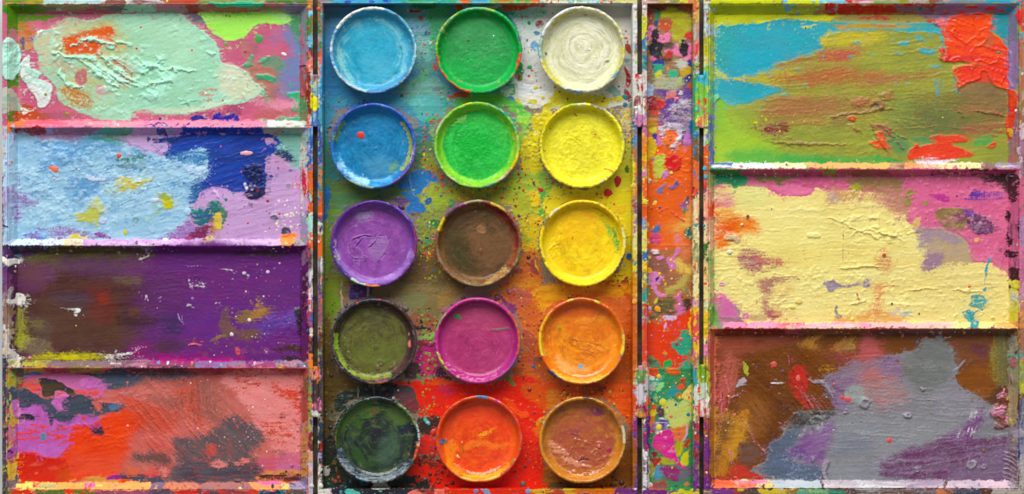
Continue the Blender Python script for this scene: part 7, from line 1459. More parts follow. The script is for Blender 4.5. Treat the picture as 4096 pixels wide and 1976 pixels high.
for i, (x, y, r, rim, wall, cake, cake2, ro, lab) in enumerate(PANS):
    E(rim, x, y, r * 1.06, w=0, h=0)
    E(wall, x, y, r * .925, w=2, h=0, f=3)
    E(cake, x, y, r * .79, w=4, h=0, f=6)
    swirl(i, cake2, 0, .79, .5, .75, 14, .6, 2.0)
    dk = '#%02x%02x%02x' % tuple(int(int(cake2[k:k + 2], 16) * .78) for k in (1, 3, 5)); lt = '#%02x%02x%02x' % tuple(min(255, int(int(cake[k:k + 2], 16) * 1.06 + 16)) for k in (1, 3, 5))
    swirl(i, dk, 0, .8, .58, .5, 9, .7, 1.5, .5); swirl(i, lt, 0, .8, .6, .6, 9, .7, 1.5, -.4)
    for _ in range(9):             # dabs of other colours on the rim
        a = random.uniform(0, 360)
        arc(i, random.choice([PANS[(i + d) % 15][3] for d in (-3, -1, 1, 3)] + [dk, lt, lt]), a, a + random.uniform(5, 24), random.choice([.9, .94, .97]), 1.03, dry=5, gap=.2, h=2, o=.8)
# 1 sky blue
swirl(0, '#46aac8', 0, .8, .56, .6, 12, .5, 1.5); swirl(0, '#8ad0d8', .55, .9, .58, .6, 6, .8, 1)
F(1240, 0, TS)
P('#3aa4c0', [300, 220, 480, 200, 560, 300, 440, 400, 300, 340], f=26, o=.5, dry=20); P('#58b4cc', [420, 420, 640, 460, 600, 600, 440, 600], f=30, o=.5, dry=22); P('#8cc8c0', [220, 320, 260, 500, 340, 640, 300, 620, 220, 480, 200, 360], f=8, dry=14, o=.8)
P('#a8d8dc', [240, 560, 340, 650, 460, 690, 440, 712, 320, 680, 240, 610], f=8, dry=12, o=.7)
arc(0, '#e8e8e4', 75, 150, .93, 1.02, dry=7, h=4); arc(0, '#e4e6e4', 195, 262, .95, 1.03, dry=7, h=4, c2='#a8c8d8'); arc(0, '#4a78b8', 262, 330, .92, 1.03, f=5, dry=7, c2='#5a9ac8'); arc(0, '#5a8ec8', 150, 200, .95, 1.03, dry=6, c2='#d0d8dc'); arc(0, '#c4d8dc', -50, 30, .97, 1.01, dry=6, gap=.3); arc(0, '#3c98b8', 20, 100, .8, .93, f=6, o=.8)  # last arc: upper wall toned down as painted shade
P('#3c3c48', [640, 110, 670, 112, 690, 130, 665, 132], w=3, h=2)
# 2 deep green
P('#1fae4c', [1040, 480, 1200, 440, 1400, 420, 1500, 460, 1480, 600, 1340, 660, 1160, 640], f=30, dry=24, o=.75, c2='#249c48'); P('#44905a', [1080, 200, 1340, 170, 1440, 260, 1320, 360, 1120, 320], f=34, o=.5, dry=20)
swirl(1, '#5a9a6c', 0, .6, .6, .35, 8, .6, 1.5)
relief('clump', [1180, 380, 1540, 260, 1560, 480, 1380, 640, 1100, 640], 2.2, 5, thr=.52, col='#3cb868', o=.35)
arc(1, '#d4502a', 188, 258, .95, 1.03, dry=6, h=1.5); arc(1, '#d8502a', -26, -4, .93, 1.02, dry=4, h=1.5); arc(1, '#3cb4a0', 70, 110, .95, 1.03, dry=9, gap=.2, c2='#8ac048'); arc(1, '#5ab04c', 120, 185, .95, 1.02, dry=8, gap=.25, h=2, c2='#a8c440'); arc(1, '#2aa860', -60, -30, .95, 1.03, dry=8, c2='#c8a050'); arc(1, '#12b050', 200, 340, .82, .94, f=5, o=.9)  # the last arc paints the light on the lower wall
arc(1, '#128a3a', 30, 150, .82, .93, f=5, o=.8)  # shade of the upper wall, put into the colour
# 3 off-white
swirl(2, '#e6e6d4', 0, .82, .54, .8, 5, 1.1, 6, .6); swirl(2, '#c8c89c', 0, .82, .6, .6, 5, 1.0, 0, .5); relief('clump', [1780, 90, 1960, 60, 1900, 140, 1800, 250, 1770, 330], 6, 12, thr=.45)
arc(2, '#dcdedc', 95, 160, .9, 1.04, dry=9, h=4); arc(2, '#cdc23c', 95, 140, .84, .93, dry=10, gap=.15); arc(2, '#d8cc40', -35, 5, .9, 1.0, dry=9, gap=.15); arc(2, '#d8d058', 195, 240, .88, .97, dry=9, gap=.3); arc(2, '#a8c0a8', 160, 190, .92, 1.03, dry=9, gap=.2, c2='#7ab0b8'); arc(2, '#b8b49c', -60, 60, .93, .97, dry=4, gap=.35); arc(2, '#7aa8a8', -45, -32, .93, 1.0, dry=6, gap=.2); arc(2, '#b8b080', 60, 120, .8, .9, f=4, o=.5)  # last arc: upper wall shaded by colour
P('#6a6a48', [1820, 290, 1850, 300, 1840, 315], dry=5, gap=.2, h=2); E('#8a8a78', 2285, 465, 16, 14, dry=6, h=2); P('#8a8a60', [2100, 110, 2125, 100, 2130, 120], dry=4); E('#7a7a60', 1815, 420, 10, 12, dry=4)
F(1240, 380, TS)
# 4 mid blue
swirl(3, '#3788b4', 0, .8, .58, .5, 14, .5, 1.2); P('#2a6a9c', [300, 280, 340, 300, 320, 400, 290, 390], f=5, dry=12, gap=.25); P('#225a90', [330, 220, 380, 230, 370, 255, 335, 245], f=5, dry=8, o=.8); P('#5a9cb8', [420, 480, 640, 500, 600, 620, 450, 620], f=26, dry=24, o=.5)
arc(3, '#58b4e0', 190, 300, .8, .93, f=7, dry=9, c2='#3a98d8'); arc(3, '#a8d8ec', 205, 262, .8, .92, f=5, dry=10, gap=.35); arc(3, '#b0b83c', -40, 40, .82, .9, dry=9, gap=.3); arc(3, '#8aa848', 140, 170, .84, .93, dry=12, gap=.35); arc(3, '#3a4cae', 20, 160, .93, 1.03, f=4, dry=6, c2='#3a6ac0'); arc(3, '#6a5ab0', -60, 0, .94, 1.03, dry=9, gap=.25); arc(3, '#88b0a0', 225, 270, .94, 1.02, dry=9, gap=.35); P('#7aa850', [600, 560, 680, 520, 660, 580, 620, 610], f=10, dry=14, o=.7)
relief('grain', [200, 100, 780, 100, 780, 700, 200, 700], 2.5, 10); E('#2a6c94', 510, 404, 11, 11, h=3); E('#4a9cc4', 510, 404, 6, 6, h=-3)
# 5 bright green
P('#1fae3c', [1150, 380, 1240, 300, 1360, 340, 1400, 420, 1320, 480, 1200, 480], f=22, o=.8); P('#4ab848', [1140, 180, 1300, 160, 1480, 260, 1540, 400, 1500, 520, 1480, 400, 1400, 260, 1260, 200], f=16, dry=16, o=.5)
relief('clump', [1040, 180, 1500, 140, 1560, 500, 1300, 640, 1060, 560], 2.4, 5, thr=.5, col='#1f9440', o=.35)
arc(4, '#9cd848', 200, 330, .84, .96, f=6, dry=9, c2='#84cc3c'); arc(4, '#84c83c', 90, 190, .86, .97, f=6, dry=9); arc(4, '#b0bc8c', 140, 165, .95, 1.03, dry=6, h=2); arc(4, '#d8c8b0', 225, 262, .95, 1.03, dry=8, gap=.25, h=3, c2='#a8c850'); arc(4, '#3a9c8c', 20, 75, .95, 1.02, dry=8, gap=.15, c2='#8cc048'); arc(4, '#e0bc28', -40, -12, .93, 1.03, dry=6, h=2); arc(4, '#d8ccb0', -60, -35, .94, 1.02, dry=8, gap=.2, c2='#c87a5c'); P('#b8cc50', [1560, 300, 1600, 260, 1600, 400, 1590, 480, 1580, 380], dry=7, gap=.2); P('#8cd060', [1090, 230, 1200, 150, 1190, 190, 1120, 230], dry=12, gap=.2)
# 6 lemon
swirl(5, '#ece64c', 0, .9, .55, .5, 10, .7, 2.5); relief('wrinkle', [1800, 100, 2380, 120, 2380, 640, 1800, 620], 2, 60); relief('clump', [1750, 60, 2430, 60, 2430, 720, 1750, 720], 1.6, 6, thr=.5)
arc(5, '#dcca28', 120, 175, .93, 1.04, dry=6, h=3); arc(5, '#e8e048', 180, 360, .85, .95, f=6, o=.8); arc(5, '#d0c42c', 30, 150, .82, .93, f=6, o=.8)  # lighter lower wall, darker upper wall: light and shade by colour
for q in ([2030, 140, 2060, 165], [2165, 300, 2220, 310], [2250, 560, 2330, 590], [1840, 255, 1860, 268], [1790, 430, 1810, 430], [1800, 530, 1815, 545], [2240, 330, 2180, 320]):
    S('#cc5034', q, 9, w=4, dry=4, gap=.25)
F(1240, 760, TS)
# 7 violet
swirl(6, '#9658aa', 0, .82, .54, .5, 20, .5, 1.2); P('#9c74ae', [460, 400, 540, 350, 600, 390, 590, 470, 550, 530, 480, 540, 450, 480], f=10, dry=10, c2='#a488b4', o=.55)
for q in ([295, 430, 330, 380, 420, 350, 500, 360], [295, 430, 300, 490, 340, 530, 400, 530, 410, 490, 380, 460, 345, 445, 380, 400, 400, 370], [500, 400, 530, 350, 580, 350, 605, 400, 590, 460, 545, 525], [500, 400, 460, 440], [330, 570, 350, 545, 380, 555, 385, 580, 350, 588, 330, 570], [390, 530, 420, 510, 445, 525], [440, 190, 465, 170, 490, 190, 480, 220, 450, 222, 440, 190]):
    S('#642c7c', q, 8, w=2, h=-7, o=.6, taper=False); S('#b48cc8', [v - 5 if k % 2 else v - 2 for k, v in enumerate(q)], 6, w=2, h=7, o=.7, taper=False)
P('#7a3e90', [330, 370, 420, 360, 400, 440, 350, 440], f=14, o=.5); P('#7a3a94', [250, 470, 340, 540, 330, 600, 270, 560], f=16, o=.5, dry=14); P('#9c88b4', [360, 170, 480, 180, 420, 240, 360, 220], f=18, dry=20, gap=.3)
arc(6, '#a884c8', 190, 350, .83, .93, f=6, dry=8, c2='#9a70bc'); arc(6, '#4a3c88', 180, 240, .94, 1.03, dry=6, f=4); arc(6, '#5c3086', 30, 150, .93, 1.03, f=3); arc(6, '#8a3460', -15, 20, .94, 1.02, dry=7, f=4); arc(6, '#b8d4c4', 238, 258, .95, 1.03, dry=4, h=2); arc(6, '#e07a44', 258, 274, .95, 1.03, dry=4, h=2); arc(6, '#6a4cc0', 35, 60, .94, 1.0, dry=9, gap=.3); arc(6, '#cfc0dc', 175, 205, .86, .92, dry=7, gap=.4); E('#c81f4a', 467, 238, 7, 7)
# 8 brown
P('#443c22', [1030, 300, 1180, 280, 1210, 420, 1240, 540, 1260, 620, 1140, 640, 1030, 500], f=34, dry=20, o=.75, c2='#3c4028'); P('#765438', [1210, 340, 1280, 310, 1400, 330, 1520, 260, 1560, 380, 1500, 540, 1380, 580, 1270, 520], f=20, dry=14, o=.75); P('#4c3a2a', [1050, 200, 1240, 170, 1300, 220, 1180, 280, 1060, 300], f=24, o=.6)
P('#946c48', [1270, 280, 1310, 245, 1350, 280, 1345, 325, 1290, 320], w=4, h=-4, c2='#806040'); S('#5c4030', [1270, 285, 1310, 245, 1352, 285, 1350, 325], 6, h=4); E('#7c4434', 1318, 472, 14, 20, w=4, h=3)
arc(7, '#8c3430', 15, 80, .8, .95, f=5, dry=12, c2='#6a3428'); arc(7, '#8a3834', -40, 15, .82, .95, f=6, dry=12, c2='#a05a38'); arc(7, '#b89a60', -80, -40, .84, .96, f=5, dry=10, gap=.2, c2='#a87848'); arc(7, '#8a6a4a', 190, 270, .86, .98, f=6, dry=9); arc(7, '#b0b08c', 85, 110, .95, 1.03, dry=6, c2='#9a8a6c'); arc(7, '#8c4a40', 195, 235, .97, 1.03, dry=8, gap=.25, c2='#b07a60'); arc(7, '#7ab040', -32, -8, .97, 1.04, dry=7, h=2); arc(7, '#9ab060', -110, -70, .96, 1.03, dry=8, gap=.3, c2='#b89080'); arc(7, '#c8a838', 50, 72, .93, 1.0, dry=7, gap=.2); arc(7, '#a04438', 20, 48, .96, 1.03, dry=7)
relief('clump', [1760, 60, 1780, 60, 1780, 80], 1, 8)
# 9 golden
swirl(8, '#f2d63c', 0, .8, .55, .6, 9, .7, 3, .4); P('#eab414', [1900, 200, 2180, 180, 2220, 320, 2100, 420, 1960, 380], f=34, dry=20, o=.6); P('#e89c28', [2080, 160, 2200, 180, 2160, 220, 2100, 200], f=14, dry=14, o=.6); P('#8ab03c', [2240, 210, 2330, 300, 2370, 420, 2350, 500, 2330, 420, 2280, 300], f=7, dry=12, gap=.3, c2='#a8b838'); P('#6a9c3c', [2330, 290, 2375, 400, 2370, 480, 2345, 400], dry=9, gap=.35)
arc(8, '#f0dc40', 180, 340, .84, .95, f=6, dry=8); arc(8, '#d8b41c', 40, 150, .83, .93, f=6, o=.8); arc(8, '#d8d8b4', 125, 140, .95, 1.0, dry=4, gap=.2); arc(8, '#2a5c70', -38, -20, .97, 1.03, dry=5); arc(8, '#d8dc90', -15, 20, .95, 1.01, dry=8, gap=.4)  # first two arcs paint the wall lit below and shaded above
relief('clump', [1820, 280, 1920, 280, 1920, 540, 1820, 500], 5, 10, thr=.54, col='#ecd050', o=.5); E('#d87a20', 2022, 362, 7, 14)
F(1240, 1140, TS)
# 10 olive
swirl(9, '#3c3c28', 0, .82, .52, .6, 8, .9, 1.8); swirl(9, '#6e7038', 0, .8, .58, .7, 10, .8, 1); P('#66702e', [340, 480, 560, 420, 700, 460, 640, 620, 480, 680, 340, 620], f=30, dry=22, o=.65, c2='#6c6834'); P('#4a4630', [460, 260, 560, 270, 560, 360, 480, 350], f=18, o=.6, dry=14)
arc(9, '#86943c', 190, 300, .8, .9, f=5, dry=10, c2='#8c9a40', gap=.1); arc(9, '#9ccc34', 168, 192, .84, .92, dry=5, h=2); arc(9, '#a0b84c', 195, 240, .85, .9, dry=5, gap=.25, h=1); arc(9, '#443034', -60, 90, .8, .95, f=5, dry=7, c2='#583a34'); arc(9, '#3c3c50', 90, 150, .93, 1.03, f=4, dry=6, c2='#34344a'); arc(9, '#34303c', 200, 330, .93, 1.03, f=3, dry=5); arc(9, '#7a5030', 262, 290, .95, 1.03, dry=6, f=3); arc(9, '#4a3a38', 30, 80, .95, 1.03, dry=6)
for q in ([545, 600, 22], [505, 480, 14], [310, 555, 18], [300, 635, 18], [620, 630, 14], [490, 675, 14]):
    E('#4c4a2c', q[0], q[1], q[2], w=3, h=2.5); E('#66683a', q[0], q[1], q[2] * .7, w=2, h=-2.5)
P('#d87a70', [755, 430, 770, 420, 775, 465, 760, 480, 750, 460], w=3, h=2); E('#d88a80', 755, 382, 6, 8); E('#8a6a50', 650, 605, 12, 16, w=4); E('#7a6048', 520, 635, 16, 20, w=5, h=4); E('#d84a34', 362, 140, 8, 12)
# 11 magenta
swirl(10, '#b04478', 0, .82, .58, .4, 18, .5, .8); P('#a84a5c', [1100, 180, 1400, 160, 1540, 280, 1400, 340, 1160, 300], f=50, o=.4)
P('#0f8a4c', [1100, 225, 1125, 222, 1160, 250, 1165, 265, 1130, 258, 1105, 245], w=3, h=1.5); S('#0f7a48', [1392, 346, 1440, 346, 1480, 338, 1542, 330], 11, w=2, h=1.5)
arc(10, '#c83c94', 150, 330, .93, 1.03, f=4, c2='#b83088'); arc(10, '#c43c90', 40, 150, .93, 1.0, f=4); arc(10, '#c8c840', 196, 214, .95, 1.03, dry=4, h=2.5); arc(10, '#c8b848', 218, 225, .95, 1.0, dry=4, h=2); arc(10, '#c84450', 5, 45, .94, 1.03, f=4, dry=7, c2='#d06a44'); arc(10, '#d05c34', -20, 12, .95, 1.03, dry=6); arc(10, '#8a4a8a', -60, -22, .95, 1.03, dry=7); arc(10, '#8a2e5e', 20, 160, .84, .92, f=5, o=.8); arc(10, '#d884b0', 215, 300, .86, .92, f=3, dry=7, gap=.5); arc(10, '#7a9a4c', 140, 165, .97, 1.03, dry=7, gap=.35); E('#7a7a98', 1290, 116, 14, 7); E('#d8c8a0', 1135, 705, 8, 12)  # the dark wall arc is painted shade inside the upper rim
# 12 orange
swirl(11, '#f4a438', 0, .82, .54, .6, 12, .7, 3, .8); swirl(11, '#c8600c', 0, .8, .6, .5, 11, .8, 0, .6); P('#e06020', [1900, 180, 2100, 140, 2240, 200, 2200, 260, 2000, 240, 1880, 280], f=16, dry=16, o=.8, c2='#d8501c'); P('#d86a14', [1900, 300, 2160, 260, 2340, 300, 2360, 420, 2200, 400, 2000, 380], f=30, dry=20, o=.6); P('#f0b060', [1900, 540, 2000, 620, 2160, 640, 2120, 680, 1960, 660, 1880, 580], f=12, dry=14, gap=.25)
relief('ridge', [1900, 400, 2240, 420, 2260, 560, 2000, 540], 3, 9, -28, 90, thr=.5, col='#b8601a', o=.4)
arc(11, '#ecb430', 140, 170, .92, 1.03, dry=8, c2='#e09028'); arc(11, '#f0c83c', 170, 200, .87, 1.0, dry=8, h=2); arc(11, '#f0c840', 225, 300, .88, .97, f=4, dry=8, c2='#eca830'); arc(11, '#e8682c', 20, 130, .94, 1.03, f=4, c2='#d86420'); arc(11, '#e85c28', 200, 232, .95, 1.03, dry=5); arc(11, '#3a6a88', 225, 243, .97, 1.04, dry=6); arc(11, '#e8d04c', -18, 8, .92, 1.0, dry=7, gap=.2); arc(11, '#e8d04c', 65, 72, .94, 1.0, dry=3); arc(11, '#e8d04c', 102, 110, .95, 1.01, dry=3); arc(11, '#d85a1c', 40, 140, .82, .93, f=5, o=.7)  # the last arc darkens the upper wall as painted shade
P('#7ab0d0', [2065, 620, 2100, 612, 2095, 640, 2075, 645], w=6, dry=7, gap=.2); E('#7a9a30', 1918, 335, 13, 11, w=3); S('#c88a30', [2250, 130, 2200, 240, 2180, 280], 12, dry=5, o=.7); S('#9a5a1c', [2010, 410, 2060, 430], 12, dry=4)
F(1240, 1540, TS)
# 13 black-green
swirl(12, '#4c6434', .1, .84, .54, .7, 14, .6, 3, .5); swirl(12, '#1e2426', 0, .84, .47, .8, 12, .7, 2, -.4); P('#5c7a30', [230, 260, 320, 180, 460, 150, 560, 190, 480, 240, 360, 260, 240, 380, 200, 380], f=12, dry=22, c2='#4c6a34', gap=.1); P('#5c7838', [560, 180, 700, 180, 760, 260, 740, 320, 640, 300], f=14, dry=20, o=.7); P('#26282c', [480, 340, 560, 330, 600, 420, 560, 490, 490, 480, 470, 410], f=8, dry=6, h=3); P('#2f4c24', [330, 480, 380, 500, 420, 580, 500, 600, 480, 630, 380, 600, 330, 540], f=9, dry=12); P('#4c6854', [560, 400, 680, 360, 660, 560, 540, 620, 520, 540], f=24, dry=20, o=.6); P('#2a303a', [680, 330, 780, 300, 800, 380, 700, 380], f=10, dry=12); S('#4a5a3c', [700, 400, 800, 380], 16, dry=6)
E('#3a5a20', 370, 295, 30, 26, f=8); P('#7a5a34', [470, 190, 510, 185, 515, 210, 480, 225], f=5, dry=7)
arc(12, '#8894a0', 195, 330, .84, .96, f=5, dry=12, gap=.35, c2='#5a6874'); arc(12, '#6c7c4c', 20, 60, .9, 1.0, f=4, dry=9, c2='#8a9a6c', gap=.1); arc(12, '#c0ccc8', -8, 20, .95, 1.02, dry=7, gap=.35, h=2); arc(12, '#22282e', 60, 200, .94, 1.03, f=3, dry=4); arc(12, '#506a34', 90, 190, .86, .94, f=5, dry=10, gap=.2); arc(12, '#a0a8ac', 205, 320, .95, 1.02, dry=7, gap=.5); E('#6ac0c8', 440, 108, 8, 6)  # grey arcs low on wall and rim are painted gloss highlights
# 14 red-orange
swirl(13, '#f06a20', 0, .82, .56, .6, 12, .6, 2.5, .6); swirl(13, '#d03418', 0, .8, .6, .5, 11, .6, 0, .5); P('#f08a20', [1040, 450, 1100, 420, 1140, 500, 1100, 600, 1200, 660, 1300, 680, 1200, 680, 1080, 620, 1030, 540], f=9, dry=14, gap=.3, c2='#ee8a28', o=.8); P('#f0a030', [1300, 380, 1420, 330, 1410, 350, 1330, 400], f=5, dry=9, gap=.2); P('#f08030', [1180, 470, 1260, 420, 1340, 430, 1480, 460, 1560, 420, 1480, 500, 1320, 460, 1220, 500], f=6, dry=7, o=.7); P('#e8401c', [1150, 180, 1400, 150, 1540, 280, 1480, 400, 1300, 300, 1160, 320], f=30, dry=18, o=.6)
arc(13, '#f0b830', 215, 320, .84, .95, f=5, dry=9, c2='#f0982c'); arc(13, '#f0c048', 235, 300, .93, 1.02, f=3, dry=7, c2='#ee7a30'); arc(13, '#e05430', 80, 215, .93, 1.03, f=4, c2='#d84426'); arc(13, '#4a88b0', 78, 94, .95, 1.03, dry=4); arc(13, '#d8402a', -60, 60, .94, 1.03, f=4, c2='#e05034'); arc(13, '#d8401c', 40, 150, .82, .93, f=5, o=.7)  # last arc: painted shade on the upper wall
P('#1f5c78', [1000, 425, 1030, 415, 1062, 435, 1030, 450, 1005, 460], w=3, h=2); E('#4a90b8', 1012, 442, 12, 14, w=3); S('#7a6a20', [1172, 450, 1178, 525], 8, w=2); E('#d87a40', 1168, 440, 10, 10, h=3); E('#f0a860', 1135, 548, 15, 12, h=5); S('#8a5a20', [1105, 425, 1102, 445], 7)
# 15 ochre and rust
swirl(14, '#c8862c', 0, .84, .54, .7, 11, .6, 3, -.5); swirl(14, '#a04a44', 0, .8, .54, .6, 12, .6, 2, .5); P('#a44c3e', [1880, 320, 2000, 260, 2140, 300, 2280, 420, 2280, 560, 2100, 640, 1960, 580, 1880, 460], f=26, dry=22, o=.8, c2='#b05a3c'); P('#8c4048', [1990, 350, 2080, 350, 2060, 400, 2000, 390], f=10, dry=16, o=.7); P('#8a3a5c', [2150, 190, 2220, 180, 2260, 220, 2200, 240], f=7, dry=9); P('#7a3a5a', [1900, 170, 1950, 170, 1960, 205, 1920, 200], f=5, dry=8); P('#9c2c50', [2280, 500, 2310, 480, 2310, 510, 2280, 540], f=4, dry=6)
relief('wrinkle', [1860, 380, 2320, 400, 2280, 680, 1900, 640], 3.5, 46); P('#d89070', [1840, 440, 1900, 460, 2000, 540, 2080, 600, 2160, 640, 2060, 640, 1940, 580, 1860, 500], f=6, dry=14, gap=.4, h=3); S('#5a2c3c', [2070, 582, 2110, 570, 2150, 582], 11, h=-3); E('#b8684c', 2222, 476, 13, 13, h=6); E('#b8704c', 2030, 668, 18, 11, h=5); E('#b05c40', 2120, 690, 18, 10, h=5)
arc(14, '#d49630', 60, 160, .92, 1.03, f=4, dry=6, c2='#c08028'); arc(14, '#d0802c', 200, 340, .85, .96, f=5, dry=8, c2='#d8943c'); arc(14, '#b86c24', 20, 60, .92, 1.03, f=4, dry=6); arc(14, '#5c4020', 72, 88, .93, 1.0, dry=8, gap=.4); arc(14, '#a86028', 60, 150, .82, .93, f=5, o=.7); E('#9cc8d0', 1792, 280, 8, 12, w=2)  # wall arcs carry light below and shade above in their colour
film(BOX)
F(0, 0, 1)
# ------------------------------------------------------------------ paint on the hinges
HINGES = [(1260.5, 298, 506), (1264.5, 1465, 1668), (2560, 298, 508), (2565, 1462, 1672), (2806, 300, 512), (2810, 1458, 1668)]
bands_v(1244, 1276, [(290, 345, '#b8b4b4', '#7a4a48'), (335, 400, '#78a4ac', '#8ab4bc'), (380, 452, '#e6e020', '#e8dc30'), (445, 515, '#4a70b4', '#7a9ac4')], w=4)
E('#e8e21a', 1260, 415, 13, 32, h=4, w=3)
bands_v(1246, 1282, [(1458, 1482, '#e07a2c', '#c86a34'), (1478, 1525, '#ec7468', '#e88a78'), (1515, 1625, '#3c3438', '#4a3c3c'), (1615, 1650, '#c86a98', '#4a3a44'), (1640, 1675, '#44383c', '#d8d4cc')], w=4)
bands_v(2540, 2580, [(290, 330, '#cc2f3c', '#d8d4d0'), (320, 395, '#d8d4c8', '#c8bcae'), (385, 430, '#8a4a44', '#d0d0c8'), (420, 470, '#e8e8e4', '#6a4a44'), (460, 515, '#2a6a90', '#c87aa4')], w=4)
bands_v(2546, 2584, [(1455, 1500, '#c88a8c', '#6a8a48'), (1475, 1530, '#5a9a48', '#8a9a78'), (1520, 1610, '#d0c8d0', '#c4c0cc'), (1600, 1645, '#b82c58', '#a82a50'), (1635, 1680, '#d09a3c', '#c88c34')], w=4)
bands_v(2784, 2828, [(294, 350, '#48b0c4', '#3aa8c0'), (340, 400, '#80c048', '#78b848'), (395, 430, '#d8382c', '#88c44c'), (420, 470, '#70b850', '#7ac060'), (460, 520, '#d0dc3c', '#e07060')], w=4)
bands_v(2790, 2830, [(1450, 1545, '#dccc28', '#5a9438'), (1535, 1600, '#d8d8cc', '#b8c8b0'), (1595, 1675, '#d84a40', '#e4dcd8')], w=4)

# ------------------------------------------------------------------ ageing of the paint film
YY, XX = np.meshgrid(np.arange(NH, dtype=np.float32) * STEP - OFF, np.arange(NW, dtype=np.float32) * STEP - OFF, indexing='ij')


def age(f, wander):
    # brush drag inside the wells: thin streaks of colour pulled a little way over their neighbours
    if wander > 3:
        wm = sstep(66, 84, XX) * sstep(1206, 1188, XX) + sstep(2850, 2866, XX) * sstep(4040, 4024, XX)
        for c in (509, 983, 1471):
            wm = wm * np.where(XX < 2000, sstep(24, 40, np.abs(YY - c)), 1)
        for c in (677, 1315):
            wm = wm * np.where(XX > 2000, sstep(24, 40, np.abs(YY - c)), 1)
        wm = wm * sstep(50, 66, YY) * sstep(1930, 1914, YY)
        for k, (an, L, sc) in enumerate(((8, 12, 4), (-36, 17, 4.5), (2, 22, 3.5))):
            a = math.radians(an)
            m = sstep(.59, .66, streaks(XX, YY, an, sc, 120, 970 + k * 5)) * sstep(.46, .6, fbm(XX, YY, 170, 2, 990 + k)) * .6 * wm
            f.c = f.c + (sample(f.c, XX - L * math.cos(a), YY + L * math.sin(a)) - f.c) * m[..., None]
    wx = wander * 2 * (fbm(XX, YY, 17, 3, 901) - .5); wy = wander * 2 * (fbm(XX, YY, 17, 3, 905) - .5)
    f.c = sample(f.c, XX + wx, YY + wy)
    # worn spots and rubbed-on colour from a little way off
    for k, (dx, dy, sc, th) in enumerate(((26, 14, 15, .70), (-34, 9, 12, .72), (12, -40, 19, .71), (-18, -24, 9, .745))):
        n = fbm(XX, YY, sc, 3, 930 + k * 9)
        m = (sstep(th, th + .05, n) * .45)[..., None]
        f.c = f.c + (sample(f.c, XX + dx, YY + dy) - f.c) * m
        f.h += (m[..., 0] * .9)
    v = 1 + .07 * (fbm(XX, YY, 7, 2, 951) - .5) + .12 * (fbm(XX, YY, 60, 3, 955) - .5) + .10 * (streaks(XX, YY, 12, 4, 60, 958) - .5)
    f.c = f.c * v[..., None]
    lum = (f.c * np.array([.25, .6, .15], np.float32)).sum(-1, keepdims=True)
    f.c = np.clip(lum + (f.c - lum) * 1.03 - .005, .004, .92)
    b = (np.roll(f.c, 2, 0) + np.roll(f.c, -2, 0) + np.roll(f.c, 2, 1) + np.roll(f.c, -2, 1)) / 4
    f.c = np.clip(f.c + .55 * (f.c - b), .003, .93)
    g = f.h
    f.h = (g + .5 * (np.roll(g, 1, 0) + np.roll(g, -1, 0) + np.roll(g, 1, 1) + np.roll(g, -1, 1))) / 3


age(BOX, 3.2)
age(PAN, 2.0)

# ------------------------------------------------------------------ materials
def nodes_of(name):
    m = bpy.data.materials.new(name); m.use_nodes = True
    nt = m.node_tree
    return m, nt, nt.nodes['Principled BSDF']


def paint_material(name, rough, bump=.09, spec=.2, coat=0.):
    m, nt, b = nodes_of(name)
    at = nt.nodes.new('ShaderNodeAttribute'); at.attribute_name = 'paint'
    nt.links.new(at.outputs['Color'], b.inputs['Base Color'])
    tc = nt.nodes.new('ShaderNodeTexCoord')
    n1 = nt.nodes.new('ShaderNodeTexNoise'); n1.inputs['Scale'].default_value = 160; n1.inputs['Detail'].default_value = 4
    nt.links.new(tc.outputs['Object'], n1.inputs['Vector'])
    mr = nt.nodes.new('ShaderNodeMapRange')
    mr.inputs['From Min'].default_value = .3; mr.inputs['From Max'].default_value = .7
    mr.inputs['To Min'].default_value = max(.12, rough - .14); mr.inputs['To Max'].default_value = rough + .16
    nt.links.new(n1.outputs['Fac'], mr.inputs['Value']); nt.links.new(mr.outputs['Result'], b.inputs['Roughness'])
    n2 = nt.nodes.new('ShaderNodeTexNoise'); n2.inputs['Scale'].default_value = 1500; n2.inputs['Detail'].default_value = 3
    nt.links.new(tc.outputs['Object'], n2.inputs['Vector'])
    bp = nt.nodes.new('ShaderNodeBump'); bp.inputs['Strength'].default_value = bump; bp.inputs['Distance'].default_value = .0002
    nt.links.new(n2.outputs['Fac'], bp.inputs['Height']); nt.links.new(bp.outputs['Normal'], b.inputs['Normal'])
    n3 = nt.nodes.new('ShaderNodeTexNoise'); n3.inputs['Scale'].default_value = 55; n3.inputs['Detail'].default_value = 5
    nt.links.new(tc.outputs['Object'], n3.inputs['Vector'])
    m3 = nt.nodes.new('ShaderNodeMapRange')
    m3.inputs['From Min'].default_value = .5; m3.inputs['From Max'].default_value = .66
    m3.inputs['To Min'].default_value = coat; m3.inputs['To Max'].default_value = coat + .3
    nt.links.new(n3.outputs['Fac'], m3.inputs['Value']); nt.links.new(m3.outputs['Result'], b.inputs['Coat Weight'])
    b.inputs['Specular IOR Level'].default_value = spec
    b.inputs['Coat Roughness'].default_value = .2
    return m


M_PAINT = paint_material('dried_paint', .43)
_drop_mats = {}


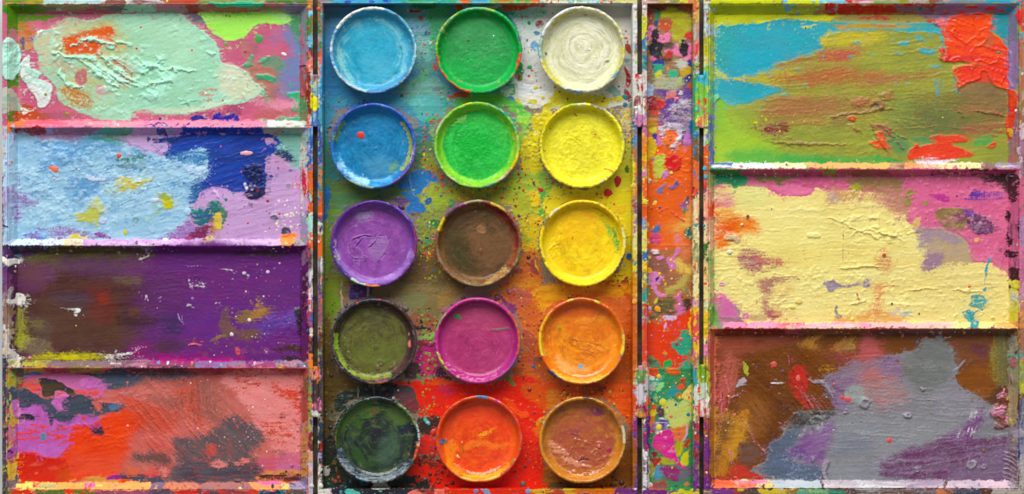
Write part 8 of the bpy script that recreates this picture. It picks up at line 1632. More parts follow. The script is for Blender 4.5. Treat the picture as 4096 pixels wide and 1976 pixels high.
def drop_material(col):
    if col not in _drop_mats:
        m, nt, b = nodes_of('paint_drop_' + col.strip('#'))
        c = lin(col)
        n = nt.nodes.new('ShaderNodeTexNoise'); n.inputs['Scale'].default_value = 600
        tc = nt.nodes.new('ShaderNodeTexCoord'); nt.links.new(tc.outputs['Object'], n.inputs['Vector'])
        mx = nt.nodes.new('ShaderNodeMix'); mx.data_type = 'RGBA'
        mx.inputs['A'].default_value = (*(c * .8), 1); mx.inputs['B'].default_value = (*np.clip(c * 1.12, 0, .95), 1)
        nt.links.new(n.outputs['Fac'], mx.inputs['Factor']); nt.links.new(mx.outputs['Result'], b.inputs['Base Color'])
        b.inputs['Roughness'].default_value = .38; b.inputs['Specular IOR Level'].default_value = .4
        _drop_mats[col] = m
    return _drop_mats[col]


def dark_material():
    m, nt, b = nodes_of('stained_black_metal')
    tc = nt.nodes.new('ShaderNodeTexCoord')
    n = nt.nodes.new('ShaderNodeTexNoise'); n.inputs['Scale'].default_value = 160; n.inputs['Detail'].default_value = 3
    nt.links.new(tc.outputs['Object'], n.inputs['Vector'])
    r = nt.nodes.new('ShaderNodeValToRGB')
    el = r.color_ramp.elements
    el[0].position = .36; el[0].color = (.022, .018, .018, 1)
    el[1].position = .78; el[1].color = (.26, .06, .03, 1)
    for p, c in ((.48, (.045, .036, .02, 1)), (.58, (.11, .085, .02, 1)), (.66, (.025, .06, .09, 1))):
        e = el.new(p); e.color = c
    nt.links.new(n.outputs['Fac'], r.inputs['Fac']); nt.links.new(r.outputs['Color'], b.inputs['Base Color'])
    b.inputs['Roughness'].default_value = .5
    return m


def table_material():
    m, nt, b = nodes_of('pale_grey_table')
    tc = nt.nodes.new('ShaderNodeTexCoord')
    n = nt.nodes.new('ShaderNodeTexNoise'); n.inputs['Scale'].default_value = 40; n.inputs['Detail'].default_value = 5
    nt.links.new(tc.outputs['Object'], n.inputs['Vector'])
    mx = nt.nodes.new('ShaderNodeMix'); mx.data_type = 'RGBA'
    mx.inputs['A'].default_value = (.56, .57, .58, 1); mx.inputs['B'].default_value = (.66, .66, .66, 1)
    nt.links.new(n.outputs['Fac'], mx.inputs['Factor']); nt.links.new(mx.outputs['Result'], b.inputs['Base Color'])
    b.inputs['Roughness'].default_value = .6
    return m


M_DARK = dark_material()

# ------------------------------------------------------------------ object helpers
COL = scene.collection


def link(name, mesh, parent=None, loc=None):
    o = bpy.data.objects.new(name, mesh)
    COL.objects.link(o)
    if parent is not None:
        o.parent = parent
    if loc is not None:
        o.location = loc
    return o


def mesh_from(name, V, faces, mat, colors=None, smooth=True, sharp=None):
    me = bpy.data.meshes.new(name)
    V = np.asarray(V, np.float32); faces = np.asarray(faces, np.int32)
    k = faces.shape[1]
    me.vertices.add(len(V)); me.vertices.foreach_set('co', V.ravel())
    me.loops.add(faces.size); me.loops.foreach_set('vertex_index', faces.ravel())
    me.polygons.add(len(faces))
    me.polygons.foreach_set('loop_start', np.arange(len(faces), dtype=np.int32) * k)
    me.polygons.foreach_set('loop_total', np.full(len(faces), k, np.int32))
    me.polygons.foreach_set('use_smooth', np.full(len(faces), smooth))
    if colors is not None:
        a = me.color_attributes.new('paint', 'FLOAT_COLOR', 'POINT')
        c = np.ones((len(V), 4), np.float32); c[:, :3] = colors
        a.data.foreach_set('color', c.ravel())
    me.materials.append(mat)
    me.update(calc_edges=True); me.validate()
    if sharp:
        me.set_sharp_from_angle(angle=math.radians(sharp))
    return me


def ticks(a, b, step, brk=()):
    t = [a, b] + [v for v in brk if a < v < b]
    t = sorted(set(t)); out = []
    for u, v in zip(t[:-1], t[1:]):
        n = max(1, int(round((v - u) / step)))
        out += [u + (v - u) * k / n for k in range(n)]
    return np.array(out + [b], np.float32)


def sheet(name, parent, x0, y0, x1, y1, H, bx=(), by=(), step=2.8, skirt='', sharp=40, relief_k=.72):
    """a piece of the box as a fine sheet: H(x, y) gives the height of the bare metal, the film its paint"""
    xs, ys = ticks(x0, x1, step, bx), ticks(y0, y1, step, by)
    X, Y = np.meshgrid(xs, ys)
    Z = H(X, Y) + sample(BOX.h, X, Y) * K * relief_k
    C = sample(BOX.c, X, Y)
    ny, nx = X.shape
    wx, wy = place(X, Y, Z)
    V = np.stack([wx, wy, Z], -1).reshape(-1, 3); C = C.reshape(-1, 3)
    idx = np.arange(nx * ny, dtype=np.int32).reshape(ny, nx)
    Fc = np.stack([idx[1:, :-1], idx[1:, 1:], idx[:-1, 1:], idx[:-1, :-1]], -1).reshape(-1, 4)
    for s in skirt:
        e = {'L': idx[:, 0], 'R': idx[::-1, -1], 'T': idx[0, ::-1], 'B': idx[-1, :]}[s]
        low = V[e].copy(); low[:, 2] = .0006
        n0 = len(V); V = np.concatenate([V, low]); C = np.concatenate([C, C[e] * .2 + np.array([.03, .027, .025], np.float32)])
        k = np.arange(len(e), dtype=np.int32) + n0
        Fc = np.concatenate([Fc, np.stack([k[:-1], k[1:], e[1:], e[:-1]], -1)])
    return link(name, mesh_from(name, V, Fc, M_PAINT, C, sharp=sharp), parent)


def slab(name, parent, x0, y0, x1, y1, z0, z1, mat, inset=0.):
    a = [place(x, y, ZT) for x, y in ((x0 + inset, y1 - inset), (x1 - inset, y1 - inset), (x1 - inset, y0 + inset), (x0 + inset, y0 + inset))]
    V = [(p[0], p[1], z0) for p in a] + [(p[0], p[1], z1) for p in a]
    Fc = [(3, 2, 1, 0), (4, 5, 6, 7), (0, 1, 5, 4), (1, 2, 6, 5), (2, 3, 7, 6), (3, 0, 4, 7)]
    return link(name, mesh_from(name, V, Fc, mat, smooth=False), parent)


def prof(t, knots):
    return np.interp(t, [k[0] for k in knots], [k[1] for k in knots]).astype(np.float32)


# ------------------------------------------------------------------ the table under the box
tb = bpy.data.meshes.new('table')
tb.from_pydata([(-.6, -.45, 0), (.6, -.45, 0), (.6, .45, 0), (-.6, .45, 0), (-.6, -.45, -.02), (.6, -.45, -.02), (.6, .45, -.02), (-.6, .45, -.02)], [],
               [(0, 1, 2, 3), (7, 6, 5, 4), (0, 4, 5, 1), (1, 5, 6, 2), (2, 6, 7, 3), (3, 7, 4, 0)])
tb.materials.append(table_material())
table = link('table', tb); table['kind'] = 'structure'

# ------------------------------------------------------------------ the paint box
box = link('paint_box', None)
box['label'] = 'opened metal paint box caked in dried paint of every colour'
box['category'] = 'paint box'
TOP, BOT = -10.0, 1990.0
SURF = []     # (x0, x1, part, height function): where a drop lands


def mixing_lid(label, xo0, xr0, xf0, xf1, xr1, xo1, yr0, wells, ridges, yr1, depth):
    zf = ZT - depth
    lid = slab('mixing_lid', box, xo0, TOP, xo1, BOT, .0008, .0028, M_DARK, inset=4)
    lid['label'] = label
    kx = [(xo0, ZT), (xr0, ZT), (xf0, zf), (xf1, zf), (xr1, ZT), (xo1, ZT)]
    ky = [(TOP, ZT), (yr0, ZT)]
    for (a, b), r in zip(wells, ridges + [None]):
        ky += [(a, zf), (b, zf)]
        if r:
            ky += [(r - 2.0, ZT - .0005), (r + 1.5, ZT - .0005)]
    ky += [(yr1, ZT), (BOT, ZT)]

    def H(x, y):
        h = np.maximum(prof(x, kx), prof(y, ky))
        g = np.zeros_like(h)
        inx = (y > yr0 - 3) & (y < yr1 + 3); iny = (x > xr0 - 3) & (x < xr1 + 3)
        for c in (xr0, xr1):
            g = np.maximum(g, np.exp(-((x - c) / 1.7) ** 2) * inx)
        for c in (yr0, yr1):
            g = np.maximum(g, np.exp(-((y - c) / 1.7) ** 2) * iny)
        return h - .0006 * g
    bx = [k[0] for k in kx] + [xr0 - 3, xr0 + 3, xr1 - 3, xr1 + 3]
    by = [k[0] for k in ky] + [yr0 - 3, yr0 + 3, yr1 - 3, yr1 + 3]
    kw = dict(H=H, bx=bx, by=by)
    sheet('rail', lid, xo0, TOP, xf0, BOT, skirt='LTB', **kw)
    sheet('rail', lid, xf1, TOP, xo1, BOT, skirt='RTB', **kw)
    sheet('rail', lid, xf0, TOP, xf1, wells[0][0], skirt='T', **kw)
    sheet('rail', lid, xf0, wells[-1][1], xf1, BOT, skirt='B', **kw)
    for (a, b) in wells:
        sheet('well_floor', lid, xf0, a, xf1, b, **kw)
    for (a, b), (c, d) in zip(wells[:-1], wells[1:]):
        sheet('divider', lid, xf0, b, xf1, c, **kw)
    SURF.append((xo0, xo1, lid, H))
    return lid


left = mixing_lid('left lid with four mixing wells', 9, 32, 71, 1199, 1230, 1251, 20, [(54, 485), (539, 956), (1010, 1442), (1493, 1930)], [509, 983, 1471], 1961, .0042)
right = mixing_lid('right lid with three mixing wells', 2815, 2836, 2857, 4032, 4075, 4102, 17, [(59, 651), (703, 1289), (1341, 1921)], [677, 1315], 1955, .0042)


def tray(name, label, xo0, xr0, xr1, xo1, yr0, yr1, depth, draft):
    zf = ZT - depth
    t = slab(name, box, xo0, TOP, xo1, BOT, .0008, .0022, M_DARK, inset=4)
    t['label'] = label
    s = DIST / (DIST + depth)
    xf0 = CX + (xr0 - CX) * s + draft; xf1 = CX + (xr1 - CX) * s - draft
    yf0 = CY + (yr0 - CY) * s + draft; yf1 = CY + (yr1 - CY) * s - draft
    xf0 = max(xf0, xr0 + 2); xf1 = min(xf1, xr1 - 2)
    kx = [(xo0, ZT), (xr0 - 3, ZT), (xr0, ZT - .0004), (xf0, zf), (xf1, zf), (xr1, ZT - .0004), (xr1 + 3, ZT), (xo1, ZT)]
    ky = [(TOP, ZT), (yr0 - 3, ZT), (yr0, ZT - .0004), (yf0, zf), (yf1, zf), (yr1, ZT - .0004), (yr1 + 3, ZT), (BOT, ZT)]

    def H(x, y):
        return np.maximum(prof(x, kx), prof(y, ky))
    kw = dict(H=H, bx=[k[0] for k in kx], by=[k[0] for k in ky])
    sheet('rail', t, xo0, TOP, xf0, BOT, skirt='LTB', **kw)
    sheet('rail', t, xf1, TOP, xo1, BOT, skirt='RTB', **kw)
    sheet('rail', t, xf0, TOP, xf1, yf0, skirt='T', **kw)
    sheet('rail', t, xf0, yf1, xf1, BOT, skirt='B', **kw)
    sheet('tray_floor', t, xf0, yf0, xf1, yf1, **kw)
    SURF.append((xo0, xo1, t, H))
    return t


pan_tray = tray('pan_tray', 'middle tray that holds the fifteen pans', 1271, 1292, 2529, 2549, 15, 1957, .0075, 2)
brush_tray = tray('brush_tray', 'narrow brush tray between the pans and the right lid', 2568, 2590, 2771, 2797, 16, 1955, .0045, 3)

# dark stained strips added under the gaps to make these look dark
for x0, x1 in ((1251, 1271), (2549, 2568), (2797, 2815)):
    s = slab('gap_strip', box, x0, TOP, x1, BOT, .0005, .0072, M_DARK, inset=.6)

# ------------------------------------------------------------------ hinges and rivets
for hx, y0, y1 in HINGES:
    rad = 14.0
    na, nl = 20, max(8, int((y1 - y0) / 4))
    V = []; C = []; Fc = []
    ts = np.linspace(y0, y1, nl + 1)
    zc = ZT - .0004
    for j, yy in enumerate(ts):
        e = .82 if j in (0, nl) else 1.0
        for k in range(na):
            a = 2 * math.pi * k / na
            px = hx + rad * e * math.cos(a); z = zc + rad * e * K * math.sin(a)
            z += float(sample(BOX.h, np.array([px]), np.array([yy]))[0]) * K * .6 * max(0, math.sin(a))
            q = place(px, yy, z); V.append((q[0], q[1], z)); C.append(sample(BOX.c, np.array([px]), np.array([yy]))[0])
    for j in range(nl):
        for k in range(na):
            a = j * na + k; b = j * na + (k + 1) % na
            Fc.append((a, b, b + na, a + na))
    for j, base in ((0, 0), (nl, nl * na)):
        q = place(hx, ts[j], zc); V.append((q[0], q[1], zc)); C.append(C[base]); m = len(V) - 1
        for k in range(na):
            a = base + k; b = base + (k + 1) % na
            Fc.append((b, a, m, m) if j == 0 else (a, b, m, m))
    quads = [f for f in Fc if f[2] != f[3]]; tris = [f[:3] for f in Fc if f[2] == f[3]]
    me = bpy.data.meshes.new('hinge')
    me.from_pydata(V, [], quads + tris)
    at = me.color_attributes.new('paint', 'FLOAT_COLOR', 'POINT')
    cc = np.ones((len(V), 4), np.float32); cc[:, :3] = np.array(C); at.data.foreach_set('color', cc.ravel())
    me.materials.append(M_PAINT)
    me.polygons.foreach_set('use_smooth', [True] * len(me.polygons)); me.set_sharp_from_angle(angle=math.radians(50))
    hg = link('hinge', me, box)

    def Hl(x, y):
        return np.full_like(x, ZT + .00022)
    for a, b in ((hx - 27, hx - 12), (hx + 12, hx + 27)):
        sheet('leaf', hg, a, y0 + 6, b, y1 - 6, Hl, skirt='', relief_k=1.0)

_dome = {}


def blob_mesh(kind):
    """a small flattened drop with an uneven edge, 48 triangles"""
    if kind in _dome:
        return _dome[kind]
    rnd = random.Random(kind * 7 + 3)
    n = 12; V = [(0, 0, 1.0)]
    rad = [1 + (rnd.uniform(-.16, .16) if kind else 0) for _ in range(n)]
    if kind >= 4:
        for _ in range(3):
            rad[rnd.randrange(n)] += rnd.uniform(.25, .6)
    for f, z in ((.55, .86), (.98, -.12)):
        for k in range(n):
            a = 2 * math.pi * k / n
            r = f * (rad[k] if f > .6 else .5 + .5 * rad[k])
            V.append((r * math.cos(a), r * math.sin(a), z))
    Fc = [(0, 1 + k, 1 + (k + 1) % n) for k in range(n)]
    for k in range(n):
        a, b = 1 + k, 1 + (k + 1) % n
        Fc.append((a, a + n, b + n, b))
    me = bpy.data.meshes.new('paint_drop'); me.from_pydata(V, [], Fc)
    me.polygons.foreach_set('use_smooth', [True] * len(Fc))
    me.materials.append(None)
    _dome[kind] = me
    return me


def blob(name, parent, px, py, z, r, col, hf, kind, el=1.0, rot=0.):
    x, y = place(px, py, z)
    o = link(name, blob_mesh(kind), parent, (x, y, z))
    o.scale = (r * K * el, r * K / el, r * K * hf); o.rotation_euler = (0, 0, rot)
    o.material_slots[0].link = 'OBJECT'; o.material_slots[0].material = drop_material(col)
    return o


for rx, ry, col in ((1238, 30, '#c08a3c'), (1276, 35, '#d8502c'), (1246, 1944, '#c8ccc8'), (1282, 1944, '#dcd8cc'), (2789, 28, '#c8703c'), (2826, 33, '#a8c8c8'), (2793, 1944, '#6c3078'), (2829, 1944, '#743680'), (2539, 30, '#d8d0cc'), (2578, 30, '#d8ccc8')):
    par = left if rx < 1251 else pan_tray if rx < 2549 else brush_tray if rx < 2797 else right
    blob('rivet', par, rx, ry, ZT + .0001, 10, col, .5, 0)
# ------------------------------------------------------------------ the fifteen pans, each lifted out on its own
PAN_OBJ = []
ZR = ZT - .0006                      # rim height
ZB = ZT - .0075 + .0003              # tray floor
PROF = [(.79, ZB), (.86, ZB + .0012), (.92, ZR - .0028), (.962, ZR - .0017), (.986, ZR - .0010), (1.0, ZR - .0005), (.996, ZR - .00018), (.982, ZR + .00003), (.962, ZR + .00012), (.944, ZR + .00004), (.929, ZR - .00016), (.919, ZR - .0005), (.911, ZR - .0010), (.893, ZR - .0019), (.868, ZR - .0027), (.840, ZR - .0032), (.77, ZR - .0037)]


CRUST = [1.8, 1.5, 2.2, .9, 1.9, 2.4, .8, 1.3, 1.4, .9, .5, .8, 1.4, .7, 1.0]   # how crusted each rim is


def plan_of(x, y, z):
    f = K * (1 + (ZT - z) / DIST)
    return CX + x / f, CY - y / f


for i, (px, py, r, rim, wall, cake, cake2, ro, lab) in enumerate(PANS):
    cx, cy = place(px, py, ZR)
    R0 = r * K
    root = link('paint_pan', None, None, (cx, cy, ZB))
    root['label'] = lab; root['category'] = 'paint pan'; root['group'] = 'round pans of watercolour in the tray'
    PAN_OBJ.append(root)
    mat = paint_material('pan_paint', ro, bump=.15, spec=.2 if ro > .4 else .35, coat=.3 if ro < .35 else .0)
    # finer profile
    L = [PROF[0]]
    for a, b in zip(PROF[:-1], PROF[1:]):
        d = math.hypot((b[0] - a[0]) * R0, b[1] - a[1]); n = max(1, int(d / (3.2 * K)))
        L += [(a[0] + (b[0] - a[0]) * k / n, a[1] + (b[1] - a[1]) * k / n) for k in range(1, n + 1)]
    fr_ = np.array([p[0] for p in L], np.float32)[:, None]; zz = np.array([p[1] for p in L], np.float32)[:, None]
    na = 260
    th = np.linspace(0, 2 * math.pi, na, endpoint=False, dtype=np.float32)[None, :]
    cr = CRUST[i]
    wob = 1 + .012 * (vnoise(np.cos(th) * 3 + i * 9, np.sin(th) * 3 + 20, i) - .5) + .011 * cr * (fbm(np.cos(th) * 11 + i * 5, np.sin(th) * 11 + 60, 1.0, 4, i + 3) - .5) * (.3 + 1.4 * vnoise(np.cos(th) * 2 + i, np.sin(th) * 2 + 9, i + 40))
    outer = sstep(.86, .97, fr_) * (np.arange(len(L))[:, None] < len(L) * .75)
    X = cx + R0 * fr_ * (1 + (wob - 1) * outer) * np.cos(th); Y = cy + R0 * fr_ * (1 + (wob - 1) * outer) * np.sin(th)
    Z = np.broadcast_to(zz, X.shape).copy()
    pxs, pys = plan_of(X, Y, Z)
    hh = sample(PAN.h, pxs, pys) + (1.0 + cr) * (fbm(pxs, pys, 8, 2, 300 + i) - .5) + cr * 1.6 * sstep(.5, .62, fbm(pxs, pys, 10, 3, 320 + i))
    up = sstep(ZB + .001, ZR - .0012, Z)
    Z = Z + hh * K * .8 * up
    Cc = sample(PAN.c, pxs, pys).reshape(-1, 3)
    V = np.stack([X - cx, Y - cy, Z - ZB], -1).reshape(-1, 3)
    nr = len(L); idx = np.arange(nr * na, dtype=np.int32).reshape(nr, na); nx_ = np.roll(idx, -1, 1)
    Fc = np.stack([idx[:-1], nx_[:-1], nx_[1:], idx[1:]], -1).reshape(-1, 4)
    link('pan_dish', mesh_from('pan_dish', V, Fc, mat, Cc), root)
    # the cake of paint
    nr = 46; na = 200
    rr = np.linspace(.004, .848, nr, dtype=np.float32)[:, None]
    th = np.linspace(0, 2 * math.pi, na, endpoint=False, dtype=np.float32)[None, :]
    X = cx + R0 * rr * np.cos(th); Y = cy + R0 * rr * np.sin(th)
    pxs, pys = plan_of(X, Y, np.full_like(X, ZR - .0036))
    Z = ZR - .0036 + .00042 * np.clip((rr - .735 - .05 * vnoise(np.cos(th) * 2.5 + 30, np.sin(th) * 2.5 + 30, 77 + i)) / .085, 0, 1.4) ** 2 + (sample(PAN.h, pxs, pys) + 3.0 * (fbm(pxs, pys, 34, 3, 340 + i) - .5) + .9 * (fbm(pxs, pys, 9, 2, 380 + i) - .5)) * K
    Cc = sample(PAN.c, pxs, pys).reshape(-1, 3)
    V = np.stack([X - cx, Y - cy, Z - ZB], -1).reshape(-1, 3)
    idx = np.arange(nr * na, dtype=np.int32).reshape(nr, na); nx_ = np.roll(idx, -1, 1)
    Fc = np.stack([idx[:-1], idx[1:], nx_[1:], nx_[:-1]], -1).reshape(-1, 4)
    link('paint_cake', mesh_from('paint_cake', V, Fc, mat, Cc), root)

# ------------------------------------------------------------------ single drops and dried lumps
A1 = (0, 0, 1300 / 2576); A2 = (0, 480, 1300 / 2576); A3 = (0, 960, 1300 / 2576); A4 = (0, 1456, 1300 / 2576)
B1 = (2780, 0, RS); B2 = (2780, 640, RS); B3 = (2780, 1276, RS)
T1 = (1240, 0, TS); T2 = (1240, 380, TS); T3 = (1240, 760, TS); T4 = (1240, 1140, TS); T5 = (1240, 1540, TS)
S1 = (2500, 0, SS); S2 = (2500, 480, SS); S3 = (2500, 980, SS); S4 = (2500, 1476, SS)


def drops(frame, lst):
    F(*frame)
    for d in lst:
        D(*d)


drops(A1, [(1116, 214, 8, '#e04a28'), (1083, 384, 11, '#d8441f'), (1522, 398, 9, '#e0512c'), (1366, 538, 8, '#e0502c'), (1202, 670, 7, '#e0502c'), (1767, 795, 9, '#d85030'), (1692, 496, 5, '#d85030'), (1352, 160, 5, '#d86a40'), (1525, 675, 5, '#d86040'), (2055, 308, 37, '#4a9450', .12), (1790, 350, 16, '#5aa04c', .2), (530, 908, 19, '#8a7c26', .2), (1270, 940, 13, '#34387c', .2), (2112, 430, 6, '#c85040'), (2250, 428, 17, '#e8ece8', .3, 1.4), (1792, 124, 9, '#2a9458'), (2205, 706, 6, '#b82a50'), (2098, 908, 8, '#d0554a'), (1324, 9, 10, '#e8dc20'), (1944, 408, 12, '#c03038'), (1632, 738, 9, '#eceae4'), (362, 742, 11, '#b8a040'), (1670, 208, 5, '#e0a020'), (660, 938, 6, '#8a3a40')])
drops(A2, [(436, 392, 34, '#e2705a', .22), (945, 284, 21, '#d84a44', .3), (992, 895, 19, '#cdbf20', .2), (1750, 210, 8, '#d85a7c'), (1913, 412, 8, '#d8505c'), (1850, 578, 9, '#5a8a6a'), (1790, 628, 13, '#3f8058', .25), (2122, 640, 13, '#b81f3a', .3), (1965, 817, 9, '#c83048'), (2214, 742, 9, '#c02c48'), (1808, 828, 6, '#c83a50'), (2192, 823, 12, '#e6dcc0'), (2258, 830, 8, '#e6dcc0'), (2195, 874, 8, '#e2d4bc'), (2105, 885, 8, '#e4d8c0'), (2303, 765, 9, '#e6dcc0'), (2275, 640, 10, '#e4dccc'), (2340, 700, 9, '#e6dcc8'), (2392, 700, 10, '#e6dcb8'), (308, 852, 6, '#d85a6a'), (618, 466, 5, '#d87a9c'), (1060, 830, 5, '#d87a8c'), (2238, 745, 5, '#c83a50'), (1950, 262, 30, '#e6a4b4', .18, 1.7), (625, 392, 10, '#c0dcea', .5), (430, 465, 12, '#c8b8d0', .5)])
drops(A3, [(1870, 608, 6, '#d8c8c0'), (1975, 634, 15, '#e2d8d0'), (1836, 748, 16, '#ded6cc'), (1998, 765, 6, '#d8c8b8'), (2096, 745, 5, '#d8c8b8'), (1950, 408, 9, '#dcb8c8'), (1970, 413, 5, '#d83a3c'), (2090, 447, 8, '#ddc8d0'), (2210, 622, 6, '#d83a3c'), (2216, 184, 8, '#dcb8b8'), (2122, 252, 14, '#d8c0cc', .2), (1698, 914, 6, '#c8c840'), (1757, 890, 5, '#e08a50'), (2112, 888, 7, '#e0a8b0'), (1525, 465, 14, '#8a5ab0', .35), (2168, 66, 9, '#d8d0a0'), (2240, 52, 9, '#d8d0a8'), (603, 680, 7, '#a8b020'), (1246, 540, 4, '#d8c8c8'), (2032, 300, 4, '#d8c8c8'), (2140, 10, 7, '#d8c0b0'), (1795, 842, 4, '#d8b8c0'), (120, 208, 10, '#e0dcd4')])
drops(A4, [(1010, 147, 11, '#e8705c', .3), (930, 303, 12, '#e0583c'), (797, 252, 9, '#d84a34'), (2462, 360, 13, '#d8d4c8'), (1975, 146, 5, '#ece0d8'), (2005, 342, 7, '#ece4dc'), (1972, 368, 5, '#ece4dc'), (2100, 280, 5, '#ece4dc'), (2080, 805, 6, '#ecd8d0'), (2045, 168, 10, '#c04038'), (1993, 830, 8, '#c83c34'), (1452, 792, 7, '#c84030'), (1012, 490, 12, '#e6988c', .5), (2268, 852, 10, '#3a2a26'), (2310, 530, 5, '#ecdcd8'), (2105, 105, 7, '#c83c2c'), (1747, 730, 6, '#c84436')])
drops(B1, [(52, 660, 10, '#e0402c'), (38, 738, 20, '#e03a2a', .3), (75, 880, 12, '#e0685c'), (70, 1195, 15, '#4ab0c8', .2), (52, 845, 18, '#e87060', .2, .8), (2158, 372, 13, '#6e8040', .3), (785, 196, 7, '#2a8090'), (150, 152, 6, '#c05a3c'), (1050, 495, 7, '#b0503c'), (1760, 835, 6, '#d8c820'), (500, 842, 6, '#d8c820'), (148, 1046, 5, '#7a4a30'), (2280, 785, 10, '#e8dcd8', .4), (745, 1020, 7, '#a07848', .5), (1575, 1030, 13, '#e0562e', .5)])
drops(B2, [(1398, 1020, 8, '#5c5450'), (1592, 1093, 8, '#5c6068'), (375, 398, 11, '#8a4030', .5), (335, 456, 9, '#f0e8c4', .5), (247, 652, 16, '#efe8d0', .4), (1345, 672, 12, '#c84a44', .5), (1230, 880, 12, '#b0a4a8', .5), (2115, 1118, 10, '#ece080', .6), (70, 60, 14, '#4ab4c8', .2), (75, 120, 14, '#4aacc0', .2), (2100, 180, 6, '#8a3a70'), (1860, 255, 9, '#8a3858'), (1950, 900, 12, '#d8604c', .3), (545, 345, 5, '#6a9ab0'), (2040, 1060, 8, '#3a9aa0'), (1640, 415, 6, '#8a3a60'), (65, 466, 10, '#2a8a98'), (1050, 118, 8, '#7a8a34'), (1850, 48, 12, '#e07a9c', .4), (325, 44, 10, '#d87a94', .4)])
drops(B3, [(562, 322, 22, '#d2504a', .2), (732, 424, 18, '#de6a5c', .2), (224, 645, 11, '#dc6a68', .25), (282, 680, 11, '#dc6a68', .25), (155, 694, 6, '#dc6a68'), (625, 370, 11, '#7a3c7c', .25), (438, 342, 9, '#6a3a78', .25), (1045, 558, 15, '#dc4a48', .2), (1085, 572, 22, '#d8504c', .2, 1.2), (1380, 864, 18, '#dc4e48', .25), (985, 462, 9, '#e0605c'), (1582, 172, 14, '#4a5a6a', .25), (934, 556, 8, '#8a98a0'), (632, 674, 6, '#4c5a6c'), (2082, 868, 11, '#7a4a34', .3), (2052, 935, 13, '#8a5a30', .3), (315, 716, 8, '#d8685c'), (430, 95, 10, '#d8708a', .3), (545, 486, 7, '#6a4470'), (82, 832, 8, '#e0d050'), (82, 1090, 8, '#e8d890'), (1118, 735, 7, '#8a808a', .5), (984, 790, 8, '#b8b0b8', .5), (1178, 724, 8, '#8c8490', .5)])
drops(T1, [(1685, 177, 14, '#2a8a50'), (1690, 516, 18, '#2f9a58', .15), (1760, 182, 12, '#b82a48', .25), (1920, 708, 8, '#c83038'), (1790, 747, 13, '#d4c830', .2), (2420, 745, 22, '#24808c', .15), (1735, 672, 14, '#d0c640', .2), (852, 134, 12, '#b83c38', .2), (1090, 608, 9, '#4a5a30', .5), (1318, 700, 8, '#a83c3c', .4), (178, 592, 10, '#3a6a98', .2, .7), (1412, 276, 6, '#e8f0ea', .4), (1218, 310, 12, '#2f7a44', .5), (2150, 382, 10, '#e8e6d0', .5), (1500, 800, 6, '#c83a3c'), (715, 815, 6, '#c84a3c')])
drops(T2, [(2290, 750, 32, '#cc1f1c', .14), (2366, 656, 38, '#b81f22', .14), (1775, 730, 22, '#c02420', .25), (1630, 565, 9, '#c8302c', .3), (1606, 608, 12, '#a83c28', .3), (1665, 568, 5, '#c83838'), (1618, 634, 8, '#b03428', .3), (1641, 733, 13, '#b8402c', .3), (1476, 788, 14, '#c83020', .25), (2422, 76, 20, '#1f7484', .15), (1432, 716, 14, '#c04030', .25), (1028, 752, 10, '#c84a2c', .3), (870, 292, 8, '#d84a34', .3), (912, 296, 8, '#d84a34', .3), (830, 218, 7, '#c84a34'), (955, 182, 6, '#b04034'), (1006, 776, 11, '#3a7488', .25), (1590, 795, 8, '#b03a2c', .3), (1490, 718, 12, '#3a9a68', .25), (1810, 320, 8, '#5a4a28', .5), (1780, 275, 9, '#4a8a70', .4), (526, 800, 18, '#4a8a4c', .4), (2002, 714, 10, '#c83028'), (232, 38, 8, '#b85a4a'), (1590, 760, 8, '#4a8a50', .4)])
drops(T3, [(2290, 22, 32, '#cc221c', .12), (702, 132, 26, '#4a3258', .5, 1.2), (530, 55, 16, '#3f6a4c', .4), (550, 78, 9, '#4a5070', .4), (1476, 58, 13, '#c83020', .25), (1590, 65, 8, '#c03828', .25), (1026, 22, 9, '#c8482c', .25), (1008, 44, 11, '#3a7080', .25), (884, 224, 8, '#2a60a0', .25), (1730, 318, 8, '#8a9a30', .3), (1680, 517, 18, '#4c3020', .5), (1772, 348, 7, '#c8402c', .3), (1592, 555, 16, '#a8504c', .4), (1720, 490, 12, '#7a4028', .4), (1570, 212, 9, '#7c3038', .4), (1622, 405, 9, '#7a4030', .4), (948, 360, 12, '#a04a38', .3), (2438, 366, 8, '#8a7a20', .4), (1606, 198, 14, '#5a4a2c', .4), (1660, 215, 12, '#7a7a30', .35), (870, 490, 9, '#c84838', .3), (900, 368, 12, '#2a3c30', .4, 1.4), (2380, 736, 8, '#3a2c10', .4), (2244, 60, 7, '#7a7a20'), (1535, 788, 16, '#b85a60', .4)])
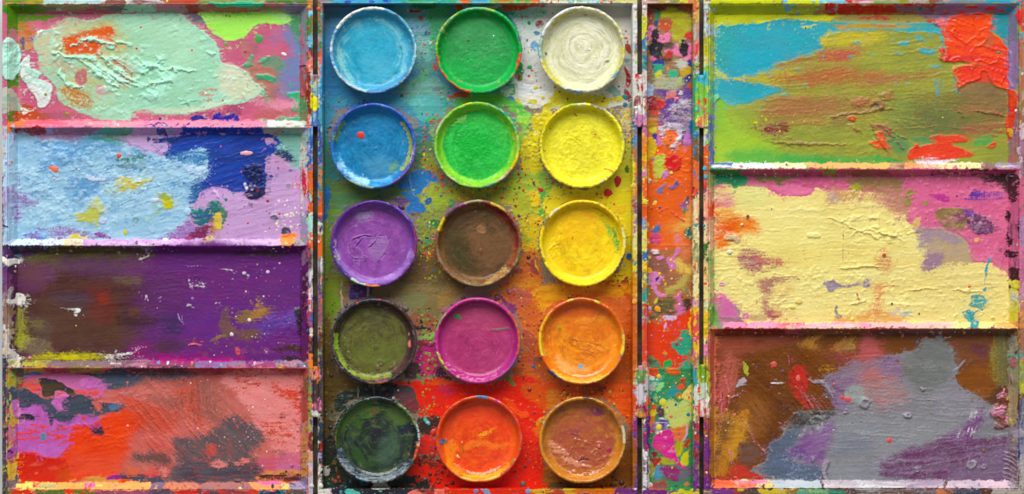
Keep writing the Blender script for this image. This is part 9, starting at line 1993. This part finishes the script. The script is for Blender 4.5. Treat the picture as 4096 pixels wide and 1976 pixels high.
drops(T4, [(1532, 58, 16, '#a84c54', .5), (1440, 100, 28, '#7c3a5c', .45), (1180, 100, 22, '#5c4a38', .45), (915, 334, 15, '#343450', .5), (856, 346, 8, '#4c4450', .4), (928, 412, 15, '#7ab040', .25), (918, 526, 8, '#86b040', .25), (855, 548, 7, '#8aae44', .25), (913, 580, 10, '#7cb040', .25), (844, 614, 10, '#84b044', .25), (907, 643, 10, '#7cae40', .25), (880, 692, 6, '#9ab050', .25), (834, 476, 8, '#6aa03c', .25), (905, 715, 6, '#a8a040'), (1718, 628, 17, '#33688c', .2), (1624, 100, 8, '#e8b030', .3), (1626, 74, 7, '#5a4a80', .3), (1632, 158, 10, '#8a4050', .4), (740, 185, 26, '#5c5448', .5), (166, 696, 18, '#4a3a28', .45), (170, 575, 14, '#4c3c34', .45), (120, 378, 10, '#4a4030', .45), (1686, 310, 9, '#b8503c', .4), (1725, 308, 12, '#c05a3c', .4), (1755, 345, 9, '#5a4030', .4), (1560, 728, 6, '#c83a28', .4), (2440, 478, 9, '#3a3a48', .3), (1376, 758, 8, '#4c8a40', .3), (1408, 790, 8, '#4a9048', .3), (700, 268, 15, '#1f9a4c', .12), (980, 630, 7, '#7c3058'), (1090, 152, 14, '#7a3a60', .45), (1022, 210, 14, '#8a3c50', .4), (276, 165, 14, '#4a4440', .4), (664, 782, 18, '#3c2c2c', .45), (760, 750, 12, '#4a3c38', .5), (1535, 610, 8, '#a84a34'), (1600, 560, 8, '#a04a34', .4), (1970, 200, 8, '#7a6aa0', .3), (2380, 100, 10, '#8a7a2c', .4), (1990, 95, 8, '#4a3a20'), (1690, 800, 10, '#a83028', .4)])
drops(T5, [(1688, 36, 17, '#8c2420', .5), (2240, 36, 18, '#6c4c34', .5), (1636, 764, 28, '#7a5444', .5), (1096, 754, 18, '#4a2c24', .55), (924, 686, 16, '#4a2824', .5), (980, 718, 12, '#5a3028', .5), (985, 752, 14, '#6a3428', .5), (1655, 630, 14, '#7a3030', .35), (940, 540, 28, '#a83c2c', .45), (868, 58, 9, '#a8a030', .3), (902, 186, 10, '#9a9434', .3), (872, 192, 7, '#9a9434', .3), (984, 250, 7, '#8a9a3c', .3), (906, 290, 13, '#88c8cc', .25), (308, 746, 8, '#2a8098', .3), (2305, 52, 16, '#dca018', .3), (140, 138, 8, '#7a3a24', .4), (156, 328, 18, '#2a3430', .45), (160, 388, 10, '#2c302c', .5), (156, 428, 10, '#2c302c', .5), (250, 92, 17, '#38463c', .5), (252, 108, 10, '#3a4a40', .5), (240, 75, 10, '#34443a', .5), (360, 125, 9, '#78b8c0', .3), (204, 294, 8, '#60b0b8', .3), (130, 664, 26, '#cfcabc', .16), (82, 770, 17, '#d8d4c8', .3), (2332, 770, 20, '#4a3424', .5), (2396, 752, 22, '#4c3626', .5), (2326, 705, 16, '#4a3c28', .4), (2250, 66, 14, '#8a4828', .5), (1428, 772, 14, '#c0342c', .4), (1735, 772, 9, '#c03030', .4), (1730, 290, 12, '#a85a24', .5), (1696, 325, 9, '#c8502c', .4), (2340, 150, 16, '#c88428', .5), (662, 20, 14, '#3c2c2c', .45), (640, 100, 12, '#d8d4d0', .4), (678, 42, 8, '#dcd8d4', .4), (2430, 95, 8, '#a84a20', .4), (2436, 245, 10, '#8a4420', .4), (2160, 778, 12, '#c89020', .3), (1800, 212, 14, '#b87c28', .5), (944, 366, 26, '#cc3626', .3), (862, 740, 9, '#4a2a24', .5), (850, 575, 18, '#7a2c24', .4), (1140, 150, 10, '#a83228', .3), (1590, 708, 18, '#a83c54', .15), (1685, 582, 16, '#b83c40', .15), (140, 770, 26, '#344238', .4)])
drops(S1, [(558, 12, 12, '#d8d42c'), (404, 242, 12, '#b8b030', .3), (638, 772, 10, '#c8c83c'), (612, 800, 8, '#c8c840'), (715, 640, 24, '#a8a45c', .2), (766, 920, 14, '#e03c2c', .3), (760, 985, 14, '#dc3a2c', .3, .6), (738, 1036, 26, '#e03a28', .3), (155, 1110, 28, '#ecece8', .2), (810, 80, 20, '#c8d0c8', .4), (775, 1175, 16, '#e07868', .3, .7), (232, 1150, 10, '#2a5a90'), (515, 980, 15, '#e47a90', .35), (500, 1110, 9, '#d87878', .4)])
drops(S2, [(197, 810, 26, '#e0cc40', .15), (300, 822, 23, '#e6c840', .15), (84, 652, 26, '#e0b838', .15, 1.2), (797, 480, 21, '#32a0b8', .15), (803, 562, 20, '#34a4b4', .15), (700, 148, 25, '#1f7ab0', .2), (810, 370, 14, '#d8b840', .2, 1.3), (460, 528, 16, '#e4c830', .25), (196, 45, 14, '#d0cc34', .3), (615, 822, 11, '#dcc860', .3), (348, 870, 14, '#5a4a80', .2), (790, 1085, 9, '#2a8a90', .3), (250, 598, 12, '#ece8dc', .5), (705, 1045, 22, '#3a9c98', .2), (158, 590, 6, '#e0a850'), (178, 658, 6, '#e0c050'), (210, 690, 6, '#e0c050'), (603, 1145, 9, '#d8cc80'), (810, 1140, 8, '#2a8480')])
drops(S3, [(458, 152, 16, '#ecb824', .3), (458, 255, 14, '#ecbc28', .3), (340, 285, 17, '#e4c82c', .3), (268, 432, 11, '#ecb428', .3), (385, 350, 12, '#e8a028', .3), (398, 748, 14, '#f0a828', .3), (388, 855, 10, '#e0b038', .3), (332, 782, 8, '#e8a838', .3), (346, 862, 12, '#e02c28', .4), (558, 936, 18, '#e85c60', .25), (515, 984, 20, '#a8304c', .2), (582, 1138, 13, '#2a5cb4', .25), (397, 1112, 9, '#3a5ab0', .3), (700, 950, 10, '#4a70b0', .3), (262, 898, 7, '#e8b030', .3), (320, 632, 27, '#f0a028', .12), (245, 630, 19, '#dcaccc', .2), (240, 685, 26, '#e05a34', .25), (800, 385, 18, '#e05040', .25), (845, 632, 12, '#d8d030', .3), (95, 560, 26, '#f0a430', .12), (200, 240, 18, '#f0a81c', .25), (330, 192, 7, '#e8b83c'), (540, 590, 11, '#e8cca0', .3), (25, 1018, 9, '#303048'), (452, 660, 13, '#d86448', .3), (848, 145, 8, '#244a30')])
drops(S4, [(335, 72, 22, '#d4cc30', .2), (575, 70, 10, '#e0d070', .3), (566, 105, 14, '#d8322c', .3), (448, 180, 9, '#d8d040', .3), (458, 472, 18, '#e86460', .25), (630, 454, 23, '#1f7a94', .15), (266, 306, 15, '#303840', .3), (378, 330, 32, '#d4d034', .12), (280, 346, 11, '#e4d43c', .3), (338, 580, 26, '#e8dc1c', .14), (184, 180, 16, '#48b0cc', .3, .8), (96, 140, 19, '#d4c840', .15), (510, 1160, 12, '#20487c', .3), (548, 465, 5, '#e0605c'), (302, 466, 9, '#d84a34', .3), (812, 1030, 12, '#e4d890', .3), (806, 664, 8, '#d8d090', .3), (344, 280, 8, '#d8d050', .3), (205, 600, 12, '#3a7a98', .2), (105, 755, 24, '#a84450', .12), (215, 772, 17, '#a03440', .15), (390, 768, 10, '#b88ab0', .3), (730, 1162, 0.1, '#6c3078', .5), (703, 962, 11, '#7a3488', .4), (212, 845, 22, '#e4e0dc', .3, .7), (250, 1150, 26, '#dcd8d4', .2), (205, 1120, 20, '#d8d8d8', .2), (230, 940, 12, '#e4e0dc', .3, .6)])
rnd = random.Random(3)
for n_, (dx_, dy_, dr_, col_, hf_, el_) in enumerate(DROPS):
    if dr_ < 1:
        continue
    inpan = None
    for (ppx, ppy, pr, *_r), po in zip(PANS, PAN_OBJ):
        if math.hypot(dx_ - ppx, dy_ - ppy) < pr * .80:
            inpan = po, ppx, ppy
    if inpan:
        z = ZR - .0035 + float(sample(PAN.h, np.array([dx_]), np.array([dy_]))[0]) * K
        o = blob('paint_drop', None, dx_, dy_, z, dr_, col_, hf_, rnd.choice([1, 2, 3]), el_)
        o.parent = inpan[0]; o.location = tuple(a - b for a, b in zip(o.location, inpan[0].location))
        continue
    for a, b, part, H in SURF:
        if a <= dx_ <= b:
            z = float(H(np.array([dx_], np.float32), np.array([dy_], np.float32))[0]) + float(sample(BOX.h, np.array([dx_]), np.array([dy_]))[0]) * K
            blob('paint_drop' if hf_ < .4 else 'paint_lump', part, dx_, dy_, z, dr_, col_, hf_, rnd.choice([1, 2, 3] if dr_ < 9 else [1, 2, 3, 4, 5]), el_, rnd.uniform(-.4, .4) if el_ != 1 else rnd.uniform(0, 6))
            break
# the red drop that sits in the mid blue pan
o = blob('paint_drop', None, 1240 + 390 * TS, 380 + 308 * TS, ZR - .0035, 29 * TS, '#dc3226', .16, 1)
o.parent = PAN_OBJ[3]; o.location = tuple(a - b for a, b in zip(o.location, PAN_OBJ[3].location))
